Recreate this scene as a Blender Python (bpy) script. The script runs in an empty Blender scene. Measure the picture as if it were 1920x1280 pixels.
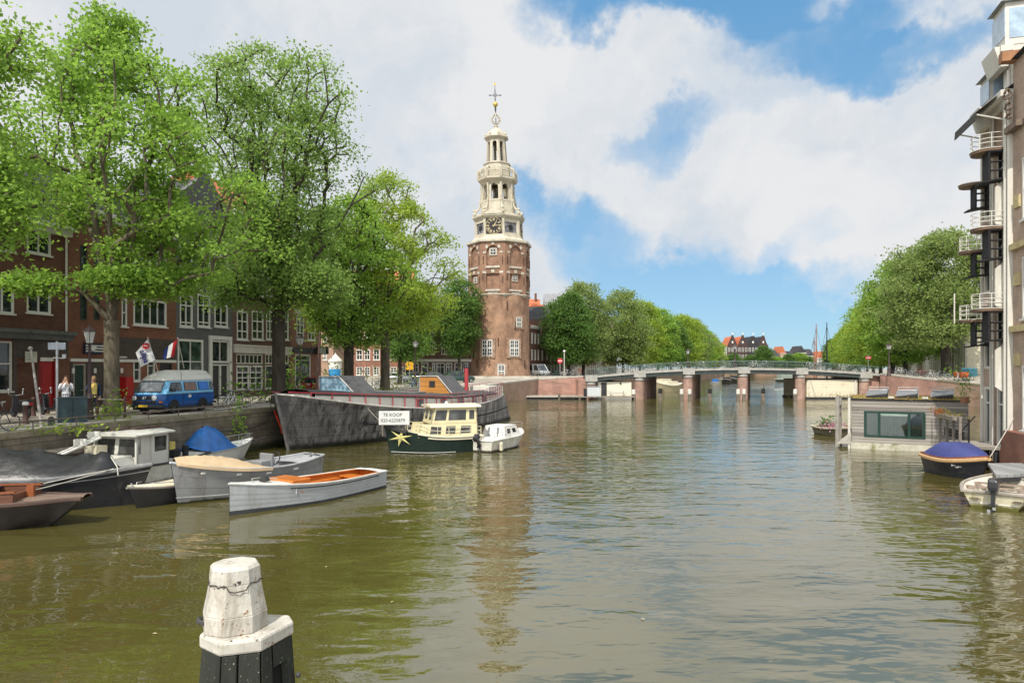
import bpy, bmesh, math, random
import numpy as np
from mathutils import Matrix, Vector
R_ = math.radians
sc = bpy.context.scene
COL = sc.collection
F = 1280.0; HC = 4.5                       # focal length in picture pixels (1920 wide), eye height over the water
def G(px, py, z=0.0):                      # point of the level z seen at a pixel
    d = (HC - z) * F / (py - 690.0); return Vector(((px - 960.0) / F * d, d, z))
def D(px, py, d): return Vector(((px - 960.0) / F * d, d, HC + (690.0 - py) / F * d))
# ------------------------------------------------------------------ mesh builder
class MB:
    def __init__(s, T=None): s.v = []; s.f = []; s.mi = []; s.m = 0; s.T = T; s.warp = None
    def add(s, vs, fs):
        o = len(s.v)
        for p in vs:
            p = Vector(p)
            if s.T is not None: p = s.T @ p
            if s.warp: p = Vector(s.warp(p))
            s.v.append(p)
        for f in fs: s.f.append([i + o for i in f]); s.mi.append(s.m)
    def box(s, x0, x1, y0, y1, z0, z1):
        s.add([(x0,y0,z0),(x1,y0,z0),(x1,y1,z0),(x0,y1,z0),(x0,y0,z1),(x1,y0,z1),(x1,y1,z1),(x0,y1,z1)],
              [(0,3,2,1),(4,5,6,7),(0,1,5,4),(1,2,6,5),(2,3,7,6),(3,0,4,7)]); return s
    def quad(s, a, b, c, d): s.add([a,b,c,d], [(0,1,2,3)]); return s
    def poly(s, pts): s.add(pts, [tuple(range(len(pts)))]); return s
    def extr(s, pts, vec):                 # polygon swept along vec, closed
        n = len(pts); vec = Vector(vec); a = [Vector(p) for p in pts]; b = [p + vec for p in a]
        s.add(a + b, [tuple(range(n))[::-1], tuple(range(n, 2*n))] + [(i, (i+1) % n, (i+1) % n + n, i + n) for i in range(n)]); return s
    def prism(s, poly, z0, z1): return s.extr([(p[0], p[1], z0) for p in poly], (0, 0, z1 - z0))
    def tube(s, pts, r, n=6, closed=False):
        pts = [Vector(p) for p in pts]; k = len(pts); rs = r if isinstance(r, (list, tuple)) else [r] * k
        vs = []; fs = []; prev = None
        for i, p in enumerate(pts):
            if closed: t = pts[(i+1) % k] - pts[i-1]
            else: t = pts[min(i+1, k-1)] - pts[max(i-1, 0)]
            if t.length < 1e-9: t = Vector((0,0,1))
            t.normalize()
            a = Vector((0,0,1)) if abs(t.z) < .9 else Vector((1,0,0))
            if prev is not None and abs(prev.dot(t)) < .95: a = prev
            u = (a - t * a.dot(t)).normalized(); w = t.cross(u); prev = u
            for j in range(n):
                q = 2 * math.pi * j / n; vs.append(p + (u * math.cos(q) + w * math.sin(q)) * rs[i])
        for i in range(k if closed else k - 1):
            for j in range(n):
                a, b = i * n + j, i * n + (j+1) % n; c, d = ((i+1) % k) * n + (j+1) % n, ((i+1) % k) * n + j
                fs.append((a, b, c, d))
        if not closed: fs += [tuple(range(n))[::-1], tuple(range((k-1)*n, k*n))]
        s.add(vs, fs); return s
    def lathe(s, prof, n=16, phase=0.0, c=(0,0), a0=0.0, a1=2*math.pi, caps=True):
        full = abs(a1 - a0 - 2*math.pi) < 1e-6; m = n if full else n + 1; vs = []; fs = []
        for (r, z) in prof:
            for j in range(m):
                q = phase + a0 + (a1 - a0) * j / n; vs.append((c[0] + r*math.cos(q), c[1] + r*math.sin(q), z))
        for i in range(len(prof) - 1):
            for j in range(n):
                b = (j+1) % m if full else j + 1
                fs.append((i*m + j, i*m + b, (i+1)*m + b, (i+1)*m + j))
        if caps: fs += [tuple(range(m))[::-1], tuple(range((len(prof)-1)*m, len(prof)*m))]
        s.add(vs, fs); return s
    def ball(s, c, r, n=10, sz=1.0, sx=1.0, sy=1.0):
        k = max(4, n // 2 + 1); prof = [(max(1e-4, math.sin(math.pi*i/k)), -math.cos(math.pi*i/k)) for i in range(k+1)]
        vs = []; fs = []
        for (a, z) in prof:
            for j in range(n):
                q = 2*math.pi*j/n; vs.append((c[0] + a*r*sx*math.cos(q), c[1] + a*r*sy*math.sin(q), c[2] + z*r*sz))
        for i in range(k):
            for j in range(n): fs.append((i*n+j, i*n+(j+1) % n, (i+1)*n+(j+1) % n, (i+1)*n+j))
        s.add(vs, fs); return s
    def loft(s, rings, closed=True, caps=True):
        n = len(rings[0]); vs = [p for r in rings for p in r]; fs = []
        for i in range(len(rings) - 1):
            for j in range(n if closed else n - 1):
                fs.append((i*n+j, i*n+(j+1) % n, (i+1)*n+(j+1) % n, (i+1)*n+j))
        if caps and closed: fs += [tuple(range(n))[::-1], tuple(range((len(rings)-1)*n, len(rings)*n))]
        s.add(vs, fs); return s
    def arch(s, W, zA, zB, a, z0, zs, th, n=8, flat=False):   # wall panel |x|<W, zA..zB at y=0 with an arched opening |x|<a, z0..zs(+a)
        s.quad((-W,0,zA),(-a,0,zA),(-a,0,zB),(-W,0,zB)); s.quad((a,0,zA),(W,0,zA),(W,0,zB),(a,0,zB))
        if z0 > zA: s.quad((-a,0,zA),(a,0,zA),(a,0,z0),(-a,0,z0))
        arc = [(a,zs),(-a,zs)] if flat else [(a*math.cos(math.pi*i/n), zs + a*math.sin(math.pi*i/n)) for i in range(n+1)]
        for p, q in zip(arc[:-1], arc[1:]):
            s.quad((q[0],0,q[1]),(p[0],0,p[1]),(p[0],0,zB),(q[0],0,zB)); s.quad((q[0],0,q[1]),(q[0],th,q[1]),(p[0],th,p[1]),(p[0],0,p[1]))
        for x in (-a, a): s.quad((x,0,z0),(x,th,z0),(x,th,zs),(x,0,zs))
        s.quad((-a,0,z0),(a,0,z0),(a,th,z0),(-a,th,z0)); return s
    def build(s, name, mats, parent=None, smooth=None, bevel=0, norm=True):
        me = bpy.data.meshes.new(name)
        me.from_pydata([tuple(p) for p in s.v], [], s.f)
        for m in (mats if isinstance(mats, (list, tuple)) else [mats]): me.materials.append(m)
        if any(s.mi): me.polygons.foreach_set('material_index', s.mi)
        if norm:
            bm = bmesh.new(); bm.from_mesh(me); bmesh.ops.recalc_face_normals(bm, faces=bm.faces); bm.to_mesh(me); bm.free()
        if smooth is not None: me.shade_smooth(); me.set_sharp_from_angle(angle=R_(smooth))
        me.update()
        o = bpy.data.objects.new(name, me); COL.objects.link(o)
        if parent is not None: o.parent = parent
        if bevel:
            b = o.modifiers.new('bevel', 'BEVEL'); b.width = bevel; b.segments = 2; b.limit_method = 'ANGLE'; b.angle_limit = R_(35)
        return o
def tag(o, label, cat, group=None):
    o['label'] = label; o['category'] = cat
    if group: o['group'] = group
    return o
def thing(name, label, cat, loc=(0,0,0), rz=0.0, group=None):
    o = bpy.data.objects.new(name, None); COL.objects.link(o); o.location = loc; o.rotation_euler = (0,0,rz); o.empty_display_size = .2
    return tag(o, label, cat, group)
def struct(o): o['kind'] = 'structure'; return o
def relabel(o, label): o['label'] = label; return o
def copy_tree(o, parent=None):
    c = o.copy(); COL.objects.link(c)
    if parent is not None: c.parent = parent
    for ch in list(o.children): copy_tree(ch, c)
    return c
def text_mesh(txt, size, depth=.004, align='CENTER', shear=0.0, weight=0.0):
    cu = bpy.data.curves.new('lettering', 'FONT'); cu.body = txt; cu.size = size; cu.extrude = depth; cu.align_x = align; cu.align_y = 'CENTER'
    cu.shear = shear; cu.offset = weight; cu.resolution_u = 3
    o = bpy.data.objects.new('lettering', cu); COL.objects.link(o)
    bpy.context.view_layer.update()
    me = bpy.data.meshes.new_from_object(o.evaluated_get(bpy.context.evaluated_depsgraph_get()))
    bpy.data.objects.remove(o); return me
def text_obj(name, txt, size, mat, parent, M, **k):
    me = text_mesh(txt, size, **k); me.transform(M); me.materials.clear(); me.materials.append(mat)
    o = bpy.data.objects.new(name, me); COL.objects.link(o); o.parent = parent; return o
UPRIGHT = Matrix.Rotation(R_(90), 4, 'X')        # lettering standing in the xz plane, read from -y
# ------------------------------------------------------------------ materials
MATS = {}
def nodes_of(m): m.use_nodes = True; return m.node_tree, m.node_tree.nodes, m.node_tree.links
def mix_rgb(nt, fac, a, b):
    n = nt.nodes.new('ShaderNodeMix'); n.data_type = 'RGBA'
    for i, x in ((0, fac), (6, a), (7, b)):
        if hasattr(x, 'is_linked') or hasattr(x, 'links'): nt.links.new(x, n.inputs[i])
        else: n.inputs[i].default_value = x if i == 0 else (*x, 1)
    return n.outputs[2]
def noise_node(nt, vec, scale, detail=4, rough=.6, stretch=None, dist=0.0):
    if stretch:
        mp = nt.nodes.new('ShaderNodeMapping'); mp.inputs['Scale'].default_value = stretch; nt.links.new(vec, mp.inputs[0]); vec = mp.outputs[0]
    n = nt.nodes.new('ShaderNodeTexNoise'); n.inputs['Scale'].default_value = scale; n.inputs['Detail'].default_value = detail; n.inputs['Roughness'].default_value = rough
    n.inputs['Distortion'].default_value = dist; nt.links.new(vec, n.inputs['Vector']); return n.outputs[0]
def ramp(nt, x, lo, hi, smooth=True):
    n = nt.nodes.new('ShaderNodeMapRange'); n.interpolation_type = 'SMOOTHSTEP' if smooth else 'LINEAR'
    n.inputs[1].default_value = lo; n.inputs[2].default_value = hi; nt.links.new(x, n.inputs[0]); return n.outputs[0]
def math_node(nt, op, a, b=None, c=None):
    n = nt.nodes.new('ShaderNodeMath'); n.operation = op
    for i, x in enumerate((a, b, c)):
        if x is None: continue
        if hasattr(x, 'links'): nt.links.new(x, n.inputs[i])
        else: n.inputs[i].default_value = x
    return n.outputs[0]
def M(name, col, rough=.6, metal=0.0, var=.18, scale=2.5, bump=0.0, bscale=25, dirt=None, dscale=1.5, dlo=.5, dhi=.72, stretch=None, dstretch=None, spec=.4, coat=0.0):
    if name in MATS: return MATS[name]
    m = bpy.data.materials.new(name); nt, N, L = nodes_of(m); b = N['Principled BSDF']
    b.inputs['Roughness'].default_value = rough; b.inputs['Metallic'].default_value = metal; b.inputs['Specular IOR Level'].default_value = spec
    b.inputs['Coat Weight'].default_value = coat
    tc = N.new('ShaderNodeTexCoord').outputs['Object']
    n1 = noise_node(nt, tc, scale, 5, .65, stretch)
    c = mix_rgb(nt, ramp(nt, n1, .3, .7), tuple(max(0, x*(1-var)) for x in col), tuple(min(1, x*(1+var)) for x in col))
    if dirt is not None:
        n2 = noise_node(nt, tc, dscale, 6, .7, dstretch, .4)
        c = mix_rgb(nt, ramp(nt, n2, dlo, dhi), c, dirt)
    L.new(c, b.inputs['Base Color'])
    if bump:
        n3 = noise_node(nt, tc, bscale, 5, .6, stretch); bp = N.new('ShaderNodeBump'); bp.inputs['Strength'].default_value = bump; bp.inputs['Distance'].default_value = .02
        L.new(n3, bp.inputs['Height']); L.new(bp.outputs[0], b.inputs['Normal'])
    MATS[name] = m; return m
def scum(m, top=.10, col=(.03,.03,.012)):      # weed and dirt left along the waterline
    nt = m.node_tree; b = nt.nodes['Principled BSDF']; src = b.inputs['Base Color'].links[0].from_socket; tc = nt.nodes.new('ShaderNodeTexCoord').outputs['Object']; sx = nt.nodes.new('ShaderNodeSeparateXYZ'); nt.links.new(tc, sx.inputs[0])
    f = ramp(nt, math_node(nt, 'SUBTRACT', sx.outputs[2], math_node(nt, 'MULTIPLY', noise_node(nt, tc, 3.5, 5, .65, (1,1,.3)), top*1.6)), top*.5, -top*.35)
    nt.links.new(mix_rgb(nt, f, src, col), b.inputs['Base Color']); return m
def BR(name, c1, c2, mortar, row=.085, width=.24, var=.25, rough=.85, vscale=.6, soot=None):   # bricks laid in courses along the wall
    if name in MATS: return MATS[name]
    m = bpy.data.materials.new(name); nt, N, L = nodes_of(m); b = N['Principled BSDF']; b.inputs['Roughness'].default_value = rough; b.inputs['Specular IOR Level'].default_value = .25
    tc = N.new('ShaderNodeTexCoord').outputs['Object']; sx = N.new('ShaderNodeSeparateXYZ'); L.new(tc, sx.inputs[0])
    cb = N.new('ShaderNodeCombineXYZ'); L.new(math_node(nt, 'ADD', sx.outputs[0], sx.outputs[1]), cb.inputs[0]); L.new(sx.outputs[2], cb.inputs[1])
    t = N.new('ShaderNodeTexBrick'); L.new(cb.outputs[0], t.inputs['Vector']); t.inputs['Scale'].default_value = 1.0
    t.inputs['Brick Width'].default_value = width; t.inputs['Row Height'].default_value = row; t.inputs['Mortar Size'].default_value = .011
    t.inputs['Color1'].default_value = (*c1, 1); t.inputs['Color2'].default_value = (*c2, 1); t.inputs['Mortar'].default_value = (*mortar, 1); t.inputs['Bias'].default_value = -.1
    n1 = noise_node(nt, tc, vscale, 6, .65)
    mul = N.new('ShaderNodeMix'); mul.data_type = 'RGBA'; mul.blend_type = 'MULTIPLY'; mul.inputs[0].default_value = 1
    L.new(t.outputs['Color'], mul.inputs[6]); L.new(mix_rgb(nt, ramp(nt, n1, .3, .7), (1-var,)*3, (1+var,)*3), mul.inputs[7]); c = mul.outputs[2]
    if soot: c = mix_rgb(nt, ramp(nt, noise_node(nt, tc, .9, 6, .7, (1,1,.25)), .55, .75), c, soot)
    L.new(c, b.inputs['Base Color']); bp = N.new('ShaderNodeBump'); bp.inputs['Strength'].default_value = .3; bp.inputs['Distance'].default_value = .01
    L.new(t.outputs['Fac'], bp.inputs['Height']); bp.invert = True; L.new(bp.outputs[0], b.inputs['Normal'])
    MATS[name] = m; return m
def GLASS(name, col=(.012,.016,.016), rough=.04):
    if name in MATS: return MATS[name]
    m = bpy.data.materials.new(name); nt, N, L = nodes_of(m); b = N['Principled BSDF']; b.inputs['Roughness'].default_value = rough; b.inputs['Specular IOR Level'].default_value = .7
    tc = N.new('ShaderNodeTexCoord').outputs['Object']
    L.new(mix_rgb(nt, ramp(nt, noise_node(nt, tc, 1.3, 3), .4, .65), col, tuple(min(1, x*2.6+.012) for x in col)), b.inputs['Base Color'])
    bp = N.new('ShaderNodeBump'); bp.inputs['Strength'].default_value = .05; bp.inputs['Distance'].default_value = .05; L.new(noise_node(nt, tc, 1.1, 2), bp.inputs['Height']); L.new(bp.outputs[0], b.inputs['Normal'])
    MATS[name] = m; return m
def LEAF(name, dark, light, trans):
    if name in MATS: return MATS[name]
    m = bpy.data.materials.new(name); nt, N, L = nodes_of(m); b = N['Principled BSDF']; b.inputs['Roughness'].default_value = .55; b.inputs['Specular IOR Level'].default_value = .25
    g = N.new('ShaderNodeNewGeometry'); oi = N.new('ShaderNodeObjectInfo')
    tc = N.new('ShaderNodeTexCoord').outputs['Object']
    f = math_node(nt, 'ADD', math_node(nt, 'MULTIPLY', g.outputs['Random Per Island'], .6), math_node(nt, 'MULTIPLY', noise_node(nt, tc, .7, 4), .62))
    f = ramp(nt, f, .2, .95, False); c = mix_rgb(nt, f, dark, light); L.new(c, b.inputs['Base Color'])
    tl = N.new('ShaderNodeBsdfTranslucent'); L.new(mix_rgb(nt, f, tuple(x*.75 for x in trans), trans), tl.inputs[0])
    ms = N.new('ShaderNodeMixShader'); ms.inputs[0].default_value = .5; L.new(b.outputs[0], ms.inputs[1]); L.new(tl.outputs[0], ms.inputs[2])
    L.new(ms.outputs[0], N['Material Output'].inputs['Surface']); MATS[name] = m; return m
def PLANK(name, col, pitch=.15, axis=2, gap=(.02,.015,.012), var=.3, rough=.75, grain=(1,1,12), dirt=None, gw=.06):   # boards: colour per board, dark joints
    if name in MATS: return MATS[name]
    m = bpy.data.materials.new(name); nt, N, L = nodes_of(m); b = N['Principled BSDF']; b.inputs['Roughness'].default_value = rough; b.inputs['Specular IOR Level'].default_value = .25
    tc = N.new('ShaderNodeTexCoord').outputs['Object']; sx = N.new('ShaderNodeSeparateXYZ'); L.new(tc, sx.inputs[0])
    q = math_node(nt, 'DIVIDE', sx.outputs[axis], pitch); fl = math_node(nt, 'FLOOR', q); fr = math_node(nt, 'FRACT', q)
    wn = N.new('ShaderNodeTexWhiteNoise'); wn.noise_dimensions = '1D'; L.new(fl, wn.inputs['W'])
    f = math_node(nt, 'ADD', math_node(nt, 'MULTIPLY', wn.outputs[0], .6), math_node(nt, 'MULTIPLY', noise_node(nt, tc, 1.6, 5, .65, grain), .6))
    c = mix_rgb(nt, ramp(nt, f, .2, .95, False), tuple(x*(1-var) for x in col), tuple(min(1, x*(1+var)) for x in col))
    if dirt: c = mix_rgb(nt, ramp(nt, noise_node(nt, tc, 1.2, 6, .7), .52, .75), c, dirt)
    edge = math_node(nt, 'LESS_THAN', fr, gw); c = mix_rgb(nt, edge, c, gap); L.new(c, b.inputs['Base Color'])
    bp = N.new('ShaderNodeBump'); bp.inputs['Strength'].default_value = .5; bp.inputs['Distance'].default_value = .01; bp.invert = True; L.new(edge, bp.inputs['Height']); L.new(bp.outputs[0], b.inputs['Normal'])
    MATS[name] = m; return m
white = M('white_paint', (.62,.605,.56), .5, var=.06, dirt=(.48,.45,.38), dlo=.62, dhi=.9)
cream = M('cream_paint', (.60,.55,.41), .5, var=.08, dirt=(.42,.38,.26), dlo=.6, dhi=.85)
offwhite = M('weathered_white', (.55,.53,.48), .55, var=.1, dirt=(.3,.28,.22), dlo=.6, dhi=.82)
black = M('black_metal', (.014,.014,.015), .75, var=.3)
dark = M('dark_paint', (.03,.03,.032), .5, var=.3)
grey = M('grey_metal', (.26,.27,.28), .45, .3, var=.12)
steel = M('galvanised_steel', (.42,.43,.43), .4, .7, var=.1)
rubber = M('rubber', (.02,.02,.021), .8, var=.3)
chrome = M('chrome', (.6,.6,.6), .15, 1.0, var=.05)
stone = M('pale_stone', (.42,.39,.33), .85, var=.15, dirt=(.2,.18,.14), dlo=.55, dhi=.8)
glass = GLASS('window_glass'); glass_green = GLASS('green_window_glass', (.02,.035,.028)); 
# ------------------------------------------------------------------ camera, light, sky
cam = bpy.data.cameras.new('camera'); cam.lens = 24; cam.sensor_width = 36; cam.shift_y = 50/1920; cam.clip_end = 6000; cam.clip_start = .1
co = bpy.data.objects.new('camera', cam); COL.objects.link(co); co.location = (0,0,HC); co.rotation_euler = (R_(90),0,0); sc.camera = co
SUN_EL, SUN_AZ = 52, 201                     # compass-like: 0 = +y, clockwise; the sun stands behind the viewer's left shoulder
sv = Vector((math.sin(R_(SUN_AZ))*math.cos(R_(SUN_EL)), math.cos(R_(SUN_AZ))*math.cos(R_(SUN_EL)), math.sin(R_(SUN_EL))))
sl = bpy.data.lights.new('sun', 'SUN'); sl.energy = 3.2; sl.angle = R_(.6); sl.color = (1,.94,.84)
so = bpy.data.objects.new('sun', sl); COL.objects.link(so); so.rotation_euler = (-sv).to_track_quat('-Z','Y').to_euler(); so.location = (0,0,80)
w = bpy.data.worlds.new('World'); sc.world = w; w.use_nodes = True; nt = w.node_tree; N = nt.nodes; L = nt.links
bg = N['Background']; bg.inputs[1].default_value = .15
sky = N.new('ShaderNodeTexSky'); sky.sky_type = 'NISHITA'; sky.sun_disc = False; sky.sun_elevation = R_(SUN_EL); sky.sun_rotation = R_(SUN_AZ); sky.air_density = 1.0; sky.dust_density = .0; sky.ozone_density = 2.2
tc = N.new('ShaderNodeTexCoord').outputs['Generated']
# clouds: noise over the sky dome plus a few clearings in set directions
wn = N.new('ShaderNodeTexNoise'); wn.inputs['Scale'].default_value = 4.2; wn.inputs['Detail'].default_value = 6; wn.inputs['Roughness'].default_value = .6; L.new(tc, wn.inputs['Vector'])
off = N.new('ShaderNodeVectorMath'); off.operation = 'MULTIPLY_ADD'; L.new(wn.outputs['Color'], off.inputs[0]); off.inputs[1].default_value = (.3,.3,.3); off.inputs[2].default_value = (-.15,-.15,-.15)
dv = N.new('ShaderNodeVectorMath'); dv.operation = 'ADD'; L.new(tc, dv.inputs[0]); L.new(off.outputs[0], dv.inputs[1]); dirv = dv.outputs[0]
def hole(px, py, rx, ry, amt, tilt=0.0):      # an opening in the cloud in the compass direction / height of a picture point
    d = Vector(((px-960)/F, 1, (690-py)/F)); l = d.length; d = d / l; u = Vector((d.y, -d.x, 0)).normalized(); v = u.cross(d); v = v if v.z > 0 else -v
    c_, s_ = math.cos(R_(tilt)), math.sin(R_(tilt)); u, v = u*c_ + v*s_, v*c_ - u*s_
    o = []
    for ax, r in ((u, rx), (v, ry)):
        dp = N.new('ShaderNodeVectorMath'); dp.operation = 'DOT_PRODUCT'; L.new(dirv, dp.inputs[0]); dp.inputs[1].default_value = ax
        q = math_node(nt, 'DIVIDE', math_node(nt, 'SUBTRACT', dp.outputs['Value'], 0.0), r / F / l); o.append(math_node(nt, 'MULTIPLY', q, q))
    f = N.new('ShaderNodeVectorMath'); f.operation = 'DOT_PRODUCT'; L.new(dirv, f.inputs[0]); f.inputs[1].default_value = d
    e = math_node(nt, 'ADD', o[0], o[1]); mr = N.new('ShaderNodeMapRange'); mr.interpolation_type = 'SMOOTHSTEP'; L.new(e, mr.inputs[0]); mr.inputs[1].default_value = 0; mr.inputs[2].default_value = 1; mr.inputs[3].default_value = amt; mr.inputs[4].default_value = 0
    return math_node(nt, 'MULTIPLY', mr.outputs[0], math_node(nt, 'GREATER_THAN', f.outputs['Value'], 0.0))
holes = [hole(1240, -10, 400, 105, 1.1, 0), hole(1560, 60, 280, 90, .8, 0), hole(1420, 190, 160, 70, .3, 15), hole(1225, 245, 120, 62, .52, 10), hole(1690, 120, 200, 60, .75, 0), hole(1120, 470, 230, 120, .85, -20),
         hole(1390, 615, 360, 125, 1.0, 4), hole(1300, 540, 230, 120, .8, 0), hole(1560, 655, 150, 90, .6, 0), hole(1520, 470, 110, 50, .45, 0), hole(960, 640, 300, 60, .5, 0), hole(1020, 400, 100, 60, .3, 0)]
tot = holes[0]
for h in holes[1:]: tot = math_node(nt, 'ADD', tot, h)
# behind the viewer and overhead: broken cloud
n1 = noise_node(nt, tc, 3.1, 7, .58); n2 = noise_node(nt, tc, 9.0, 5, .6)
dens = math_node(nt, 'SUBTRACT', math_node(nt, 'ADD', .98, math_node(nt, 'MULTIPLY', math_node(nt, 'SUBTRACT', n1, .5), 1.8)), tot)
dens = math_node(nt, 'ADD', dens, math_node(nt, 'MULTIPLY', math_node(nt, 'SUBTRACT', n2, .5), .62))
cov = ramp(nt, dens, -.02, .95)
n3 = noise_node(nt, dirv, 3.6, 6, .55)
shade = mix_rgb(nt, ramp(nt, n3, .36, .62), (2.8,3.05,3.35), (3.55,3.59,3.65))
sep = N.new('ShaderNodeSeparateXYZ'); L.new(tc, sep.inputs[0]); pale_sky = mix_rgb(nt, ramp(nt, sep.outputs[2], 0.0, .5, False), (1.45,2.35,3.05), (.55,1.55,2.70))
skyc = N.new('ShaderNodeMix'); skyc.data_type = 'RGBA'; skyc.blend_type = 'MULTIPLY'; skyc.inputs[0].default_value = 1; L.new(sky.outputs[0], skyc.inputs[6]); skyc.inputs[7].default_value = (.62,.80,.98,1)
# clouds on the sun's side are brightened further, added as soft fill light
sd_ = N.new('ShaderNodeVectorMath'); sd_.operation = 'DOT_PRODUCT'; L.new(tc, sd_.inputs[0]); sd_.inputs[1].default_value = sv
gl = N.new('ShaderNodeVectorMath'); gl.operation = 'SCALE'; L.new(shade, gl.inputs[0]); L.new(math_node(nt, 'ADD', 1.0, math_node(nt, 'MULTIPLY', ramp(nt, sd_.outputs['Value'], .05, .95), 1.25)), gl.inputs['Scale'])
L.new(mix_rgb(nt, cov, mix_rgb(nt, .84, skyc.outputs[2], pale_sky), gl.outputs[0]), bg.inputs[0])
vs_ = sc.view_settings; vs_.view_transform = 'Standard'; vs_.look = 'None'; vs_.exposure = 0.62; vs_.gamma = 1.0; vs_.use_curve_mapping = False
sc.render.engine = 'CYCLES'; sc.cycles.max_bounces = 6; sc.cycles.diffuse_bounces = 4; sc.cycles.glossy_bounces = 3; sc.cycles.transmission_bounces = 4; sc.cycles.transparent_max_bounces = 6
sc.cycles.use_denoising = True; sc.cycles.sample_clamp_indirect = 8
# ------------------------------------------------------------------ water and land
def Q(y): return -17.6 + .246*(y - 23.5)         # left quay edge
def water_mat():
    m = bpy.data.materials.new('canal_water'); nt, N, L = nodes_of(m); b = N['Principled BSDF']
    tc = N.new('ShaderNodeTexCoord').outputs['Object']
    c = mix_rgb(nt, ramp(nt, noise_node(nt, tc, .12, 3), .35, .65), (.062,.054,.014), (.078,.068,.019)); L.new(c, b.inputs['Base Color'])
    b.inputs['Roughness'].default_value = .015; b.inputs['IOR'].default_value = 2.5; b.inputs['Specular IOR Level'].default_value = .5
    a = noise_node(nt, tc, 1.0, 1, .4, (.42,.95,1), .6); c2 = noise_node(nt, tc, 4.2, 1.5, .5, (.45,1,1), .4); e = noise_node(nt, tc, .35, 2, .5, (.5,1,1))
    wy = N.new('ShaderNodeSeparateXYZ'); L.new(tc, wy.inputs[0])      # sheltered water near the viewer's bridge
    # calmer and rougher patches
    p = ramp(nt, noise_node(nt, tc, .055, 3, .5, (.7,1,1)), .35, .65)
    hgt = math_node(nt, 'ADD', math_node(nt, 'MULTIPLY', a, .09), math_node(nt, 'MULTIPLY', math_node(nt, 'MULTIPLY', c2, math_node(nt, 'ADD', .45, p)), math_node(nt, 'ADD', .019, math_node(nt, 'MULTIPLY', ramp(nt, wy.outputs[1], 8, 40), .024)))); hgt = math_node(nt, 'ADD', hgt, math_node(nt, 'MULTIPLY', e, .06))
    bp = N.new('ShaderNodeBump'); bp.inputs['Strength'].default_value = .6; bp.inputs['Distance'].default_value = 1.0; L.new(hgt, bp.inputs['Height']); L.new(bp.outputs[0], b.inputs['Normal'])
    return m
mb = MB(); mb.quad((-900,-300,0),(1500,-300,0),(1500,2500,0),(-900,2500,0)); water = struct(mb.build('water', water_mat(), norm=False))
pave = BR('brick_paving', (.30,.265,.22), (.24,.21,.18), (.15,.13,.11), .1, .2, .2, vscale=.4)
pave_m = M('street_paving', (.30,.27,.225), .9, var=.22, scale=.6, bump=.3, bscale=9, dirt=(.17,.15,.12), dscale=.35, dlo=.5, dhi=.7)
LE = [(Q(-60),-60,2.2),(Q(20),20,2.2),(Q(60),60,2.2),(Q(94),94,2.6),(4.0,103.6,2.9),(10.9,104.2,3.3),(14.5,111,3.2),(14.5+.38*49,160,2.8),(14.5+.38*289,400,2.6),(132,404,2.6),(260,406,2.6),(600,700,2.6),(900,2400,2.6)]
mb = MB()
for a, b in zip(LE[:-1], LE[1:]): mb.quad((-900,a[1],a[2]),(a[0],a[1],a[2]),(b[0],b[1],b[2]),(-900,b[1],b[2]))
struct(mb.build('ground', pave_m))
RE = [(24.5,-60,2.4),(22.6,31.9,2.4),(55,79,2.5),(53.2,98.6,3.7),(56.5,111,3.5),(56.5+.45*49,160,2.9),(56.5+.45*294,405,2.6)]
mb = MB()
for a, b in zip(RE[:-1], RE[1:]): mb.quad((a[0],a[1],a[2]),(1400,a[1],a[2]),(1400,b[1],b[2]),(b[0],b[1],b[2]))
struct(mb.build('street', pave_m))
mossy = scum(BR('mossy_quay_stone', (.16,.135,.10), (.115,.098,.072), (.06,.052,.04), .36, .85, .3, vscale=1.1, soot=(.085,.095,.035)), .35, (.03,.035,.014))
coping = M('quay_coping', (.19,.165,.115), .9, var=.2, bump=.3, dirt=(.11,.115,.035), dlo=.5, dhi=.66)
pinkwall = M('pink_quay_brick', (.36,.205,.16), .9, var=.22, scale=.6, bump=.4, bscale=12, dirt=(.2,.13,.1), dscale=.25, dlo=.5, dhi=.7, dstretch=(1,1,3))
tanwall = M('tan_quay_brick', (.30,.20,.145), .9, var=.2, scale=.5, bump=.4, bscale=12, dirt=(.2,.17,.07), dscale=.3, dlo=.5, dhi=.7)
def quay(name, pts, mat, label, cope=coping, cw=.55, proud=.06):     # wall under a run of the quay edge with a coping on top
    r = thing(name, label, 'quay wall'); a = MB(); c = MB()
    for p, q in zip(pts[:-1], pts[1:]):
        d = Vector((q[0]-p[0], q[1]-p[1], 0)); d.normalize(); n = Vector((d.y, -d.x, 0))
        def off(v, k, z): return (v[0] + n.x*k, v[1] + n.y*k, z)
        a.quad(off(p,.02,-1.5), off(q,.02,-1.5), off(q,.02,q[2]-.12), off(p,.02,p[2]-.12))
        c.add([off(p,proud,p[2]-.16), off(q,proud,q[2]-.16), off(q,proud,q[2]+.06), off(p,proud,p[2]+.06), off(p,-cw,p[2]+.06), off(q,-cw,q[2]+.06), off(p,-cw,p[2]-.1), off(q,-cw,q[2]-.1)],
              [(0,1,2,3),(3,2,5,4),(4,5,7,6),(0,6,7,1),(0,3,4,6),(1,7,5,2)])
    a.build('wall_face', mat, r); c.build('coping', cope, r); return r
quay('quay_wall', [(Q(-60),-60,2.2),(Q(20),20,2.2),(Q(60),60,2.2),(Q(80),80,2.4)], mossy, 'mossy dark stone quay wall behind the row of moored boats')
quay('quay_wall', [(Q(80),80,2.4),(Q(94),94,2.6),(4.0,103.6,2.9)], tanwall, 'tan stone quay wall at the foot of the tower, behind the barge stern', stone)
quay('quay_wall', [(4.0,103.6,2.9),(10.9,104.2,3.3)], pinkwall, 'pinkish brick quay wall between the tower and the bridge', stone)
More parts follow.
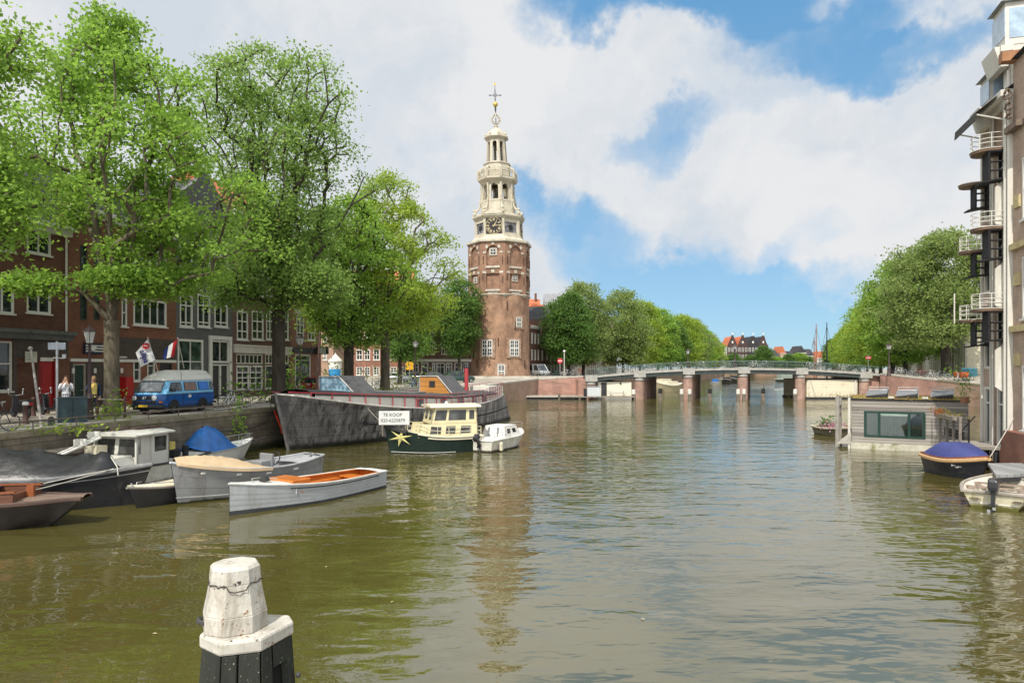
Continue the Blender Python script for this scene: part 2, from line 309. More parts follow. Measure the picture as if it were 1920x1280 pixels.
quay('quay_wall', [(14.5,111,3.2),(14.5+.38*49,160,2.8),(14.5+.38*289,400,2.6),(260,406,2.6)], tanwall, 'distant quay wall seen beyond the bridge piers', stone)
def rquay(pts, mat, label, cope):
    return quay('quay_wall', [tuple(p) for p in pts][::-1], mat, label, cope)
rquay([(54.2,87,3.05),(53.2,98.6,3.7)], pinkwall, 'sloping pink brick ramp wall at the right end of the bridge', stone)
rquay([(22.6,31.9,2.4),(55,79,2.5),(54.2,86.98,3.0)], tanwall, 'tan brick quay wall right of the pink ramp, behind the timber houseboat', coping)
rquay([(56.5,111,3.5),(56.5+.45*49,160,2.9),(56.5+.45*294,405,2.6)], tanwall, 'far right quay wall under the long row of trees', stone)
# ------------------------------------------------------------------ houses
brick_dark = BR('dark_brown_brick', (.165,.068,.042), (.115,.05,.033), (.095,.07,.055), var=.22)
brick_red = BR('red_brown_brick', (.235,.088,.05), (.17,.066,.04), (.13,.09,.068), var=.2)
brick_purple = BR('purple_brown_brick', (.175,.088,.068), (.125,.066,.053), (.115,.093,.08), var=.2)
brick_light = BR('orange_red_brick', (.33,.13,.08), (.26,.105,.066), (.24,.17,.13), var=.15)
brick_pink = BR('sandy_brick', (.36,.22,.15), (.30,.185,.13), (.3,.24,.19), var=.15)
grey_wall = M('grey_painted_wall', (.10,.098,.098), .6, var=.12, dirt=(.065,.063,.063))
dark_wall = M('dark_brown_shopfront', (.06,.046,.038), .55, var=.2)
roof_dark = PLANK('dark_roof_tiles', (.045,.045,.05), .3, 0, gap=(.015,.015,.017), gw=.2)
roof_red = PLANK('red_roof_tiles', (.42,.13,.06), .3, 2, gap=(.25,.08,.04), gw=.12)
def window(par, x0, x1, z0, z1, nx=2, nz=2, fr=.09, bar=.035, mat=None, gl=None, depth=.12, transom=None, sill=True, simple=False, name='window', mbar=None):
    """a framed window filling a wall opening; the local wall face is y = 0"""
    mat = mat or white; gl = gl or glass; a = MB(); y0, y1 = .0, depth
    a.box(x0,x0+fr,y0-.015,y1,z0,z1); a.box(x1-fr,x1,y0-.015,y1,z0,z1); a.box(x0+fr,x1-fr,y0-.015,y1,z1-fr,z1); a.box(x0+fr,x1-fr,y0-.015,y1,z0,z0+fr)
    ix0, ix1, iz0, iz1 = x0+fr, x1-fr, z0+fr, z1-fr
    for i in range(1, nx):
        x = ix0 + (ix1-ix0)*i/nx; a.box(x-bar,x+bar,y0+.01,y1-.01,iz0,iz1)
    zs = [iz0 + (iz1-iz0)*i/nz for i in range(1, nz)] if transom is None else [z0 + (z1-z0)*t for t in transom]
    for z in zs: a.box(ix0,ix1,y0+.004,y1-.014,z-bar,z+bar)
    if simple:
        a.m = 1; a.quad((ix0,y1-.04,iz0),(ix1,y1-.04,iz0),(ix1,y1-.04,iz1),(ix0,y1-.04,iz1)); return a.build(name, [mat, gl], par)
    o = a.build(name, mat, par)
    b = MB(); b.box(ix0,ix1,y1-.045,y1-.03,iz0,iz1); b.build('pane', gl, o)
    if sill:
        c = MB(); c.box(x0-.08,x1+.08,-.1,.02,z0-.09,z0-.003); c.build('sill', mat, o)
    return o
def wall_with_holes(x0, x1, z0, z1, holes, depth, th=.16):
    a = MB(); xs = sorted({x0, x1} | {v for h in holes for v in h[:2] if x0 < v < x1}); zs = sorted({z0, z1} | {v for h in holes for v in h[2:4] if z0 < v < z1})
    for i in range(len(xs)-1):
        for j in range(len(zs)-1):
            cx, cz = (xs[i]+xs[i+1])/2, (zs[j]+zs[j+1])/2
            if any(h[0] < cx < h[1] and h[2] < cz < h[3] for h in holes): continue
            a.quad((xs[i],0,zs[j]),(xs[i+1],0,zs[j]),(xs[i+1],0,zs[j+1]),(xs[i],0,zs[j+1]))
    for (p, q, r, s) in [h[:4] for h in holes]:
        a.quad((p,0,r),(p,th,r),(p,th,s),(p,0,s)); a.quad((q,0,r),(q,0,s),(q,th,s),(q,th,r)); a.quad((p,0,s),(p,th,s),(q,th,s),(q,0,s)); a.quad((p,0,r),(q,0,r),(q,th,r),(p,th,r)); a.quad((p,th,r),(q,th,r),(q,th,s),(p,th,s))
    a.quad((x0,0,z0),(x0,0,z1),(x0,depth,z1),(x0,depth,z0)); a.quad((x1,0,z0),(x1,depth,z0),(x1,depth,z1),(x1,0,z1)); a.quad((x0,depth,z0),(x0,depth,z1),(x1,depth,z1),(x1,depth,z0))
    return a
def house(label, loc, u, x0, x1, z0, z1, wall, wins, depth=9, roof='gable_side', rmat=None, rh=3.0, cornice=white, group=None, simple=False, base=None, gable=None, cat='house', name='house', extra_holes=(), cdep=.35):
    """u = direction of the front in plan; local x along the front, y into the house"""
    r = thing(name, label, cat, (loc[0], loc[1], 0), math.atan2(u[1], u[0]), group)
    holes = [w[:4] for w in wins] + list(extra_holes); top = z1
    a = wall_with_holes(x0, x1, z0, z1, holes, depth)
    if gable:        # a pointed or stepped front standing above the eaves
        xm = (x0+x1)/2; g = [(x0,z1),(x1,z1)]
        if gable == 'point': g += [(xm+.55,z1+rh),(xm+.55,z1+rh+.7),(xm-.55,z1+rh+.7),(xm-.55,z1+rh)]
        elif gable == 'step':
            n = 4; W = (x1-x0)/2
            for k in range(n): g += [(x1-W*k/n*.85, z1+rh*(k+1)/n), (x1-W*(k+1)/n*.85, z1+rh*(k+1)/n)]
            for k in reversed(range(n)): g += [(x0+W*(k+1)/n*.85, z1+rh*(k+1)/n), (x0+W*k/n*.85, z1+rh*(k+1)/n)]
        elif gable == 'bell': g += [(x1,z1+.4),(x1-.9,z1+.9),(xm+1.1,z1+rh*.75),(xm+.7,z1+rh),(xm,z1+rh+.45),(xm-.7,z1+rh),(xm-1.1,z1+rh*.75),(x0+.9,z1+.9),(x0,z1+.4)]
        a.extr([(p[0],0,p[1]) for p in g], (0,.35,0))
    a.build('wall', wall, r)
    rm = rmat or roof_dark; c = MB()
    if roof == 'gable_side': c.extr([(x0-.04,-.25,z1+.02),(x0-.04,depth*.5,z1+rh),(x0-.04,depth+.25,z1+.02)], (x1-x0+.08,0,0)); rf = c.build('roof', rm, r)
    elif roof == 'mansard': c.extr([(x0,.25,z1+.03),(x0,1.3,z1+rh),(x0,depth-.6,z1+rh+.3),(x0,depth,z1+.03)], (x1-x0,0,0)); rf = c.build('roof', rm, r)
    elif roof == 'gable_front':
        xm = (x0+x1)/2; c.extr([(x0,.36,z1+.01),(x1,.36,z1+.01),(xm,.36,z1+rh-.1)], (0,depth,0)); rf = c.build('roof', rm, r)
    else: c.box(x0+.1,x1-.1,.2,depth-.1,z1,z1+.25); rf = c.build('roof', rm, r)
    if cornice and not gable:
        c = MB(); c.box(x0,x1,-cdep,.05,z1-.28,z1-.02); c.box(x0,x1,-cdep*.5,-.003,z1-.55,z1-.283); c.build('cornice', cornice, r)
    for w in wins:
        k = dict(w[4]) if len(w) > 4 else {}
        window(r, *w[:4], simple=k.pop('simple', simple), **k)
    return r, rf
def door(par, x0, x1, z0, z1, mat, frame=white, handle=True, panes=0, y=.1, name='door', label=None):
    a = MB(); a.box(x0,x0+.09,-.02,.14,z0,z1); a.box(x1-.09,x1,-.02,.14,z0,z1); a.box(x0+.09,x1-.09,-.02,.14,z1-.09,z1); fr = a.build('door_frame', frame, par)
    b = MB(); b.box(x0+.09,x1-.09,y-.02,y+.03,z0,z1-.09)
    w = x1-x0-.18
    for k in range(2): b.box(x0+.09+w*.15,x1-.09-w*.15,y-.035,y-.018,z0+.2+k*(z1-z0)*.45,z0+(z1-z0)*(.40+.43*k))
    d = b.build(name, mat, par)
    if label: d['label'] = label
    if handle: c = MB(); c.tube([(x1-.2,y-.03,z0+1.0),(x1-.2,y-.09,z0+1.0),(x1-.32,y-.09,z0+1.0)], .018); c.build('handle', steel, d)
    return d
UF = Vector((.215,.977,0)).normalized(); OF = (-26.0, 37.0)        # the left row's front line
def fx(px):                                                        # metres along that front under a picture column
    r = (px-960)/F; t = (r*OF[1]-OF[0])/(UF.x-r*UF.y); return t
def fz(px, py): return HC + (690-py)/F*(OF[1] + UF.y*fx(px))
def fwin(pa, pb, ya, yb, **k):                                     # a window in the left row from its picture box
    m = (pa+pb)/2; return (fx(pa), fx(pb), fz(m, yb), fz(m, ya), k)
GZ = 2.2
# first house: dark brick, two window columns, lead canopy over a dark shopfront
w1 = [fwin(50,95,540,587,nx=2,nz=1), fwin(50,95,431,476,nx=2,nz=1), (-2.9,-1.08,7.35,9.3,dict(nx=3,transom=(.68,))), (-2.9,-1.08,10.6,12.0,dict(nx=3,nz=1)), (-6.2,-4.4,7.35,9.3,dict(nx=3,transom=(.68,))), (-6.2,-4.4,10.6,12.0,dict(nx=3,nz=1)),
      (-4.2,-1.2,3.3,5.9,dict(nx=2,transom=(.55,),name='shop_window',mat=offwhite))]
h1, rf1 = house('dark brown brick house with white casement windows and a lead canopy, at the far left', OF, UF, -12, 2.3, GZ-.3, 12.55, brick_dark, w1, roof='mansard', rh=2.6, cornice=white, cdep=.6,
    extra_holes=[(fx(73),fx(104),GZ,5.0),(-.9,fx(70),GZ,4.7)], depth=10)
m_ = MB(); m_.box(-12,2.2,-.75,-.003,6.35,6.55); m_.box(-12,2.2,-.5,-.003,6.05,6.347); m_.build('canopy', M('lead_canopy', (.10,.105,.10), .6, var=.2, dirt=(.05,.045,.03)), h1)
m_ = MB(); m_.box(-12,-4.3,-.05,-.004,GZ,6.04); m_.box(-1.15,-.95,-.06,-.004,GZ,6.04); m_.box(-.94,2.25,-.06,-.004,5.05,6.04); m_.build('shopfront', dark_wall, h1)
door(h1, fx(73), fx(104), GZ, 5.0, M('red_door', (.33,.012,.014), .4, var=.1), M('red_frame', (.22,.01,.012), .4), label='bright red shop door')
m_ = MB(); m_.tube([(2.05,-.12,6.6),(2.05,-.12,12.2)], .06, 8); m_.build('downpipe', offwhite, h1)
m_ = MB(); m_.box(-.2,1.9,1.1,2.6,12.9,14.4); dm = m_.build('dormer', dark, rf1); m_ = MB(); m_.box(-.1,1.8,1.07,1.098,13.2,14.2); m_.build('pane', glass, dm)
m_ = MB(); m_.box(fx(44),fx(65),-.16,-.09,fz(55,679),fz(55,659)); o_ = m_.build('shop_sign', M('cream_board', (.5,.5,.42), .6), h1); o_['label'] = 'cream rectangular shop board with faded lettering'
m_ = MB()
for k in range(3): m_.box(fx(46),fx(60-3*k),-.164,-.1605,fz(55,664+k*5),fz(55,662+k*5))
m_.build('faded_lettering', M('faded_ink', (.3,.32,.3), .7), o_)
m_ = MB(); m_.box(fx(73),fx(97),-.12,-.062,fz(85,677),fz(85,670)); m_.build('name_board', white, h1)
# second house: red-brown brick with stair windows
w2 = [fwin(250,312,562,611,nx=4,nz=1,fr=.12), fwin(250,312,468,512,nx=4,nz=1,fr=.12), fwin(228,238,468,520,nx=1,nz=2), fwin(228,238,560,612,nx=1,nz=2), 
      fwin(150,163,460,515,nx=1,nz=3,mat=dark,gl=glass_green,sill=False), fwin(150,163,530,600,nx=1,nz=3,mat=dark,gl=glass_green,sill=False), fwin(176,187,545,600,nx=1,nz=3,mat=dark,gl=glass_green,sill=False), fwin(176,187,440,500,nx=1,nz=3,mat=dark,gl=glass_green,sill=False),
      fwin(250,263,676,714,nx=1,transom=(.55,)), fwin(276,290,668,712,nx=1,transom=(.6,)), fwin(224,234,646,668,nx=1,nz=1)]
h2, rf2 = house('red-brown brick house with tall stair windows, between the canopy house and the grey house', OF, UF, 2.305, fx(330), GZ-.3, 14.0, brick_red, w2, roof='mansard', rh=2.0,
    extra_holes=[(fx(137),fx(160),GZ,4.75),(fx(192),fx(206),GZ,4.7),(fx(300),fx(322),GZ,4.9)])
m_ = MB(); m_.box(2.4,fx(329),-.09,-.003,4.88,5.06); m_.build('string_course', white, h2)
m_ = MB(); m_.box(fx(218),fx(329),-.07,-.003,5.063,6.45); m_.box(2.4,fx(136),-.05,-.003,GZ,4.87); m_.box(fx(161),fx(191),-.05,-.003,GZ,4.87); m_.build('shopfront', dark_wall, h2)
door(h2, fx(137), fx(160), GZ, 4.75, M('dark_green_door', (.012,.035,.026), .4), M('stone_frame', (.28,.26,.22), .8), label='dark green panelled door')
door(h2, fx(192), fx(206), GZ, 4.7, dark, dark); door(h2, fx(300), fx(322), GZ, 4.9, dark, dark)
m_ = MB()
for px in (135,176,226): m_.box(fx(px-2),fx(px+2),-.12,-.06,4.2,4.5)
m_.build('number_plate', white, h2)
m_ = MB(); m_.box(fx(155),fx(187),-.16,-.06,fz(171,664),fz(171,643)); sg = m_.build('wall_sign', M('navy_board', (.012,.02,.05), .35), h2); sg['label'] = 'dark blue board with white emblems'
m_ = MB(); za, zb = fz(171,664), fz(171,643)
for i, px in enumerate((156.5,164,173,181)):
    x = fx(px); w_ = .5
    if i == 1: m_.extr([(x,-.163,zb-.12),(x+w_,-.163,zb-.12),(x+w_,-.163,zb-.3),(x+w_/2,-.163,zb-.52),(x,-.163,zb-.3)], (0,-.01,0))
    else:
        for k in range(3): m_.box(x,x+w_*.8,-.17,-.162,zb-.2-k*.16,zb-.12-k*.16)
m_.build('emblem', white, sg)
m_ = MB(); m_.box(fx(222),fx(236),-.6,-.075,GZ+.5,GZ+1.75); m_.box(fx(224),fx(234),-.5,-.1,GZ,GZ+.5); bx = m_.build('red_bin', M('red_enamel', (.36,.015,.015), .35, var=.08), None, bevel=.03)
bx.location = (OF[0],OF[1],0); bx.rotation_euler = (0,0,math.atan2(UF.y,UF.x)); tag(bx, 'red enamel box standing by the house wall behind the big tree trunk', 'letter box'); bx.name = 'letter_box'
# third house: painted dark grey
wk = dict(nx=2, transom=(.14,.66), fr=.13, bar=.045)
w3 = [fwin(a,b,ya,yb,**wk) for a, b in ((337,361),(370,394),(402,427)) for ya, yb in ((552,613),(462,520))] + [fwin(333,381,636,708,nx=2,transom=(.42,),fr=.16,gl=glass_green,name='shop_window'), fwin(396,429,638,680,nx=2,nz=1,fr=.14,sill=False,name='fanlight')]
h3, _ = house('dark grey painted house with three tall white windows per floor and a white door surround', OF, UF, fx(330)+.005, fx(436), GZ-.3, 16.4, grey_wall, w3, roof='gable_front', gable='bell', rh=2.4, extra_holes=[(fx(397),fx(428),GZ,fz(412,683))])
m_ = MB(); z_ = fz(412,680); m_.box(fx(391),fx(396),-.12,-.003,GZ,fz(412,630)); m_.box(fx(429),fx(433),-.12,-.003,GZ,fz(412,630)); m_.box(fx(396)+.002,fx(429)-.002,-.12,-.003,fz(412,637),fz(412,630)); m_.build('door_surround', white, h3)
xm = (fx(397)+fx(428))/2
door(h3, fx(397), xm, GZ, fz(412,683), dark, white); door(h3, xm+.002, fx(428), GZ, fz(412,683), dark, white)
# fourth house: brick above a white shopfront
wk = dict(nx=2, transom=(.3,.64), fr=.13, bar=.05)
w4 = [fwin(a,b,ya,yb,**wk) for a, b in ((444,465),(472,494),(499,514),(526,541)) for ya, yb in ((583,637),(505,556),(430,475))]
w4 += [fwin(443,492,664,682,nx=6,nz=1,fr=.08,sill=False,name='transom_light'), fwin(443,467,685,731,nx=2,nz=4,fr=.14,bar=.045,sill=False,name='glazed_door'), fwin(468,492,685,731,nx=2,nz=4,fr=.14,bar=.045,sill=False,name='glazed_door'), fwin(497,518,664,682,nx=3,nz=1,sill=False,name='transom_light'), fwin(497,518,685,728,nx=1,nz=1,name='shop_window'), fwin(529,541,664,682,nx=2,nz=1,sill=False,name='transom_light')]
h4, _ = house('purple-brown brick house above a white shopfront with glazed double doors', OF, UF, fx(436)+.005, fx(544), GZ-.3, 17.2, brick_purple, w4, roof='gable_side', rh=3.6, rmat=roof_red, extra_holes=[(fx(529),fx(541),GZ,fz(535,685))])
m_ = MB(); m_.box(fx(437),fx(543.6),-.22,-.003,fz(490,663),fz(490,651)); m_.box(fx(437),fx(543.6),-.32,-.003,fz(490,650.8),fz(490,648)); m_.build('shop_fascia', offwhite, h4)
door(h4, fx(529), fx(541), GZ, fz(535,685), dark, dark)
# corner house
wk = dict(nx=2, transom=(.3,.62), fr=.12, bar=.045)
w5 = [fwin(a,b,ya,yb,**wk) for a, b in ((556,570),(577,591)) for ya, yb in ((591,638),(515,560),(440,485))] + [fwin(553,582,664,726,nx=1,transom=(.82,),fr=.16,gl=glass_green,name='shop_window')]
h5, _ = house('narrow red brick corner house with a pale lintel and a dark sign band', OF, UF, fx(544)+.005, fx(602), GZ-.3, 16.4, BR('corner_brick', (.30,.135,.095), (.24,.11,.076), (.16,.12,.09), var=.18), w5, roof='gable_side', rh=3.2)
m_ = MB(); m_.box(fx(552),fx(595),-.12,-.02,fz(573,590),fz(573,582.5)); m_.build('lintel', offwhite, h5)
m_ = MB(); m_.box(fx(546),fx(601),-.25,-.003,fz(573,662),fz(573,652)); m_.build('sign_band', dark, h5)
m_ = MB(); m_.box(fx(588),fx(590),-1.5,-.26,fz(589,664),fz(589,650)); lb = m_.build('projecting_sign', dark, h5); m_ = MB(); m_.box(fx(587.9),fx(590.1),-1.3,-.6,fz(589,662.5),fz(589,652)); m_.build('sign_face', M('pale_sign', (.5,.53,.5), .4), lb)
# flags on the second house
def cloth(corners, nu, nv, wav, mats, bands, par, name='cloth'):
    """a hanging sheet between four corners (tl, tr, br, bl) with folds; bands = number of colour bands along u"""
    tl, tr, br, bl = [Vector(c) for c in corners]; n = (tr-tl).cross(bl-tl).normalized(); a = MB(); idx = {}
    vs = []
    for j in range(nv+1):
        for i in range(nu+1):
            u, v = i/nu, j/nv; p = (tl*(1-u)+tr*u)*(1-v) + (bl*(1-u)+br*u)*v
            p = p + n*(wav*math.sin(u*5.1+v*1.6)*(.25+.75*max(u,v)) ); vs.append(p)
    th = [p + n*.006 for p in vs]; k = len(vs)
    a.v = vs + th
    for j in range(nv):
        for i in range(nu):
            q = [j*(nu+1)+i, j*(nu+1)+i+1, (j+1)*(nu+1)+i+1, (j+1)*(nu+1)+i]; b = int(i/nu*bands) if bands > 0 else int(j/nv*-bands)
            a.f.append(q); a.mi.append(b); a.f.append([x+k for x in q[::-1]]); a.mi.append(b)
    return a.build(name, mats, par, smooth=60)
fd = 41.0
fr_ = thing('flag', 'white flag with a round red mark and slanting blue lettering', 'flag')
P = lambda px, py, d=fd: D(px, py, d)
m_ = MB(); m_.tube([P(297,698,43.5), P(277,633)], .03, 6); m_.build('pole', offwhite, fr_)
tl, tr, br, bl = P(276.5,636), P(291.5,674,41.3), P(264,688,40.9), P(254.5,661,40.7)
cl = cloth((tl,tr,br,bl), 10, 10, .04, [M('white_cloth', (.68,.69,.70), .8, var=.05)], 1, fr_)
def on_cloth(c, right, up):   # frame lying on the flag, facing the water
    x = right.normalized(); y = (up - x*up.dot(x)).normalized(); z = x.cross(y); m = Matrix((x,y,z)).transposed().to_4x4(); m.translation = c + z*.07; return m
xd = (tr - tl).normalized(); yd = (tl - bl).normalized()
text_obj('lettering', 'allpa', .44, M('blue_print', (.01,.015,.16), .7, var=.05), cl, on_cloth(tl*.2+tr*.22+br*.33+bl*.25, xd, yd), weight=.012)
m_ = MB(on_cloth(tl*.62+tr*.13+br*.05+bl*.2, xd, yd)); m_.lathe([(.19,0),(.19,.006)], 20); m_.build('round_mark', M('red_print', (.5,.02,.03), .7, var=.05), cl)
m_ = MB(on_cloth(tl*.62+tr*.13+br*.05+bl*.2, xd, yd)); m_.tube([(-.04,-.11,.012),(-.03,.02,.012),(.05,.08,.012)], .022, 5); m_.build('round_mark_stroke', MATS['white_cloth'], cl)
fr2 = thing('flag', 'red, white and blue striped flag hanging from the brick house front', 'flag')
m_ = MB(); m_.tube([D(345,690,46.3), D(333,633,44.6)], .03, 6); m_.build('pole', offwhite, fr2)
cloth((D(308,655,44.2), D(333,635,44.6), D(327,667,44.6), D(305,674,44.2)), 12, 6, .05, [M('flag_blue', (.02,.035,.16), .8), MATS['white_cloth'], M('flag_red', (.45,.02,.03), .8)], 3, fr2)
# far side of the side street, facing us
def front(label, xa, xb, y, z0, z1, wall, wins, **k): return house(label, (0,y), (1,0), xa, xb, z0, z1, wall, wins, **k)
X = lambda px, d: (px-960)/F*d
Zz = lambda py, d: HC + (690-py)/F*d
dd = 112.0
ws = []
for (a, b) in ((622,632),(637,647),(654,662),(668,680),(683,694),(700,712),(716,728),(732,744),(750,762)):
    for (ya, yb) in ((655,675),(621,643),(585,607),(550,570)): ws.append((X(a,dd),X(b,dd),Zz(yb,dd),Zz(ya,dd),dict(nx=2,nz=2,fr=.14,bar=.05)))
    ws.append((X(a,dd),X(b,dd),Zz(703,dd),Zz(688,dd),dict(nx=2,nz=3,fr=.12,bar=.05)))
front('long orange-red brick block with rows of white windows across the side street', X(612,dd), X(770,dd), dd, 2.2, Zz(535,dd), brick_light, ws, roof='gable_side', rmat=roof_red)
dd = 110.0; ws = []
for (a, b) in ((776,785),(791,801),(806,815),(828,838),(843,853),(860,870)):
    for (ya, yb) in ((640,664),(605,630)): ws.append((X(a,dd),X(b,dd),Zz(yb,dd),Zz(ya,dd),dict(nx=2,nz=2,fr=.12,bar=.05)))
ws += [(X(a,dd),X(b,dd),Zz(707,dd),Zz(680,dd),dict(nx=n,transom=(.7,),fr=.15,name='shop_window',sill=False)) for a, b, n in ((759,770,1),(774,785,1),(790,803,1),(810,816,1),(818,834,2),(836,848,3),(852,866,2),(868,878,2))]
hs, _ = front('brick houses above a white shopfront, just left of the tower', X(757,dd), X(905,dd), dd, 2.3, Zz(585,dd), brick_purple, ws, roof='gable_side')
m_ = MB(); m_.box(X(757,dd),X(905,dd),-.3,-.003,Zz(678,dd),Zz(673,dd)); m_.build('shop_fascia', white, hs)
dd = 96.0
front('plain sandy brick gable end at the mouth of the side street', X(585,dd), X(625,dd), dd, 2.2, Zz(575,dd), brick_pink, [(X(606,dd),X(613,dd),Zz(675,dd),Zz(660,dd),dict(nx=2,nz=2)),(X(606,dd),X(613,dd),Zz(643,dd),Zz(628,dd),dict(nx=2,nz=2))], roof='flat', cornice=None, depth=8)
# houses on the left bank beyond the tower, mostly behind trees
UL = Vector((.38,1,0)).normalized(); random.seed(5)
cols = [brick_dark, BR('umber_brick', (.14,.062,.04), (.1,.05,.034), (.1,.08,.06), var=.2), brick_purple, brick_red, brick_dark, M('pale_stucco', (.45,.42,.36), .8), brick_red, brick_purple, M('grey_stucco', (.3,.3,.28), .8), brick_dark, brick_red, brick_purple]
desc = ['dark brick house with arched pairs of white windows beside the tower','narrow brown house with a pointed gable and hoist beam by the tower','dark house with a stone shopfront, third from the tower','red-brown house, fourth from the tower behind the trees','dark brick house glimpsed behind the leafy plane tree','pale stuccoed house behind the trees left of the bridge','red-brown brick house behind the middle of the tree row','purple-brown house behind the middle of the tree row','grey stuccoed house half hidden by bright trees','dark house deep in the shade of the tree row','red house near the far end of the tree row','brown house at the far end of the tree row']
x = 0.0; LO = (3.2, 119.0)
for i in range(12):
    wdt = (5.2,5.6,6.2,5.8,6.0,6.6,5.6,6.2,6,6,6,6)[i]; hgt = (12.0,9.4,13.8,14,13.5,15,14,15.5,14,13,15,14)[i]; ws = []
    n = 3 if i != 1 else 2
    for fl in range(4 if hgt > 12 else 3):
        zb = 5.9 + fl*2.9
        if zb + 2 > hgt - .3: continue
        for k in range(n):
            a = x + wdt*(k+.5)/n - .42; ws.append((a, a+.84, zb, zb+1.9, dict(nx=2,nz=2,fr=.13,bar=.04)))
    for k in range(3): a = x + wdt*(k+.5)/3 - .6; ws.append((a, a+1.2, 3.0, 5.2, dict(nx=2,transom=(.7,),fr=.14,bar=.05)))
    r, _ = house(desc[i], LO, UL, x+.002, x+wdt-.002, 2.4, hgt, cols[i], ws, roof='flat' if i == 0 else 'gable_front' if i % 3 else 'gable_side', gable=(None,'point',None,'step','bell')[i % 5], rh=2.8 if i < 3 else 3.6, rmat=roof_red if i % 3 == 0 else roof_dark, simple=True, depth=10, group='canal houses on the left bank beyond the tower')
    if i == 1: m_ = MB(); m_.box(x+wdt/2-.12,x+wdt/2+.12,-1.3,0,hgt+2.6,hgt+2.85); m_.build('hoist_beam', white, r)
    x += wdt
ho, ro = front('house with a big orange tiled roof and white gutter, right beside the tower', X(975,152), X(1014,152), 152, 2.4, Zz(603,152), M('pale_gable', (.5,.48,.43), .8), [], roof='gable_side', rmat=roof_red, rh=5.6, depth=12)
m_ = MB(); m_.box(X(1004,152),X(1008,152),5.2,6.2,Zz(603,152)+4.6,Zz(603,152)+6.9); m_.build('chimney', brick_dark, ro)
front('grey gabled roof and stone chimney rising behind the trees right of the tower', X(1022,170), X(1066,170), 170, 2.4, Zz(585,170), M('pale_gable', (.5,.48,.43), .8), [], roof='gable_side', rmat=M('slate', (.2,.2,.21), .7), rh=5.2, depth=12)
# right bank houses behind the trees
UR = Vector((-.45,-1,0)).normalized(); RO = (112.0, 199.0); x = 0.0; random.seed(8)
rd = ['white stuccoed house behind the right-hand trees','tan brick house behind the right-hand trees','narrow red brick house behind the big tree','pale grey house with tall white windows by the big tree','cream house with a wide cornice, right of the big trunk','orange-red brick house between two pale fronts','white house with pilasters left of the balconies','grey house with a bay over its door','white house with tall windows, partly cut by the warehouse','dark brick house, next along the right bank','cream house at the near end of the right bank']
rc = [white, brick_pink, brick_light, M('grey_stucco', (.3,.3,.28), .8), cream, brick_light, offwhite, M('pale_stucco', (.45,.42,.36), .8), offwhite, brick_dark, cream]
for i in range(11):
    wdt = 9.5; ws = []; hgt = (13,14,12.5,14,13,13.5,14,13,14,13,14)[i]
    for fl in range(3):
        for k in range(4): a = x + wdt*(k+.5)/4 - .55; ws.append((a, a+1.1, 6.6+fl*2.6, 8.5+fl*2.6, dict(nx=2,nz=2,fr=.15,bar=.05)))
    for k in range(4): a = x + wdt*(k+.5)/4 - .6; ws.append((a, a+1.2, 3.3, 5.7, dict(nx=2,transom=(.7,),fr=.16,bar=.05)))
    r, _ = house(rd[i], RO, UR, x+.002, x+wdt-.002, 2.4, hgt+1, rc[i], ws, roof='gable_side', rh=3.2, simple=True, depth=10, group='canal houses on the right bank', cdep=.6)
    m_ = MB()
    for k in range(5): a = x + .25 + (wdt-.5)*k/4; m_.box(a-.16,a+.16,-.18,-.003,3,hgt+.4)
    m_.build('pilaster', white if i % 2 == 0 else offwhite, r); x += wdt
# houses closing the far end of the canal
random.seed(3); dd = 402.0
gd = [('point',brick_dark,'dark gabled house with rounded windows, first of the four at the end of the canal'),('point',brick_purple,'brown gabled house, second of the four at the end of the canal'),('step',black,'black gabled house, third of the four at the end of the canal'),('bell',brick_purple,'brown gabled house, last of the four at the end of the canal')]
for i, (g, c, lab) in enumerate(gd):
    xa = X(1364+i*19.2,dd); xb = X(1364+(i+1)*19.2,dd)-.05; ws = []
    for fl, zb in enumerate((6,10,14.2)):
        for k in range(3): a = xa + (xb-xa)*(k+.5)/3 - .6; ws.append((a, a+1.2, zb, zb+2.4, dict(nx=2,nz=2,fr=.14,bar=.05)))
    r, rf = house(lab, (0,dd), (1,0), xa, xb, 2.4, 17.6, BR('far_brick', (.07,.042,.04), (.06,.036,.034), (.06,.045,.04), .3, .7) if c is not black else M('far_black_brick', (.03,.028,.03), .8), ws, roof='gable_front', gable=g, rh=5.8, rmat=roof_red if i < 2 else roof_dark, simple=True, depth=14, group='gabled houses closing the canal')
    m_ = MB(); xm = (xa+xb)/2
    m_.box(xm-.45,xm+.45,-.06,-.003,19.2,20.4); m_.box(xm-.25,xm+.25,-.2,.2,24,25.4); m_.build('gable_trim', white, r)
front('pale grey stuccoed house left of the dark gables', X(1340,dd), X(1363,dd), dd, 2.4, Zz(650,dd), M('pale_grey_stucco', (.42,.45,.46), .8), [(X(1344+5*k,dd),X(1347+5*k,dd),Zz(y+9,dd),Zz(y,dd),dict(nx=2,nz=2,fr=.2)) for k in range(4) for y in (660,673)], roof='flat', simple=True)
far = [(1442,1462,662,roof_dark,'low dark-roofed house right of the four gables'),(1463,1474,655,roof_red,'small house with a red pointed roof far off'),(1475,1494,664,roof_dark,'grey-roofed house above the far trees'),(1495,1512,654,roof_dark,'tall dark house among the far roofs'),(1513,1528,660,roof_dark,'slate-roofed far house left of the masts'),(1529,1560,664,roof_red,'orange-roofed far house behind the masts'),(1561,1600,660,roof_red,'red-roofed far house by the right tree row')]
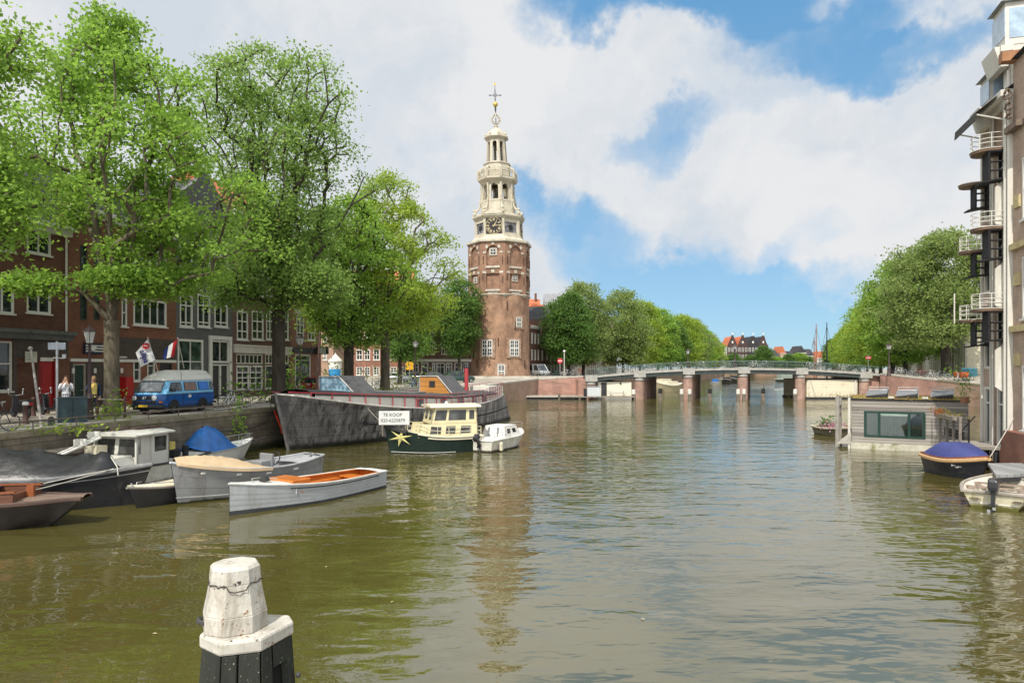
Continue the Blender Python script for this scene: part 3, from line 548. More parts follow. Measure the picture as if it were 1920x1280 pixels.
for i, (a, b, y, rm, lab) in enumerate(far):
    front(lab, X(a,430), X(b,430)-.05, 430, 2.4, Zz(y+7,430), (brick_purple,brick_pink,M('grey_stucco',(.3,.3,.28),.8))[i % 3], [(X(a+2+4*k,430),X(a+4+4*k,430),Zz(y+18,430),Zz(y+12,430),dict(nx=2,nz=2,fr=.2)) for k in range(int((b-a-3)/4))], roof=('gable_side','gable_front')[i % 2], rh=4.5, rmat=rm, simple=True, depth=14, cornice=white, group='low houses far down the canal')
# ------------------------------------------------------------------ clock tower
TC = Vector((-2.1, 112.0)); TS = .0875        # tower axis and metres per picture pixel at it
tz = lambda py: HC + (690-py)*TS
tower = thing('clock_tower', 'tall octagonal brick clock tower with a cream open spire beside the canal', 'tower', (TC.x, TC.y, 0))
tb = M('tower_brick', (.285,.172,.11), .9, var=.32, scale=.7, bump=.6, bscale=9, dirt=(.17,.098,.062), dscale=.5, dlo=.45, dhi=.7, dstretch=(1,1,.4))
tb2 = BR('tower_upper_brick', (.25,.135,.083), (.195,.105,.067), (.21,.155,.112), .12, .3, .28, vscale=.5)
tcream = M('tower_cream', (.44,.40,.31), .6, var=.14, scale=1.2, dirt=(.34,.28,.17), dscale=1.3, dlo=.52, dhi=.78)
tstone = M('tower_stone', (.44,.40,.33), .85, var=.2, dirt=(.25,.21,.16), dlo=.5, dhi=.75)
lead = M('lead_sheet', (.10,.10,.105), .6, var=.35, scale=1.1, dirt=(.30,.30,.31), dscale=2.2, dlo=.5, dhi=.62)
gold = M('gold_leaf', (.62,.45,.12), .4, .6, var=.12); pgold = M('pale_gold_paint', (.56,.47,.27), .6, var=.1)
PH = R_(11.5-90)
def face_T(k, ap): p = R_(-11+45*k); return Matrix.Rotation(p,4,'Z') @ Matrix.Translation((0,-ap,0))
C8 = math.cos(R_(22.5)); S8 = math.sin(R_(22.5))
zl0, zl1, zu1 = tz(712)-.6, tz(558), tz(463)
m_ = MB(); m_.lathe([(5.5,zl0-.3),(5.28,zl0+1.2),(5.0,tz(690)),(4.95,tz(650)),(4.9,zl1)], 48, caps=False); base = m_.build('round_base', tb, tower, smooth=40)
m_ = MB()
for k in range(9):        # long iron wall ties and stains on the masonry
    q = R_(-55+14*k+random.Random(k).uniform(-3,3)-90); z = tz(random.Random(k+9).choice([585,620,650,672,690])); h = 1.3
    m_.T = Matrix.Rotation(q+R_(90),4,'Z'); m_.box(-.05,.05,-5.12,-4.85,z,z+h)
m_.T = None; m_.build('wall_tie', M('rusty_iron', (.05,.03,.022), .8), base)
# plinth with a sloping stone skirt
m_ = MB(); m_.lathe([(7.4,-1),(7.3,2.25),(7.25,2.3),(5.4,2.95),(5.3,2.95)], 8, PH, caps=False); m_.build('plinth', M('plinth_stone', (.36,.29,.235), .9, var=.2, scale=.8, bump=.4, bscale=7, dirt=(.22,.17,.13), dlo=.5, dhi=.75), tower)
m_ = MB(face_T(1,0)); m_.extr([(-.5,-7.4,2.25),(.5,-7.4,2.25),(.5,-5.6,3.0),(-.5,-5.6,3.0)], (0,0,.2)); m_.build('skirt_ramp', offwhite, tower)
m_ = MB(Matrix.Rotation(R_(-75),4,'Z')); m_.extr([(-.4,-5.0,2.2),(-.4,-7.2,2.2),(-.4,-7.0,3.2),(-.4,-5.0,5.4)], (.8,0,0)); m_.build('buttress', tb, tower)
# windows in the round part, each in a stone surround
def tw(off, ya, yb, w, nx, nz, r):
    ph = math.asin(off*.0836/r); T = Matrix.Rotation(ph,4,'Z') @ Matrix.Translation((0,-r-.03,0)); za, zb = tz(yb)+.15, tz(ya)+.15
    s = MB(T); s.box(-w/2-.42,w/2+.42,-.05,.5,za-.3,zb+.32); f = s.build('window_surround', M('surround_brick', (.30,.20,.14), .9, var=.35, scale=3), base)
    a = MB(T); t = .13; y = -.12
    a.box(-w/2,-w/2+t,y,-.052,za,zb); a.box(w/2-t,w/2,y,-.052,za,zb); a.box(-w/2+t,w/2-t,y,-.052,zb-t,zb); a.box(-w/2+t,w/2-t,y,-.052,za,za+t)
    for i in range(1,nx): x = -w/2+w*i/nx; b_ = .1 if nx == 4 and i == 2 else .035; a.box(x-b_,x+b_,y+.005,-.053,za+t,zb-t)
    for i in range(1,nz): z = za+(zb-za)*i/nz; b_ = .1 if i == nz//2 else .035; a.box(-w/2+t,w/2-t,y+.01,-.054,z-b_,z+b_)
    a.build('window_frame', white, f); g = MB(T); g.box(-w/2+t,w/2-t,-.075,-.056,za+t,zb-t); g.build('pane', glass, f)
tw(-21,641,670,1.75,4,4,4.96); tw(29,641,670,1.65,4,4,4.96); tw(5,685,709,1.15,2,6,5.05); tw(37.5,600,617,1.05,2,4,4.93)
m_ = MB(); m_.lathe([(4.92,zl1-.35),(5.2,zl1-.05),(5.3,zl1+.02),(5.3,zl1+.16),(5.0,zl1+.2)], 8, PH, caps=False)
m_.build('stone_ledge', tstone, tower)
# octagonal upper storey with blind arches
Ro = 5.15; ap = Ro*C8; hw = Ro*S8
core = MB(); core.lathe([((ap-.3)/C8,zl1+.1),((ap-.3)/C8,zu1)], 8, PH); oct_ = core.build('upper_storey', M('niche_brick', (.25,.145,.095), .9, var=.25, scale=.8, bump=.4, bscale=9, dirt=(.13,.07,.05), dscale=.6), tower)
pn = MB(); ir = MB()
class Trim:
    T = None
    def box(s,*a): m = MB(s.T); m.box(*a); m.build('stone_block', tstone, oct_)
    def extr(s,*a): m = MB(s.T); m.extr(*a); m.build('stone_block', tstone, oct_)
st = Trim()
z_a, z_b = tz(548), tz(512); z_c, z_d = tz(508), tz(471)
for k in (-2,-1,0,1,2,3,4,5):
    T = face_T(k, ap); pn.T = st.T = ir.T = T; a_ = hw*.53; zm = tz(513)
    pn.arch(hw, zl1+.15, zm, a_, z_a, tz(520), .3, flat=True); pn.arch(hw, zm, zu1, a_, tz(506), tz(481), .3, 10)
    if k > 2: continue
    st.box(-a_-.12,a_+.12,-.14,-.002,z_a-.32,z_a-.02); st.box(-a_-.12,a_+.12,-.14,-.002,tz(506)-.34,tz(506)-.02)       # sills
    for s_ in (-1,1):
        st.box(s_*(a_+.32)-.3,s_*(a_+.32)+.3,-.05,-.002,tz(519.5),tz(515.5)); st.box(s_*(a_+.28)-.25,s_*(a_+.28)+.25,-.05,-.002,tz(483),tz(480))
        c_ = Vector((s_*(a_*.95),-.05,tz(471.5))); st.extr([c_+Vector((.3,0,0)),c_+Vector((0,0,.36)),c_+Vector((-.3,0,0)),c_+Vector((0,0,-.36))], (0,.048,0))
        ir.box(s_*(a_+.55)-.04,s_*(a_+.55)+.04,-.1,-.003,tz(535+3*s_),tz(522+3*s_)); ir.box(s_*(a_+.5)-.04,s_*(a_+.5)+.04,-.1,-.003,tz(503),tz(488))
    st.box(-.22,.22,-.05,-.002,tz(467.5),tz(463.6)); st.box(-.26,.26,-.07,-.002,tz(518.5),tz(513))
    st.box(-hw*.4,hw*.4,-.16,-.002,zl1+.17,zl1+.36)
pn.build('arched_panels', tb2, oct_); ir.build('iron_tie', MATS['rusty_iron'], oct_)
for k, (w_, za, zb, arched) in ((0,(.9,tz(485),tz(476),1)),(1,(.7,tz(531),tz(524),0)),(-1,(.7,tz(533),tz(525),0))):
    T = face_T(k, ap-.3); m_ = MB(T); m_.box(-w_/2-.2,w_/2+.2,-.12,0,za-.2,zb+.2); o_ = m_.build('small_window', tstone, oct_); m_ = MB(T); m_.box(-w_/2+.1,w_/2-.1,-.16,-.122,za,zb); m_.build('pane', glass, o_)
    m_ = MB(T); m_.box(-.04,.04,-.2,-.162,za,zb); m_.box(-w_/2,w_/2,-.2,-.163,(za+zb)/2-.04,(za+zb)/2+.04); m_.build('glazing_bar', white, o_)
# the cream and lead part leans a little towards the left
LEANK = math.tan(R_(1.55))
def lean(p): return (p.x - LEANK*max(0,p.z-zu1), p.y, p.z)
def TM(k=None, ap_=0): m = MB(face_T(k, ap_) if k is not None else None); m.warp = lean; return m
Rc = 3.85; apc = Rc*C8; hwc = Rc*S8; zc0, zc1 = tz(447), tz(418)
m_ = TM(); m_.lathe([(5.3,zu1-.02),(5.45,zu1+.1),(5.45,zu1+.4),(5.15,zu1+.5),(4.6,tz(455)),(4.2,tz(451)),(4.15,zc0),(3.8,zc0)], 8, PH, caps=False); m_.build('flared_skirt', tcream, tower)
m_ = TM(); m_.lathe([(Rc-.12,zc0-.1),(Rc-.12,zc1)], 8, PH); clock = m_.build('clock_storey', lead, tower)
m_ = TM()
for k in range(8):
    m_.T = face_T(k, apc)
    for s_ in (-1,1): m_.box(s_*hwc-.22,s_*hwc+.22,-.08,.3,zc0,zc1)
    m_.box(-hwc+.22,hwc-.22,-.05,.1,zc1-.5,zc1); m_.box(-hwc+.22,hwc-.22,-.05,.1,zc0-.05,zc0+.35)
m_.build('corner_pilaster', tcream, clock)
m_ = TM()
m_.lathe([(3.8,zc1-.02),(4.05,zc1+.1),(4.35,zc1+.45),(4.35,zc1+.7),(3.6,zc1+1.0),(2.9,zc1+1.1)], 8, PH, caps=False); m_.build('cornice', tcream, tower)
for k in (0,2,-2,4):                       # four dials, one on every second face
    r_ = 1.22; zc = (zc0+zc1)/2 + .1
    m_ = TM(k, apc); m_.box(-1.4,1.4,-.14,0,zc-1.38,zc+1.38); dl = m_.build('clock_dial', M('dial_black', (.02,.016,.015), .6), clock)
    m_ = TM(k, apc-.0); n = 40
    pts = [(1.3*math.cos(2*math.pi*i/n),-.16,zc+1.3*math.sin(2*math.pi*i/n)) for i in range(n)]; m_.tube(pts, .03, 5, closed=True); m_.build('dial_ring', pgold, dl)
    m_ = TM(k, apc); rom = ['XII','I','II','III','IIII','V','VI','VII','VIII','IX','X','XI']
    for h in range(12):                     # roman numerals as strokes radiating from the centre
        an = R_(90-30*h); s_ = rom[h]; ww = {'I':.10,'V':.17,'X':.17}; tw_ = sum(ww[c] for c in s_); x_ = -tw_/2
        rad = Vector((math.cos(an),0,math.sin(an))); tan_ = Vector((math.sin(an),0,-math.cos(an)))
        def st_(p, q, w_=.026):
            a = Vector((0,-.155,zc)) + tan_*p[0] + rad*p[1]; b = Vector((0,-.155,zc)) + tan_*q[0] + rad*q[1]; d = (b-a).normalized(); n_ = Vector((d.z,0,-d.x))*w_
            m_.extr([a-n_,a+n_,b+n_,b-n_], (0,-.012,0))
        for c in s_:
            xc = x_ + ww[c]/2
            if c == 'I': st_((xc,.78),(xc,1.18))
            elif c == 'V': st_((xc-.07,1.18),(xc,.78)); st_((xc+.07,1.18),(xc,.78),.025)
            else: st_((xc-.07,1.18),(xc+.07,.78)); st_((xc+.07,1.18),(xc-.07,.78),.025)
            x_ += ww[c]
    m_.build('numerals', pgold, dl)
    m_ = TM(k, apc)
    for an, ln, wd in ((R_(90-37.5), .78, .08), (R_(0), 1.18, .055)):
        d = Vector((math.cos(an),0,math.sin(an))); n_ = Vector((d.z,0,-d.x)); c_ = Vector((0,-.19,zc)); m_.extr([c_-d*.2-n_*wd, c_-d*.2+n_*wd, c_+d*ln+n_*wd*.5, c_+d*ln-n_*wd*.5], (0,-.02,0))
    m_.build('clock_hands', pgold, dl)
    m_ = TM(k, apc); m_.extr([(-hwc-.25,-.55,zc1+.68),(hwc+.25,-.55,zc1+.68),(0,-.45,zc1+1.5)], (0,.9,0)); m_.build('pediment', tcream, clock)
for k in (1,-1,3,-3): m_ = TM(k, apc); m_.box(-.35,.35,-.02,.1,zc0+.9,zc0+1.6); m_.build('vent', black, clock)
# belfry arcade
def drum(name, Rb, Rt, za, zb, oz0, ozs, aw, th, mat, par):
    g = TM()
    for k in range(8):
        t0 = MB(); W = Rb*S8; t0.arch(W, za, zb, W*aw, oz0, ozs, th, 8)
        p = R_(-11+45*k); Rz = Matrix.Rotation(p,4,'Z')
        vs = []
        for v in t0.v:
            f = (v.z-za)/(zb-za); R = Rb + (Rt-Rb)*f; vs.append(Rz @ Vector((v.x*R/Rb, v.y - R*C8, v.z)))
        g.add(vs, t0.f)
    return g.build(name, mat, par)
b0, b1 = tz(408), tz(346)
bel = drum('belfry', 2.95, 2.5, b0-.3, b1, tz(379), tz(355.5), .58, .45, tcream, tower)
m_ = TM(); m_.lathe([(2.0,b0),(2.0,tz(380.5))], 8, PH); m_.build('belfry_floor', tcream, bel)
m_ = TM(); m_.lathe([(.05,tz(356)),(.35,tz(357)),(.5,tz(364)),(.75,tz(371)),(.72,tz(372))], 12); m_.build('bell', M('bronze_bell', (.10,.09,.06), .5, .5), bel)
m_ = TM()
for k in range(8):
    m_.T = face_T(k, 2.68*C8); W = 2.68*S8
    m_.box(-W*.62,W*.62,-.06,-.002,tz(402),tz(401)); m_.box(-W*.62,W*.62,-.06,-.002,tz(385),tz(384)); m_.box(-W*.9,W*.9,-.1,.05,tz(382.6),tz(380.6))
m_.build('panel_trim', tcream, bel)
m_ = TM()
for k in range(8):
    q = PH + R_(45*k); c_, s_ = math.cos(q), math.sin(q)
    m_.T = Matrix.Rotation(q,4,'Z'); m_.box(2.62,2.86,-.14,.14,tz(404),tz(349))
m_.T = None; m_.build('corner_post', tcream, bel)
vol = TM()
for k in range(8):                          # scrolled buttresses and finials round the foot of the belfry
    q = PH + R_(45*k); vol.T = Matrix.Rotation(q,4,'Z')
    vol.tube([(3.9,0,zc1+1.0),(3.75,0,zc1+1.7),(3.35,0,zc1+1.9),(3.05,0,zc1+2.5),(2.9,0,zc1+3.4)], [.22,.2,.16,.13,.1], 6)
    vol.lathe([(.2,zc1+.9),(.28,zc1+1.2),(.1,zc1+1.4),(.2,zc1+1.7),(.05,zc1+2.0),(.02,zc1+2.9)], 8, c=(4.0,0))
    vol.lathe([(.16,tz(383)),(.2,tz(380)),(.05,tz(378)),(.02,tz(371))], 6, c=(2.95,0))
vol.T = None; vol.build('scroll_buttress', tcream, tower)
# gallery
g0 = tz(347)
m_ = TM(); m_.lathe([(2.5,g0-.3),(2.75,g0),(3.2,g0+.35),(3.3,g0+.45),(3.3,g0+.62),(1.9,g0+.62)], 8, PH, caps=False); gal = m_.build('gallery', tcream, tower)
m_ = TM(); Rg = 3.2
for k in range(8):
    m_.T = face_T(k, Rg*C8); W = Rg*S8; zt = tz(326)
    m_.box(-W,W,-.1,.12,zt-.16,zt); m_.box(-W,W,-.08,.1,g0+.622,g0+.74)
    for s_ in (-1,1): m_.box(s_*W-.16,s_*W+.16,-.12,.14,g0+.62,zt+.12)
    for i in range(6):
        x = -W + 2*W*(i+.5)/6; m_.lathe([(.05,g0+.74),(.11,g0+.95),(.05,g0+1.2),(.1,zt-.3),(.06,zt-.16)], 6, c=(x,0))
m_.T = None; m_.build('balustrade', tcream, gal)
m_ = TM()
for k in range(8):
    m_.T = Matrix.Rotation(PH+R_(45*k),4,'Z'); m_.lathe([(.15,tz(326)),(.2,tz(323.5)),(.06,tz(322)),(.02,tz(317))], 6, c=(3.15,0))
    m_.tube([(2.9,0,tz(324)),(2.6,0,tz(319)),(2.2,0,tz(318)),(1.95,0,tz(312))], [.16,.15,.13,.1], 6)
m_.T = None; m_.build('finial', tcream, gal)
# lantern
m_ = TM(); m_.lathe([(2.25,g0+.6),(2.2,tz(312)),(2.35,tz(311)),(2.35,tz(309.5)),(1.75,tz(309))], 8, PH, caps=False); m_.build('lantern_base', tcream, tower)
lan = drum('lantern', 1.78, 1.55, tz(309.5), tz(263), tz(306.5), tz(273), .56, .3, tcream, tower)
m_ = TM(); m_.lathe([(.03,tz(270)),(.3,tz(271)),(.38,tz(276)),(.55,tz(281))], 10); m_.build('small_bell', MATS['bronze_bell'], lan)
m_ = TM(); m_.lathe([(1.58,tz(264.5)),(1.75,tz(263.5)),(2.05,tz(261)),(2.05,tz(259)),(1.6,tz(257.5)),(1.5,tz(254)),(1.2,tz(248)),(.75,tz(243.5)),(.35,tz(241)),(.3,tz(239))], 8, PH, caps=False); cap_ = m_.build('dome', tcream, tower, smooth=30)
m_ = TM()
for k in range(8): m_.T = Matrix.Rotation(PH+R_(45*k),4,'Z'); m_.lathe([(.12,tz(258)),(.2,tz(255)),(.08,tz(253)),(.02,tz(247))], 6, c=(1.75,0))
m_.T = None; m_.build('dome_finial', tcream, cap_)
m_ = TM(); m_.lathe([(.3,tz(240)),(.4,tz(237)),(.2,tz(235)),(.16,tz(233))], 10)
for k in range(8):
    q = 2*math.pi*k/8; c_, s_ = math.cos(q), math.sin(q); m_.tube([(r_*c_, r_*s_, tz(y)) for r_, y in ((.2,234),(.6,230),(.85,225),(.78,221),(.45,217),(.1,213))], .07, 5)
m_.build('open_crown', tcream, tower)
m_ = TM(); m_.tube([(0,0,tz(234)),(0,0,tz(155))], [.1,.03], 6); m_.lathe([(.14,tz(208)),(.14,tz(201))], 8); fin = m_.build('spire_rod', M('spire_iron', (.06,.06,.06), .5, .5), tower)
m_ = TM(); m_.ball((0,0,tz(196)), .42, 14); m_.build('gold_ball', gold, fin, smooth=60)
m_ = TM(); zc = tz(179)
m_.tube([(-.95,0,zc),(.95,0,zc)], .05, 5); m_.tube([(.28*math.cos(a*math.pi/8),0,zc+.28*math.sin(a*math.pi/8)) for a in range(16)], .035, 4, closed=True)
for x_, z_ in ((-.95,zc),(.95,zc),(0,zc+.9),(0,zc-.75)): m_.ball((x_,0,z_), .1, 6)
for s_ in (-1,1): m_.tube([(s_*.75,0,zc-.15),(s_*.75,0,zc+.15)], .04, 4); m_.tube([(-.15,0,zc+s_*.6),(.15,0,zc+s_*.6)], .04, 4)
m_.build('cross', MATS['spire_iron'], fin)
m_ = TM(); m_.extr([(-.05,0,tz(160)),(-.3,0,tz(157)),(-.1,0,tz(155)),(.3,0,tz(158.5)),(.1,0,tz(160.5))], (0,.05,0)); m_.build('weather_vane', gold, fin)
# ------------------------------------------------------------------ trees
bark = M('tree_bark', (.12,.098,.07), .95, var=.4, scale=3, bump=1.0, bscale=14, stretch=(1,1,.25), dirt=(.10,.11,.06), dscale=1.1, dlo=.5, dhi=.7)
bark_d = M('dark_bark', (.05,.04,.03), .95, var=.4, scale=3, bump=.8, bscale=14, stretch=(1,1,.25))
leaf_a = LEAF('elm_leaves', (.085,.17,.022), (.26,.40,.07), (.38,.60,.09))
leaf_b = LEAF('olive_leaves', (.10,.17,.036), (.22,.33,.08), (.36,.54,.12))
leaf_c = LEAF('yellow_green_leaves', (.13,.215,.022), (.30,.40,.055), (.46,.60,.075))
leaf_d = LEAF('dark_leaves', (.045,.105,.024), (.12,.21,.046), (.19,.34,.06))
leaf_e = LEAF('grey_green_leaves', (.11,.165,.042), (.25,.315,.10), (.37,.48,.14))
def crown_points(rng, n, H, R, z0, prof, shell=.5, lobes=(), lump=.28, cut=None):
    ph = rng.uniform(0, 6.28, 6); out = []
    lobes = list(lobes); wts = np.array([1.0] + [l[6] for l in lobes]); wts /= wts.sum()
    while len(out) < n:
        c = rng.choice(len(wts), p=wts)
        if c == 0:
            t = rng.uniform(0,1); q = rng.uniform(0, 6.283); r = R*prof(t)
            r *= 1 + lump*math.sin(3*q+ph[0]+5*t) *.6 + lump*.6*math.sin(5*q+ph[1]-7*t) + lump*.5*math.sin(9*t*3+ph[2]+2*q)
            if rng.uniform() > prof(t)*1.0 + .12: continue
            if cut and cut(r*math.cos(q), r*math.sin(q), z0 + t*(H-z0)): continue
            rr = r*(shell + (1-shell)*rng.uniform()**.5) if rng.uniform() < .75 else r*rng.uniform()**.5
            out.append((rr*math.cos(q), rr*math.sin(q), z0 + t*(H-z0)))
        else:
            l = lobes[c-1]; d = rng.normal(size=3); d /= np.linalg.norm(d); s = rng.uniform()**.4
            out.append((l[0]+d[0]*l[3]*s, l[1]+d[1]*l[4]*s, l[2]+d[2]*l[5]*s))
    return np.array(out)
def egg(t): return (t**.42)*((1-t)**.55)*1.55
def vase(t): return (t**.8)*((1-t)**.42)*1.75
def broad(t): return min(1.0, (t**.35)*((1-t)**.5)*1.6)
def bell(t): return min(1.0, (t**.22)*((1-t)**.72)*1.55)
def tree(label, loc, H, R, fork, nclump, nleaf, leaf, lmat, seed, tr=.35, prof=egg, lobes=(), group=None, lean=(0,0), sig=.5, bmat=None, name='tree', twig=True, limbs=5, up=.55, shell=.5, lump=.28, z0=None, cut=None):
    rng = np.random.default_rng(seed); root = thing(name, label, 'tree', loc, 0, group)
    z0 = fork*.8 if z0 is None else z0
    P_ = crown_points(rng, nclump, H, R, z0, prof, shell, lobes, lump, cut)
    # limbs: every clump is joined to the nearest suitable point of the growing skeleton
    nodes = [(0,0,-.3),(0,0,fork*.35),(lean[0]*.3,lean[1]*.3,fork*.7),(lean[0],lean[1],fork)]; par = [-1,0,1,2]
    for i in range(limbs):
        q = 6.283*i/limbs + rng.uniform(-.4,.4); s = rng.uniform(.12,.4)*R; h = rng.uniform(.35,.6)*(H-fork)
        p = 3
        for k in (1,2,3,4): nodes.append((lean[0]+s*math.cos(q)*(k/4)**1.3, lean[1]+s*math.sin(q)*(k/4)**1.3, fork + h*k/4)); par.append(p); p = len(nodes)-1
    A = np.zeros((len(nodes)+nclump*3+4,3)); A[:len(nodes)] = nodes; cnt = len(nodes)
    fk_ = np.array([lean[0],lean[1],fork*.8]); order = np.argsort(np.linalg.norm(P_ - np.array([lean[0],lean[1],fork]), axis=1))
    for i in order:
        p = P_[i]; B = A[3:cnt]; dl = np.linalg.norm(B-p, axis=1); rB = np.linalg.norm(B-fk_, axis=1); d = dl + .9*np.maximum(0, B[:,2]-p[2]+.25) + .95*(dl-(np.linalg.norm(p-fk_)-rB)); j = int(np.argmin(d)) + 3; a = A[j]
        last = j; L = np.linalg.norm(p-a); k = 2 if L > .6 else 1
        for s in range(1, k+1):
            f = s/(k+0.0); pt = a + (p-a)*f; 
            if s < k: pt = pt + np.array([0,0,L*.10]) + rng.normal(size=3)*L*.06
            A[cnt] = pt; par.append(last); last = cnt; cnt += 1
    A = A[:cnt]; r = np.zeros(cnt); acc = np.zeros(cnt); e = 2.35
    for i in range(cnt-1, -1, -1):
        if acc[i] == 0: acc[i] = .018**e
        if par[i] >= 0: acc[par[i]] += acc[i]
    r = acc**(1/e); r *= tr/r[1]; r = np.maximum(r, .012 if twig else .03); r[0] = tr*1.25; r[1] = tr
    # frusta
    ns = 7; V = []; Fc = []
    ang = np.arange(ns)*2*math.pi/ns; cs = np.stack([np.cos(ang), np.sin(ang)],1)
    for i in range(1, cnt):
        a, b = A[par[i]], A[i]; d = b-a; L = np.linalg.norm(d)
        if L < 1e-4 or (r[i] < .02 and not twig): continue
        d = d/L; u = np.cross(d, (0,0,1.) if abs(d[2]) < .9 else (1.,0,0)); u /= np.linalg.norm(u); v = np.cross(d, u)
        ra = min(r[par[i]], r[i]*1.25) if par[i] > 3 else r[par[i]]*(1 if i < 4 else .62); ra = max(ra, r[i])
        o = len(V)*ns
        V.append(a + (cs[:,:1]*u + cs[:,1:]*v)*ra); V.append(b + (cs[:,:1]*u + cs[:,1:]*v)*r[i])
        Fc += [(o+k, o+(k+1) % ns, o+ns+(k+1) % ns, o+ns+k) for k in range(ns)]
    V = np.concatenate(V); me = bpy.data.meshes.new('trunk'); me.from_pydata(V.tolist(), [], Fc); me.materials.append(bmat or bark); me.shade_smooth()
    o = bpy.data.objects.new('trunk', me); COL.objects.link(o); o.parent = root
    # leaves: small pointed blades in flattened sprays
    n = nclump*nleaf; c = np.repeat(P_, nleaf, 0); off = rng.normal(size=(n,3))*np.array([sig,sig,sig*.5]); dist2 = (off[:,:2]**2).sum(1)
    c = c + off; c[:,2] -= dist2*.16
    nrm = rng.normal(size=(n,3))*.75 + np.array([0,0,up]); nrm /= np.linalg.norm(nrm,axis=1,keepdims=True)
    t = rng.normal(size=(n,3)); t -= nrm*(t*nrm).sum(1,keepdims=True); t /= np.linalg.norm(t,axis=1,keepdims=True); b = np.cross(nrm, t)
    L = leaf*rng.uniform(.65,1.25,(n,1)); Wd = L*.36
    v4 = np.stack([c - t*L*.5, c + b*Wd - t*L*.05 + nrm*L*.08, c + t*L*.5 - nrm*L*.06, c - b*Wd - t*L*.05 + nrm*L*.08], 1).reshape(-1,3)
    me = bpy.data.meshes.new('crown'); me.vertices.add(4*n); me.vertices.foreach_set('co', v4.ravel().astype(np.float32)); me.loops.add(4*n); me.loops.foreach_set('vertex_index', np.arange(4*n, dtype=np.int32))
    me.polygons.add(n); me.polygons.foreach_set('loop_start', np.arange(0,4*n,4, dtype=np.int32)); me.polygons.foreach_set('loop_total', np.full(n,4,dtype=np.int32)); me.materials.append(lmat); me.update(); me.validate()
    o = bpy.data.objects.new('crown', me); COL.objects.link(o); o.parent = root
    return root
gq = 'tall canal trees on the left quay'
# the big elm beside the van
tree('big bright green elm with several upright limbs, between the street lamp and the blue van', (-19.3,32.9,2.2), 19.5, 5.9, 4.6, 360, 112, .21, leaf_a, 11, tr=.34, prof=bell, sig=.47, lump=.5, shell=.35, limbs=6, group=gq, z0=6.0, cut=lambda x, y, z: .86*x+.51*y < -.2 and z < 5.0 + min(5.2, -(.86*x+.51*y)*1.7),
     lobes=[(-2.8,-1.2,6.3,1.5,.8,.35,.025),(2.4,.3,6.4,1.5,1.4,.8,.05),(1.0,-1.5,6.6,1.3,1.0,.6,.03)])
# tree cut by the left edge
tree('leafy tree reaching in from the left edge above the brick house', (-21.0,21.6,2.2), 17.0, 4.4, 5, 230, 120, .165, leaf_a, 23, tr=.33, prof=bell, sig=.5, group=gq, z0=6.2, lobes=[(3.6,1.2,8.0,1.3,1.4,1.7,.2),(3.9,.6,13,1.3,1.5,1.8,.16)])
# the tall thin-leaved tree by the dark houseboat
tree('tall airy tree with sparse olive leaves and long upright branches, behind the houseboat bow', (-15.2,44.5,2.2), 22.9, 5.7, 6.0, 420, 112, .205, leaf_b, 37, tr=.42, prof=vase, sig=.6, limbs=7, group=gq, bmat=bark_d, shell=.25, z0=5.8, lump=.4,
     lobes=[(2.5,-1.0,7.6,2.2,2.0,1.5,.12),(-2.8,-.5,7.8,1.6,1.5,1.6,.08),(.5,-2.2,10.5,2.2,1.2,2.2,.08)])
tree('dark-trunked bushy tree in front of the corner house, behind the slanting flagpole', (-13.6,57,2.2), 16.5, 4.6, 5.2, 240, 105, .23, leaf_a, 41, tr=.42, group=gq, bmat=bark_d, sig=.6)
tree('full round bright tree standing over the dark houseboat, left of the tower', (-11.6,62.5,2.2), 20.3, 5.9, 5.0, 340, 105, .23, leaf_c, 52, tr=.42, prof=bell, lump=.42, sig=.55, group=gq, limbs=6, z0=5.6, lobes=[(-4.2,-1.5,6.5,2.2,1.8,2.0,.10)])
tree('slim dark tree between the brick shopfronts and the tower', (-8.2,106,2.6), 16.2, 3.7, 5, 200, 70, .33, leaf_d, 61, tr=.22, group=gq, bmat=bark_d, sig=.6)
tree('small dark tree beside the yellow sign', (-13.8,84,2.3), 12, 3.6, 4.5, 130, 70, .32, leaf_d, 66, tr=.26, group=gq, bmat=bark_d, sig=.6)
tree('leafy tree standing in the side street behind the slim dark tree', (-15.5,104,2.3), 16.5, 4.6, 4.5, 180, 75, .36, leaf_a, 69, tr=.26, group=gq, bmat=bark_d, sig=.7)
# rows beyond the bridge: a few grown trees, then their copies
gl = 'row of trees on the left bank beyond the bridge'; gr = 'row of trees on the right bank'
left = [('dark green round tree in front of the canal houses, nearest to the tower', (10.2,122,3.0), 14.8, 4.2, leaf_d, 71, broad),
        ('pale grey-green tree rising behind the dark round one', (13.5,129,3.0), 17.8, 5.2, leaf_e, 72, broad),
        ('broad olive tree over the left end of the bridge', (22.6,139,2.9), 17.6, 6.0, leaf_e, 73, broad),
        ('yellow-green tree with pale upright stems above the first bridge pier', (29.6,158,2.8), 17.2, 5.8, leaf_c, 74, broad),
        ('bright tree above the second bridge pier', (37.6,176,2.7), 17.2, 6.0, leaf_a, 75, broad)]
for i, (lab, loc, H, R, lm, sd, pf) in enumerate(left):
    t_ = tree(lab, loc, H, R, 3.6, 260, 62, .42, lm, sd, tr=.3, prof=pf, group=gl, sig=.75, bmat=bark_d, z0=2.6, twig=False)
    left[i] = t_
more = [(45,193,0,1.05,'olive tree, next behind the bright one over the second pier'),(53,214,3,1.1,'tall tree in the middle of the left-bank row'),(62,238,2,1.12,'wide tree where the left-bank row reaches the third pier'),(71,262,4,1.1,'light green tree towards the far end of the left-bank row'),(81,288,3,1.05,'yellow-green tree near the end of the left-bank row'),(92,318,2,1.0,'grey-green tree, last but one of the left-bank row'),(103,348,3,.95,'small-looking tree ending the left-bank row')]
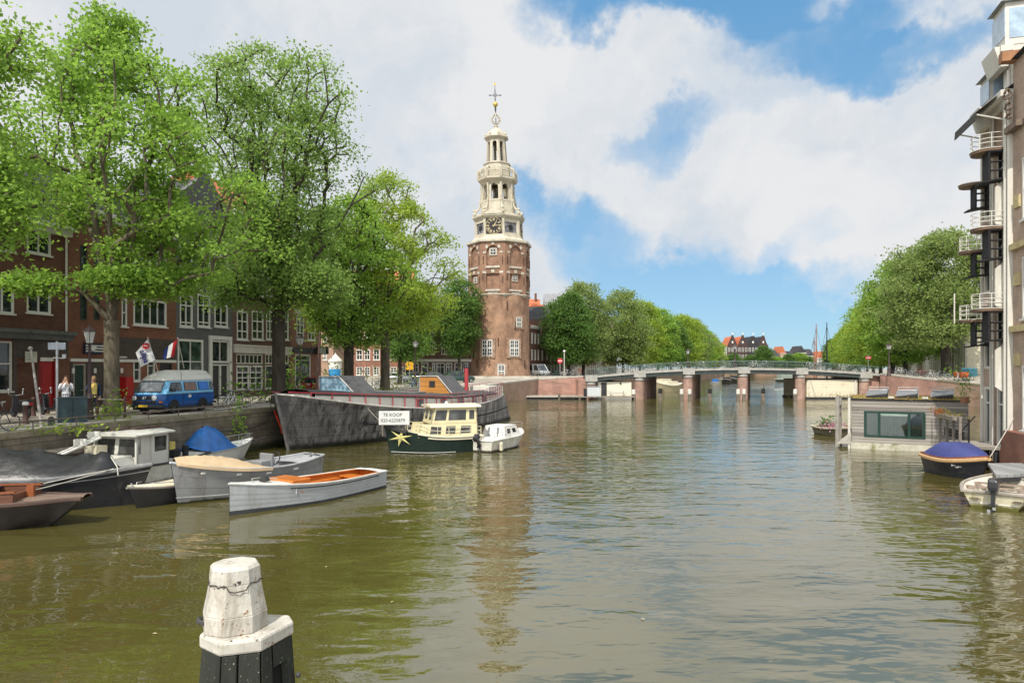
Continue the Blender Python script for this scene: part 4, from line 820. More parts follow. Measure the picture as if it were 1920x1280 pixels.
for x_, y_, s_, k_, lab in more:
    c = copy_tree(left[s_]); c.location = (x_,y_,2.7); c.scale = (k_*1.1,k_*1.1,k_*.98); c.rotation_euler = (0,0,x_); relabel(c, lab)
right = [('great spreading tree with a thick dark trunk by the parked bikes on the right bank', (60.6,95.5,3.2), 20.6, 8.4, leaf_e, 81, .55, 4.4, 430, 95, .36),
         ('dense bright green tree beside the great one, over the right end of the bridge', (64.5,112,3.4), 19.2, 7.0, leaf_a, 82, .4, 3.2, 340, 75, .42),
         ('yellow-green tree, third in the right-bank row', (72.5,130,3.1), 18.0, 7.0, leaf_c, 83, .4, 3.0, 320, 70, .45)]
for i, (lab, loc, H, R, lm, sd, tr_, fk, nc, nl, lf) in enumerate(right):
    right[i] = tree(lab, loc, H, R, fk, nc, nl, lf, lm, sd, tr=tr_, prof=broad, group=gr, sig=.8, bmat=bark_d, z0=2.6, twig=i == 0, limbs=6, cut=(lambda x, y, z: z < 4.6 or (x > .5 and z < 7.2)) if i == 0 else None)
for x_, y_, s_, k_, lab in [(81,150,1,.97,'green tree, fourth in the right-bank row'),(90,170,2,1.0,'yellowish tree, fifth in the right-bank row'),(100,192,1,.95,'bright tree, sixth in the right-bank row'),(111,218,2,.97,'yellow-green tree, seventh in the right-bank row'),(123,248,2,.95,'tree near the far end of the right-bank row'),(137,282,1,.85,'smaller tree, last but one of the right-bank row'),(152,320,2,.8,'lowest tree ending the right-bank row')]:
    c = copy_tree(right[s_]); c.location = (x_,y_,2.9); c.scale = (k_,k_,k_); c.rotation_euler = (0,0,x_*1.7); relabel(c, lab)
for k, (px, d, top, wd, src, lab) in enumerate([(1375,388,662,34,0,'dark tree in front of the four far gables'),(1407,392,665,30,0,'round tree below the third far gable'),(1432,385,648,36,0,'pointed tree right of the far gables'),(1458,390,668,28,4,'small green tree on the far quay left of the masts'),(1478,388,664,28,0,'dark tree on the far quay'),(1498,392,661,30,4,'green tree among the far roofs'),(1517,389,668,24,0,'lowest tree on the far quay'),(1562,300,636,42,0,'dark green tree beside the mast, left of the right-bank row'),(1590,382,668,30,4,'tree at the far right corner of the canal')]):
    c = copy_tree(left[src]); x_ = X(px,d); H = Zz(top,d) - 2.6; c.location = (x_,d,2.5); kx = wd/F*d/9.5; c.scale = (kx,kx,H/(14.8 if src == 0 else 17.2)); c.rotation_euler = (0,0,k*1.3); relabel(c, lab); c['group'] = 'trees on the far quay'
# ------------------------------------------------------------------ bridge
BY = 99.0; BV = Vector((4.4, 11.5, 0))
def bz(x): return 4.55 - .00232*(x-34.0)**2
bridge = thing('bridge', 'low flat bridge with green railings and brick piers across the canal', 'bridge')
bst = M('bridge_coping', (.33,.32,.29), .85, var=.15, dirt=(.2,.19,.16), dlo=.5, dhi=.75); bgr = M('bridge_beam', (.035,.045,.042), .6, var=.25); road = M('bridge_asphalt', (.11,.108,.1), .9)
bx0, bx1 = 10.6, 53.3; xs = [bx0 + (bx1-bx0)*i/28 for i in range(29)]
m_ = MB()
m_.loft([[(x,BY-.12,bz(x)-.32),(x,BY-.12,bz(x)),(x+BV.x,BY+BV.y+.1,bz(x)),(x+BV.x,BY+BV.y+.1,bz(x)-.32)] for x in xs]); m_.build('deck', bst, bridge)
m_ = MB(); m_.loft([[(x+.3,BY+.7,bz(x)+.004),(x+BV.x-.3,BY+BV.y-.6,bz(x)+.004)] for x in xs], closed=False); m_.build('roadway', road, bridge)
pier_x = [11.5, 18.5, 25.6, 33.6, 42.0, 51.3]
spans = list(zip(pier_x[:-1], pier_x[1:]))
for a, b in spans:
    n = 6; q = [a+.5+(b-a-1.0)*i/n for i in range(n+1)]
    for off in (0, 1/3, 2/3, 1):
        m_ = MB(); o_ = BV*off*.98; m_.loft([[(x+o_.x,BY+.02+o_.y,bz(x)-.86),(x+o_.x,BY+.02+o_.y,bz(x)-.33),(x+o_.x,BY+.22+o_.y,bz(x)-.33),(x+o_.x,BY+.22+o_.y,bz(x)-.86)] for x in q]); m_.build('beam', bgr, bridge)
pbr = BR('pier_brick', (.36,.225,.175), (.30,.185,.145), (.28,.21,.17), .12, .3, .25)
pside = pbr
for i, x in enumerate(pier_x):
    top = bz(x)-.8; m_ = MB(); n = 12; r = .72
    vd = BV.normalized(); nd = Vector((vd.y,-vd.x,0))
    ring = [Vector((x,BY+.55,0)) + nd*(r*math.cos(a)) - vd*(r*math.sin(a)) for a in [math.pi*k/n for k in range(n+1)]] + [Vector((x,BY+.55,0)) + BV*.93 - nd*(r*math.cos(a)) + vd*(r*math.sin(a)) for a in [math.pi*k/n for k in range(n+1)]]
    m_.prism([(p.x,p.y) for p in ring], -1.2, top-.45); p = m_.build('pier', pbr, bridge)
    c_ = Vector((x,BY+.55,0)) + BV*.46; sc_ = [c_ + (q-c_)*1.0 + (q-c_).normalized()*.12 for q in ring]
    m_ = MB(); m_.prism([(q.x,q.y) for q in sc_], top-.448, top-.2); m_.prism([(q.x,q.y) for q in ring], top-.198, top); m_.build('pier_cap', bst, p)
    m_ = MB(); m_.box(x-.85,x+.85,BY-.28,BY+1.2,top+.002,bz(x)+.12); m_.build('bearing_block', bst, p)
for x0_, x1_ in ((9.7,11.0),(51.9,54.6)): m_ = MB(); m_.box(x0_,x1_,BY+.5,BY+12,-1,bz(x0_)-.34); m_.build('abutment', pinkwall, bridge)
rmat = M('railing_green', (.10,.14,.125), .5, var=.15)
m_ = MB()
for o_ in (Vector((0,.12,0)), BV + Vector((0,-.1,0))):
    for h, r in ((1.0,.04),(.55,.022),(.15,.022)): m_.tube([(x+o_.x,BY+o_.y,bz(x)+h) for x in xs], r, 5)
    x = bx0
    while x < bx1:
        m_.tube([(x+o_.x,BY+o_.y,bz(x)),(x+o_.x,BY+o_.y,bz(x)+1.05)], .035, 4)
        if o_.y < 5:
            for k in range(1,8): xx = x + 2.1*k/8; m_.tube([(xx+o_.x,BY+o_.y,bz(xx)+.15),(xx+o_.x,BY+o_.y,bz(xx)+1.0)], .012, 3)
        x += 2.1
m_.build('railing', rmat, bridge)
# floating houses moored in the outer spans
plank_c = PLANK('cream_planks', (.62,.56,.42), .22, 2, gap=(.36,.32,.24), var=.08, gw=.08, dirt=(.42,.38,.28))
fh = thing('houseboat', 'cream floating house box filling the left end span of the bridge', 'houseboat')
m_ = MB(); m_.box(12.5,17.4,BY+.5,BY+9,.35,2.5); m_.build('cabin', M('cream_box', (.66,.62,.49), .6, var=.06, dirt=(.45,.42,.32), dlo=.6, dhi=.85), fh)
m_ = MB(); m_.box(12.3,17.6,BY+.3,BY+9.2,-.3,.348); m_.build('pontoon', M('grey_concrete', (.28,.27,.25), .9), fh)
m_ = MB(); m_.box(13.0,13.8,BY+.44,BY+.498,.4,2.4); m_.build('door', dark, fh); m_ = MB(); m_.ball((15.8,BY+.4,2.3),.14,8); m_.build('lamp', black, fh)
fh = thing('houseboat', 'cream planked floating house filling the right end span of the bridge', 'houseboat')
m_ = MB(); m_.box(42.95,50.35,BY+.5,BY+9,.3,2.8); m_.build('cabin', plank_c, fh); m_ = MB(); m_.box(42.85,50.45,BY+.35,BY+9.2,-.3,.298); m_.build('pontoon', dark, fh)
m_ = MB(); m_.box(42.9,50.4,BY+.45,BY+9,2.802,2.9); m_.build('roof', dark, fh)
for q_, r_ in (([(43.3,BY+.4,.4),(43.3,BY+.4,2.75)],.05),([(43.5,BY+.4,2.75),(44.2,BY+.4,.5)],.04),([(50.0,BY+.4,.3),(50.0,BY+.4,2.75)],.1)): m_ = MB(); m_.tube(q_, r_); m_.build('post', offwhite, fh)
wood = PLANK('grey_wood', (.22,.19,.15), .2, 0, var=.25)
jt = thing('jetty', 'long low floating jetty in front of the tower plinth', 'jetty')
m_ = MB(); m_.box(.6,10.6,99.2,101.2,.28,.48); m_.build('deck', M('jetty_planks', (.36,.33,.28), .85, var=.2), jt); m_ = MB(); m_.box(.7,10.5,99.4,101.0,-.3,.278); m_.build('float', dark, jt)
jt = thing('jetty', 'timber landing stage with posts by the left bridge span', 'jetty')
m_ = MB(); m_.box(6.6,17.6,96.6,98.4,.35,.5); m_.build('deck', wood, jt)
for x in (6.7,9.6,13,17.4):
    m_ = MB(); m_.tube([(x,96.7,-1),(x,96.7,.9 if x < 7 else .4)], .16, 8); m_.build('post', M('jetty_post', (.12,.10,.08), .9), jt)
ct = thing('cabinet', 'grey metal cabinet on the landing stage left of the bridge', 'cabinet')
m_ = MB(); m_.box(10.7,12.6,96.9,98.2,.5,1.85); m_.build('body', M('grey_panel', (.46,.48,.48), .5, var=.06), ct, bevel=.03); m_ = MB(); m_.box(10.65,12.65,96.85,98.25,1.852,1.92); m_.build('lid', grey, ct); m_ = MB(); m_.box(10.2,10.6,96.9,97.3,-.5,1.6); m_.build('post', black, ct)
pt = thing('picnic_table', 'weathered wooden picnic table on the stage under the left bridge span', 'table')
m_ = MB(); m_.box(13.8,16.4,97.35,98.05,1.2,1.27); m_.build('tabletop', offwhite, pt)
for y_ in (96.85,98.3): m_ = MB(); m_.box(13.8,16.4,y_-.14,y_+.14,.88,.94); m_.build('bench_seat', offwhite, pt)
for x_ in (14.2,16.0):
    m_ = MB(); m_.tube([(x_,97.0,.5),(x_,97.5,1.2)], .05); m_.tube([(x_,98.3,.5),(x_,97.9,1.2)], .05); m_.tube([(x_,96.8,.85),(x_,98.35,.85)], .04); m_.build('leg', offwhite, pt)
gp = 'fender posts standing at the bridge piers'
def post(x, y, h, r, capm, lab):
    t = thing('mooring_post', lab, 'post', (x,y,0), 0, gp); m_ = MB(); m_.lathe([(r,-1.5),(r*.95,h*.55)], 8); m_.build('shaft', M('fender_timber', (.15,.125,.10), .9, var=.3), t)
    m_ = MB(); m_.lathe([(r*.96,h*.552),(r*.9,h-.05),(r*.7,h)], 8); m_.build('cap', capm, t)
for px, h, r, cm, lab in ((1188,1.45,.3,offwhite,'pale-capped post left of the first bridge pier'),(1278,1.5,.28,offwhite,'left of two pale posts at the second bridge pier'),(1293,1.5,.28,offwhite,'right of two pale posts at the second bridge pier'),(1331,1.6,.3,black,'black post right of the second bridge pier'),(1238,1.6,.3,black,'black post right of the first bridge pier'),(1384,1.5,.28,offwhite,'left of two pale posts at the third bridge pier'),(1395,1.5,.28,offwhite,'right of two pale posts at the third bridge pier'),(1431,1.6,.3,black,'black post right of the third bridge pier'),(1491,1.5,.3,offwhite,'pale post left of the fourth bridge pier')):
    post(X(px,97.6), 97.6, h, r, cm, lab)
# ------------------------------------------------------------------ bicycles
def bike_geo(fr, wh, bar, sad, split):
    parts = {}
    def P_(n): return parts.setdefault(n if split else 'frame', MB())
    for x in (-.53,.53):
        w = MB() if split else P_('x')
        w.m = 0 if split else 1
        w.tube([(x+.335*math.cos(2*math.pi*k/18),0,.35+.335*math.sin(2*math.pi*k/18)) for k in range(18)], .024 if not split else .02, 5, closed=True)
        for k in range(5): a = 2*math.pi*k/5; w.tube([(x-.3*math.cos(a),0,.35-.3*math.sin(a)),(x+.3*math.cos(a),0,.35+.3*math.sin(a))], .005, 3)
        if split: parts['wheel%+d' % (1 if x > 0 else -1)] = w
        else: w.m = 0
    f = P_('frame'); q = .018 if split else .026
    for a, b in (((-.53,.35),(-.05,.30)),((-.05,.30),(-.2,.88)),((-.53,.35),(-.16,.74)),((-.05,.30),(.36,.78)),((-.13,.66),(.34,.72)),((.33,.92),(.53,.35))): f.tube([(a[0],0,a[1]),(b[0],0,b[1])], q, 6)
    f.box(-.88,-.5,-.06,.06,.71,.74); f.tube([(-.53,-.05,.35),(-.72,-.05,.72)], .01, 4); f.tube([(-.9,0,.4),(-.8,0,.62),(-.6,0,.74),(-.35,0,.68)], .02, 5)
    f.tube([(-.05,-.12,.22),(-.05,.12,.38)], .014, 5)
    b = P_('handlebar'); b.tube([(.33,0,.9),(.31,0,1.02),(.32,-.24,1.05),(.14,-.28,1.03)], .014 if split else .02, 5); b.tube([(.32,0,1.04),(.32,.24,1.05),(.14,.28,1.03)], .014 if split else .02, 5)
    s = P_('saddle'); s.loft([[(x,-w_,.92+d),(x,w_,.92+d),(x,w_*.8,.97),(x,-w_*.8,.97)] for x, w_, d in ((-.34,.1,0),(-.22,.09,.01),(-.05,.025,.02))])
    return parts
GB = 'bicycles parked along the quays'
BLK = M('bike_black', (.02,.02,.022), .4); TY = M('bike_tyre', (.03,.03,.03), .8); GRYB = M('bike_grey', (.35,.36,.36), .4, .5)
def bike(lab, loc, rz, fm, lean=.1, wm=None, group=GB):
    t = thing('bicycle', lab, 'bicycle', loc, rz, group); t.rotation_euler = (lean,0,rz)
    for n, mb in bike_geo(0,0,0,0,True).items():
        nm = 'wheel' if n.startswith('wheel') else n; mb.build(nm, {'wheel': wm or TY, 'frame': fm, 'handlebar': GRYB, 'saddle': rubber}[nm], t)
    return t
def small_bike(fm, wm):
    mb = bike_geo(0,0,0,0,False)['frame']; o = mb.build('bicycle', [fm, wm]); return o
protos = [('dark', small_bike(BLK, TY)), ('silver', small_bike(GRYB, GRYB)), ('green', small_bike(M('bike_green', (.05,.12,.09), .4), TY)), ('white', small_bike(white, GRYB)), ('rusty red', small_bike(M('bike_red', (.3,.05,.03), .5), TY)), ('pale blue', small_bike(M('bike_blue', (.15,.28,.42), .4), TY))]
used = set()
def put_bike(k, loc, rz, where, lean=.12, group='bicycles parked on and around the bridge'):
    c, o = protos[k]
    if k in used: o = o.copy(); COL.objects.link(o)
    used.add(k); o.location = loc; o.rotation_euler = (lean,0,rz); tag(o, c + ' bicycle ' + where, 'bicycle', group)
rb = random.Random(4)
spn = ['leaning on the bridge railing above the left end span','leaning on the bridge railing left of its middle','leaning on the railing at the middle of the bridge','leaning on the bridge railing right of its middle','leaning on the railing at the right end of the bridge']
for i, (a, b) in enumerate(spans):
    x = a + .4; ks = [0,1,2,0,1] if i < 3 else [0,3,1,0,2]; n = 0
    while x < b - .6:
        put_bike(ks[n % 5], (x, BY+.5, bz(x)), rb.choice((0, math.pi)) + rb.uniform(-.12,.12), spn[i], rb.uniform(-.02,.16)); x += rb.uniform(.9,1.7) if i in (1,2,3) else rb.uniform(.7,1.2); n += 1
for k in range(9):
    x = 4.6 + k*.72; put_bike((0,1,0,2,0,3,0,1,4)[k], (x, 104.9+rb.uniform(-.2,.3), 2.95+.05*k), rb.uniform(-.9,.9), 'parked on the quay between the tower and the bridge')
for k in range(12):
    f = k/11; y = 97.5 - 13*f + rb.uniform(-.3,.3); put_bike((0,3,0,1,4,0,3,0,1,0,3,0)[k], (54.4+.9*f+rb.uniform(0,.6), y, 2.5+(y-79)/19.6*1.2), rb.uniform(-.9,.9)+1.57, ('standing at the top of the pink ramp wall' if f < .4 else 'parked by the posts above the sloping pink wall' if f < .75 else 'parked at the foot of the ramp near the great tree'))
for k in range(8): put_bike((5,5,0,5,0,1,5,0)[k], (-10.6+k*.62, 73+.4*(k % 2), 2.25), 1.2+rb.uniform(-.4,.4), 'in the cluster of bikes under the round bright tree')
# ------------------------------------------------------------------ boats
class Hull:
    """a boat's lines: x from the stern (0) to the bow (L), z from the waterline; b = half beam at the gunwale, h = gunwale height"""
    def __init__(s, L, B, hs, hm, hb, tr=.7, rake=.5, srake=.1, tm=.45, pw=2.2, wl=.86, flare=.45, draft=.3, ht=.4, blunt=.02, pe=1.0):
        s.__dict__.update(locals()); del s.__dict__['s']
    def h(s, t): return s.hm + ((s.hs-s.hm)*((s.ht-t)/s.ht)**2 if t < s.ht else (s.hb-s.hm)*((t-s.ht)/(1-s.ht))**2)
    def b(s, t): return s.B/2*(s.tr+(1-s.tr)*math.sin(math.pi/2*t/s.tm)) if t < s.tm else s.B/2*max(s.blunt, max(0,1-((t-s.tm)/(1-s.tm))**s.pw)**s.pe)
    def w(s, t): return s.b(t)*(s.wl - s.flare*max(0,(t-.45)/.55)**1.6)
    def x(s, t, z): h = s.h(t); f = min(1.2, z/h); return s.L*t + s.rake*(f-1)*max(0,(t-.55)/.45)**2 + s.srake*(1-f)*max(0,(.3-t)/.3)**2
    def y(s, t, z):
        w, b, h = s.w(t), s.b(t), s.h(t)
        return w*max(0,(z+s.draft)/s.draft)**.5 if z < 0 else w + (b-w)*min(1.1, z/h)**1.15
    def p(s, t, z, side, inset=0.0): return (s.x(t,z), side*max(0,s.y(t,z)-inset), z)
    def gun(s, t, side, inset=0.0, dz=0.0): return (s.x(t,s.h(t)), side*max(.0,s.b(t)-inset), s.h(t)+dz)
    def skin(s, z0f, z1f, mat, name, par, n=24, nz=6, grow=0.0, t0=0.0, t1=1.0, bottom=False):
        """outer shell between two relative heights (-1 keel, 0 waterline, 1 gunwale)"""
        m = MB(); zz = lambda t, f: f*s.h(t) if f >= 0 else f*s.draft
        for side in (-1,1):
            rows = []
            for i in range(n+1):
                t = t0 + (t1-t0)*i/n; rows.append([(lambda q: (q[0], q[1]+side*grow, q[2]))(s.p(t, zz(t, z0f+(z1f-z0f)*k/nz), side)) for k in range(nz+1)])
            m.loft(rows, closed=False)
        if t0 == 0 and s.tr > .03:
            a = [s.p(0, zz(0, z0f+(z1f-z0f)*k/nz), -1) for k in range(nz+1)]; b = [s.p(0, zz(0, z0f+(z1f-z0f)*k/nz), 1) for k in range(nz+1)]
            g = grow; a = [(q[0]-g,q[1],q[2]) for q in a]; b = [(q[0]-g,q[1],q[2]) for q in b]
            for k in range(nz): m.quad(a[k], b[k], b[k+1], a[k+1])
        return m.build(name, mat, par, smooth=40)
    def rail(s, mat, name, par, r=.035, dz=0.0, t0=0.0, t1=1.0, inset=0.0, n=26, zf=None, stern=True):
        m = MB()
        for side in (-1,1):
            ts = [t0+(t1-t0)*i/n for i in range(n+1)]
            m.tube([s.gun(t, side, inset, dz) if zf is None else s.p(t, zf*s.h(t), side, -.01) for t in ts], r, 6)
        if stern and t0 == 0 and s.tr > .03: m.tube([s.gun(0,-1,inset,dz) if zf is None else s.p(0,zf*s.h(0),-1), s.gun(0,1,inset,dz) if zf is None else s.p(0,zf*s.h(0),1)], r, 6)
        return m.build(name, mat, par, smooth=50)
    def deck(s, t0, t1, mat, name, par, dz=-.03, camber=.05, inset=.02, n=16, lip=0.0):
        m = MB(); rows = []
        for i in range(n+1):
            t = t0+(t1-t0)*i/n; b = max(.005, s.b(t)-inset); X_ = s.x(t,s.h(t)); z = s.h(t)+dz
            rows.append([(X_, b*f, z+camber*(1-f*f)) for f in (-1,-.6,-.2,.2,.6,1)])
        m.loft(rows, closed=False)
        if lip:
            for r0 in (rows[0],): 
                for a, b in zip(r0[:-1], r0[1:]): m.quad(a, b, (b[0],b[1],b[2]-lip), (a[0],a[1],a[2]-lip))
        return m.build(name, mat, par)
    def inner(s, t0, t1, zf, mat, name, par, th=.06, n=20, bulk=True):
        m = MB(); rows = []
        for i in range(n+1):
            t = t0+(t1-t0)*i/n; h = s.h(t); X_ = s.x(t,h); b = max(.01,s.b(t)-th); w = max(.008, min(b, s.y(t,zf)-th)); zc = min(zf, h-.05)
            rows.append([(X_,-b,h-.01),(X_,-b*.5-w*.5,(h+zc)/2),(X_,-w,zc),(X_,w,zc),(X_,b*.5+w*.5,(h+zc)/2),(X_,b,h-.01)])
        m.loft(rows, closed=False)
        if bulk: m.poly(rows[0]); m.poly(rows[-1])
        return m.build(name, mat, par)
def boat(name, label, cat, stern, bow, group=None):
    d = Vector((bow[0]-stern[0], bow[1]-stern[1])); r = thing(name, label, cat, (stern[0],stern[1],0), math.atan2(d.y,d.x), group); return r, d.length
gl_ = 'boats moored along the left quay'; gr_ = 'boats moored by the right-hand building'
alu = M('boat_aluminium', (.27,.275,.28), .42, .35, var=.12, scale=1.2, dirt=(.15,.13,.11), dscale=1.6, dlo=.50, dhi=.74, dstretch=(1,1,.25))
# sloop with a beige cover
r, L_ = boat('workboat', 'bare grey metal sloop with a beige cover over its front half', 'boat', (-7.95,27.5), (-11.15,22.3), gl_)
H = Hull(L_,2.15,1.05,.93,1.42,tr=.5,rake=.25,srake=.05,wl=.85,flare=.5,tm=.4,pw=2.4,draft=.4)
H.skin(-1,1,scum(alu),'hull',r); [H.rail(M('weld_line', (.2,.2,.205), .5),'weld_seam',r,.004,zf=q,stern=False) for q in (.42,.7)]; H.rail(M('gunwale_alu', (.45,.46,.46), .35, .5), 'gunwale', r, .04); H.inner(.03,.72,.32,M('inside_alu', (.36,.365,.37), .5, .2, var=.12),'inside',r); H.rail(MATS['gunwale_alu'],'rubbing_strake',r,.02,zf=.16,stern=False)
H.deck(.0,.2,MATS['inside_alu'],'stern_deck',r,dz=-.12,inset=.07)
beige = M('beige_canvas', (.43,.32,.195), .85, var=.1, bump=.35, bscale=5, dirt=(.42,.30,.17), dlo=.5, dhi=.7)
m_ = MB(); rows = []
for i in range(15):
    t = .48+.5*i/14; b = H.b(t)+.05; hh = .36*math.sin(math.pi*min(1,(i+.4)/7)/2 if i < 7 else math.pi/2)*(1-max(0,(i-8)/6)**2*.6); X_ = H.x(t,H.h(t)); z = H.h(t)
    rows.append([(X_, b*f, z+.02-(.1 if abs(f) == 1 else 0)+hh*max(0,1-abs(f+.12)**1.5)+.03*math.sin(i*2.3+f*9)*(1-abs(f))) for f in (-1,-.985,-.75,-.5,-.25,0,.25,.5,.75,.985,1)])
m_.loft(rows, closed=False); m_.build('tarpaulin', beige, r, smooth=60)
m_ = MB(); m_.box(L_*.37,L_*.39,-.35,.35,.33,1.32); m_.box(L_*.37,L_*.46,-.28,.28,.33,1.1); cn = m_.build('steering_console', alu, r, bevel=.03)
m_ = MB(); m_.T = Matrix.Translation((L_*.33,.1,1.12)) @ Matrix.Rotation(R_(75),4,'Y'); m_.tube([(.24*math.cos(a*math.pi/8),.24*math.sin(a*math.pi/8),0) for a in range(16)], .022, 5, closed=True); m_.tube([(-.24,0,0),(.24,0,0)],.012,4); m_.T = None; m_.build('wheel', black, cn)
m_ = MB()
for t in (.3,.5,.68,.86):
    for sd in (-1,1): p = H.p(t, H.h(t)*.82, sd, -.012); m_.box(p[0]-.1,p[0]+.1,p[1]-.015,p[1]+.015,p[2]-.035,p[2]+.035)
m_.build('fairlead', white, r)
m_ = MB(); p = H.gun(.97,-1); m_.tube([(p[0]-.45,p[1]-.36,1.1),(p[0]-.45,p[1]-.40,.65)], .02, 5); m_.build('hanging_line', black, r)
m_ = MB()
for t in (.25,.45,.6): p = H.gun(t,-1,0,.02); m_.tube([(p[0],p[1]-.05,p[2]-.35),(p[0],p[1]-.06,p[2]),(p[0],p[1]+.08,p[2]+.03),(p[0]+.1,p[1]+.1,p[2]-.25)], .016, 5)
m_.build('lashing', black, r)
m_ = MB(); m_.lathe([(.02,0),(.05,.02),(.05,.1),(.09,.12)], 8, c=(.25,0)); m_.T = None; q = m_.build('cleat', steel, r); q.location = (0,0,1.0)
# launch with an orange interior
r, L_ = boat('launch', 'long pale grey launch with a glossy orange varnished interior', 'boat', (-5.3,26.15), (-8.62,20.8), gl_)
H = Hull(L_,1.85,.62,.62,.98,tr=.72,rake=.02,srake=-.03,wl=.93,flare=.42,tm=.5,pw=1.7,draft=.3,ht=.25)
lg = M('launch_grey', (.335,.35,.355), .38, var=.07, dirt=(.20,.20,.18), dscale=1.5, dlo=.52, dhi=.76, dstretch=(1,1,.3))
H.skin(.14,1,lg,'hull',r,n=30); H.skin(-1,.14,M('antifouling', (.045,.048,.052), .6),'bottom',r,n=30,grow=.004); H.rail(M('rub_rail', (.5,.5,.47), .5), 'gunwale', r, .03); [H.rail(M('plank_seam', (.24,.25,.25), .6),'plank_seam',r,.003,zf=q) for q in (.32,.5,.68)]; H.rail(black,'rope_groove',r,.016,zf=.84,t0=.08,t1=.72,stern=False)
org = M('orange_varnish', (.50,.15,.025), .28, var=.2, scale=4, stretch=(.3,3,3), coat=.4)
H.inner(.02,.69,.22,org,'inside',r); H.deck(.69,1.0,M('launch_deck', (.5,.5,.46), .6, var=.08, dirt=(.36,.34,.3)),'foredeck',r,inset=.0,dz=.0,lip=.3)
H.deck(0,.06,MATS['launch_deck'],'stern_deck',r,dz=.0,inset=.0)
m_ = MB()
for sd in (-1,1):
    m_.loft([[H.gun(t,sd,.0,.015),H.gun(t,sd,.16,.015),H.gun(t,sd,.16,-.01),H.gun(t,sd,0,-.01)] for t in [.05+.62*i/14 for i in range(15)]])
m_.build('side_deck', org, r)
for t0_, t1_, z_ in ((.1,.18,.5),(.3,.4,.42),(.55,.66,.5)):
    m_ = MB(); b_ = H.b((t0_+t1_)/2)-.1; m_.box(L_*t0_,L_*t1_,-b_,b_,z_-.05,z_); m_.box(L_*t0_+.02,L_*t0_+.06,-b_*.8,b_*.8,.22,z_-.052); m_.build('thwart', org, r)
m_ = MB(); m_.box(L_*.58,L_*.7,-.62,.62,.3,.86); m_.build('locker', org, r, bevel=.02)
for sd in (-1,1):
    m_ = MB(); b_ = H.b(.35)-.12; m_.box(L_*.2,L_*.5,sd*b_-sd*.34 if sd > 0 else -b_,b_ if sd > 0 else -b_+.34,.4,.45); m_.build('side_bench', org, r)
m_ = MB()
for k in range(5): z = .955+.03*k; m_.tube([(L_*.8+.16*math.cos(a*.6)*(1-.1*k),.05+.16*math.sin(a*.6)*(1-.1*k),z-.04) for a in range(11)], .018, 5)
m_.build('rope_coil', M('dark_rope', (.04,.04,.04), .9), r)
m_ = MB(); m_.tube([(L_*.88,.1,1.0),(L_*.84,-.25,.97),(L_*.78,-.3,.95),(L_*.74,.2,.93)], .02, 5); m_.build('deck_line', M('grey_rope', (.3,.28,.24), .9), r)
# black sloop with a black tarpaulin
r, L_ = boat('sloop', 'black tarred sloop under a big folded black tarpaulin', 'boat', (-18.3,21.15), (-12.0,22.75), gl_)
H = Hull(L_,1.9,1.15,1.02,1.3,tr=.6,rake=.45,wl=.85,flare=.55,tm=.45,pw=2.1,draft=.35)
tar = M('tarred_hull', (.014,.014,.017), .5, var=.3, dirt=(.05,.045,.04), dlo=.55, dhi=.8)
H.skin(-1,1,tar,'hull',r); H.rail(M('grey_wale', (.16,.16,.165), .55, var=.3), 'gunwale', r, .055); H.deck(0,1,dark,'deck',r)
H.rail(M('grey_line', (.22,.22,.21), .6), 'rubbing_strake', r, .02, zf=.85, stern=False)
tarp = M('black_tarpaulin', (.012,.0125,.014), .36, var=.3, bump=.8, bscale=3.5, dirt=(.03,.029,.028), dlo=.6, dhi=.8)
m_ = MB(); rows = []; rr = random.Random(2)
for i in range(29):
    u = i/28; t = .0+.83*u; b = H.b(t)+.03; X_ = H.x(t,H.h(t)); z = H.h(t); pk = 1.05-.5*min(1,max(0,u-.25)*1.5)+.05*math.sin(u*14) + (.1 if i == 26 else 0)
    if i == 28: pk = .12
    rows.append([(X_+(.03*math.sin(k*3.1+i)), b*f*(1 if k not in (0,12) else 1.02), z-.07*(k in (0,12))+pk*max(0,1-abs(f)**1.25)+.05*math.sin(k*1.9+i*.9)*(1-abs(f))+.035*math.sin(i*1.7-k*2.2)*(1-f*f)) for k, f in enumerate([-1,-.98,-.8,-.6,-.4,-.2,0,.2,.4,.6,.8,.98,1])])
m_.loft(rows, closed=False); m_.poly(rows[-1]); m_.build('tarpaulin', tarp, r, smooth=50)
m_ = MB()
for f in (-.25,-.1): m_.tube([H.gun(.99,-1,0,.05),(L_*.78,-.75,1.2),(L_*.56,-.98+f*.2,.93)], .014, 5)
m_.tube([(L_*.8,.1,1.65),(L_*.86,-.45,1.3),(L_*.87,-.6,1.05)], .018, 5); m_.build('lashing', M('pale_rope', (.42,.40,.35), .9), r)
# brown barge, bow cut by the frame
r, L_ = boat('tender', 'dark brown wooden tender with a navy cover at the lower left', 'boat', (-19.6,18.8), (-12.3,19.75), gl_)
H = Hull(L_,2.1,.95,.72,.78,tr=.6,rake=.95,wl=.9,flare=.62,tm=.5,pw=3.0,draft=.3,blunt=.3)
H.skin(-1,1,M('brown_black_hull', (.022,.016,.014), .45, var=.3),'hull',r); br = M('brown_wood', (.12,.05,.028), .5, var=.3, scale=4, stretch=(.3,3,3)); H.rail(M('brown_wale', (.075,.045,.035), .5), 'gunwale', r, .07); H.deck(.0,1,M('brown_deck', (.15,.105,.08), .6, var=.25, stretch=(.3,3,3), scale=4),'deck',r,dz=.01,camber=.08)
m_ = MB(); m_.poly([H.gun(1,-1),H.gun(1,1),H.p(1,-.2,1),H.p(1,-.2,-1)]); m_.build('bow_plate', MATS['brown_black_hull'], r)
m_ = MB()
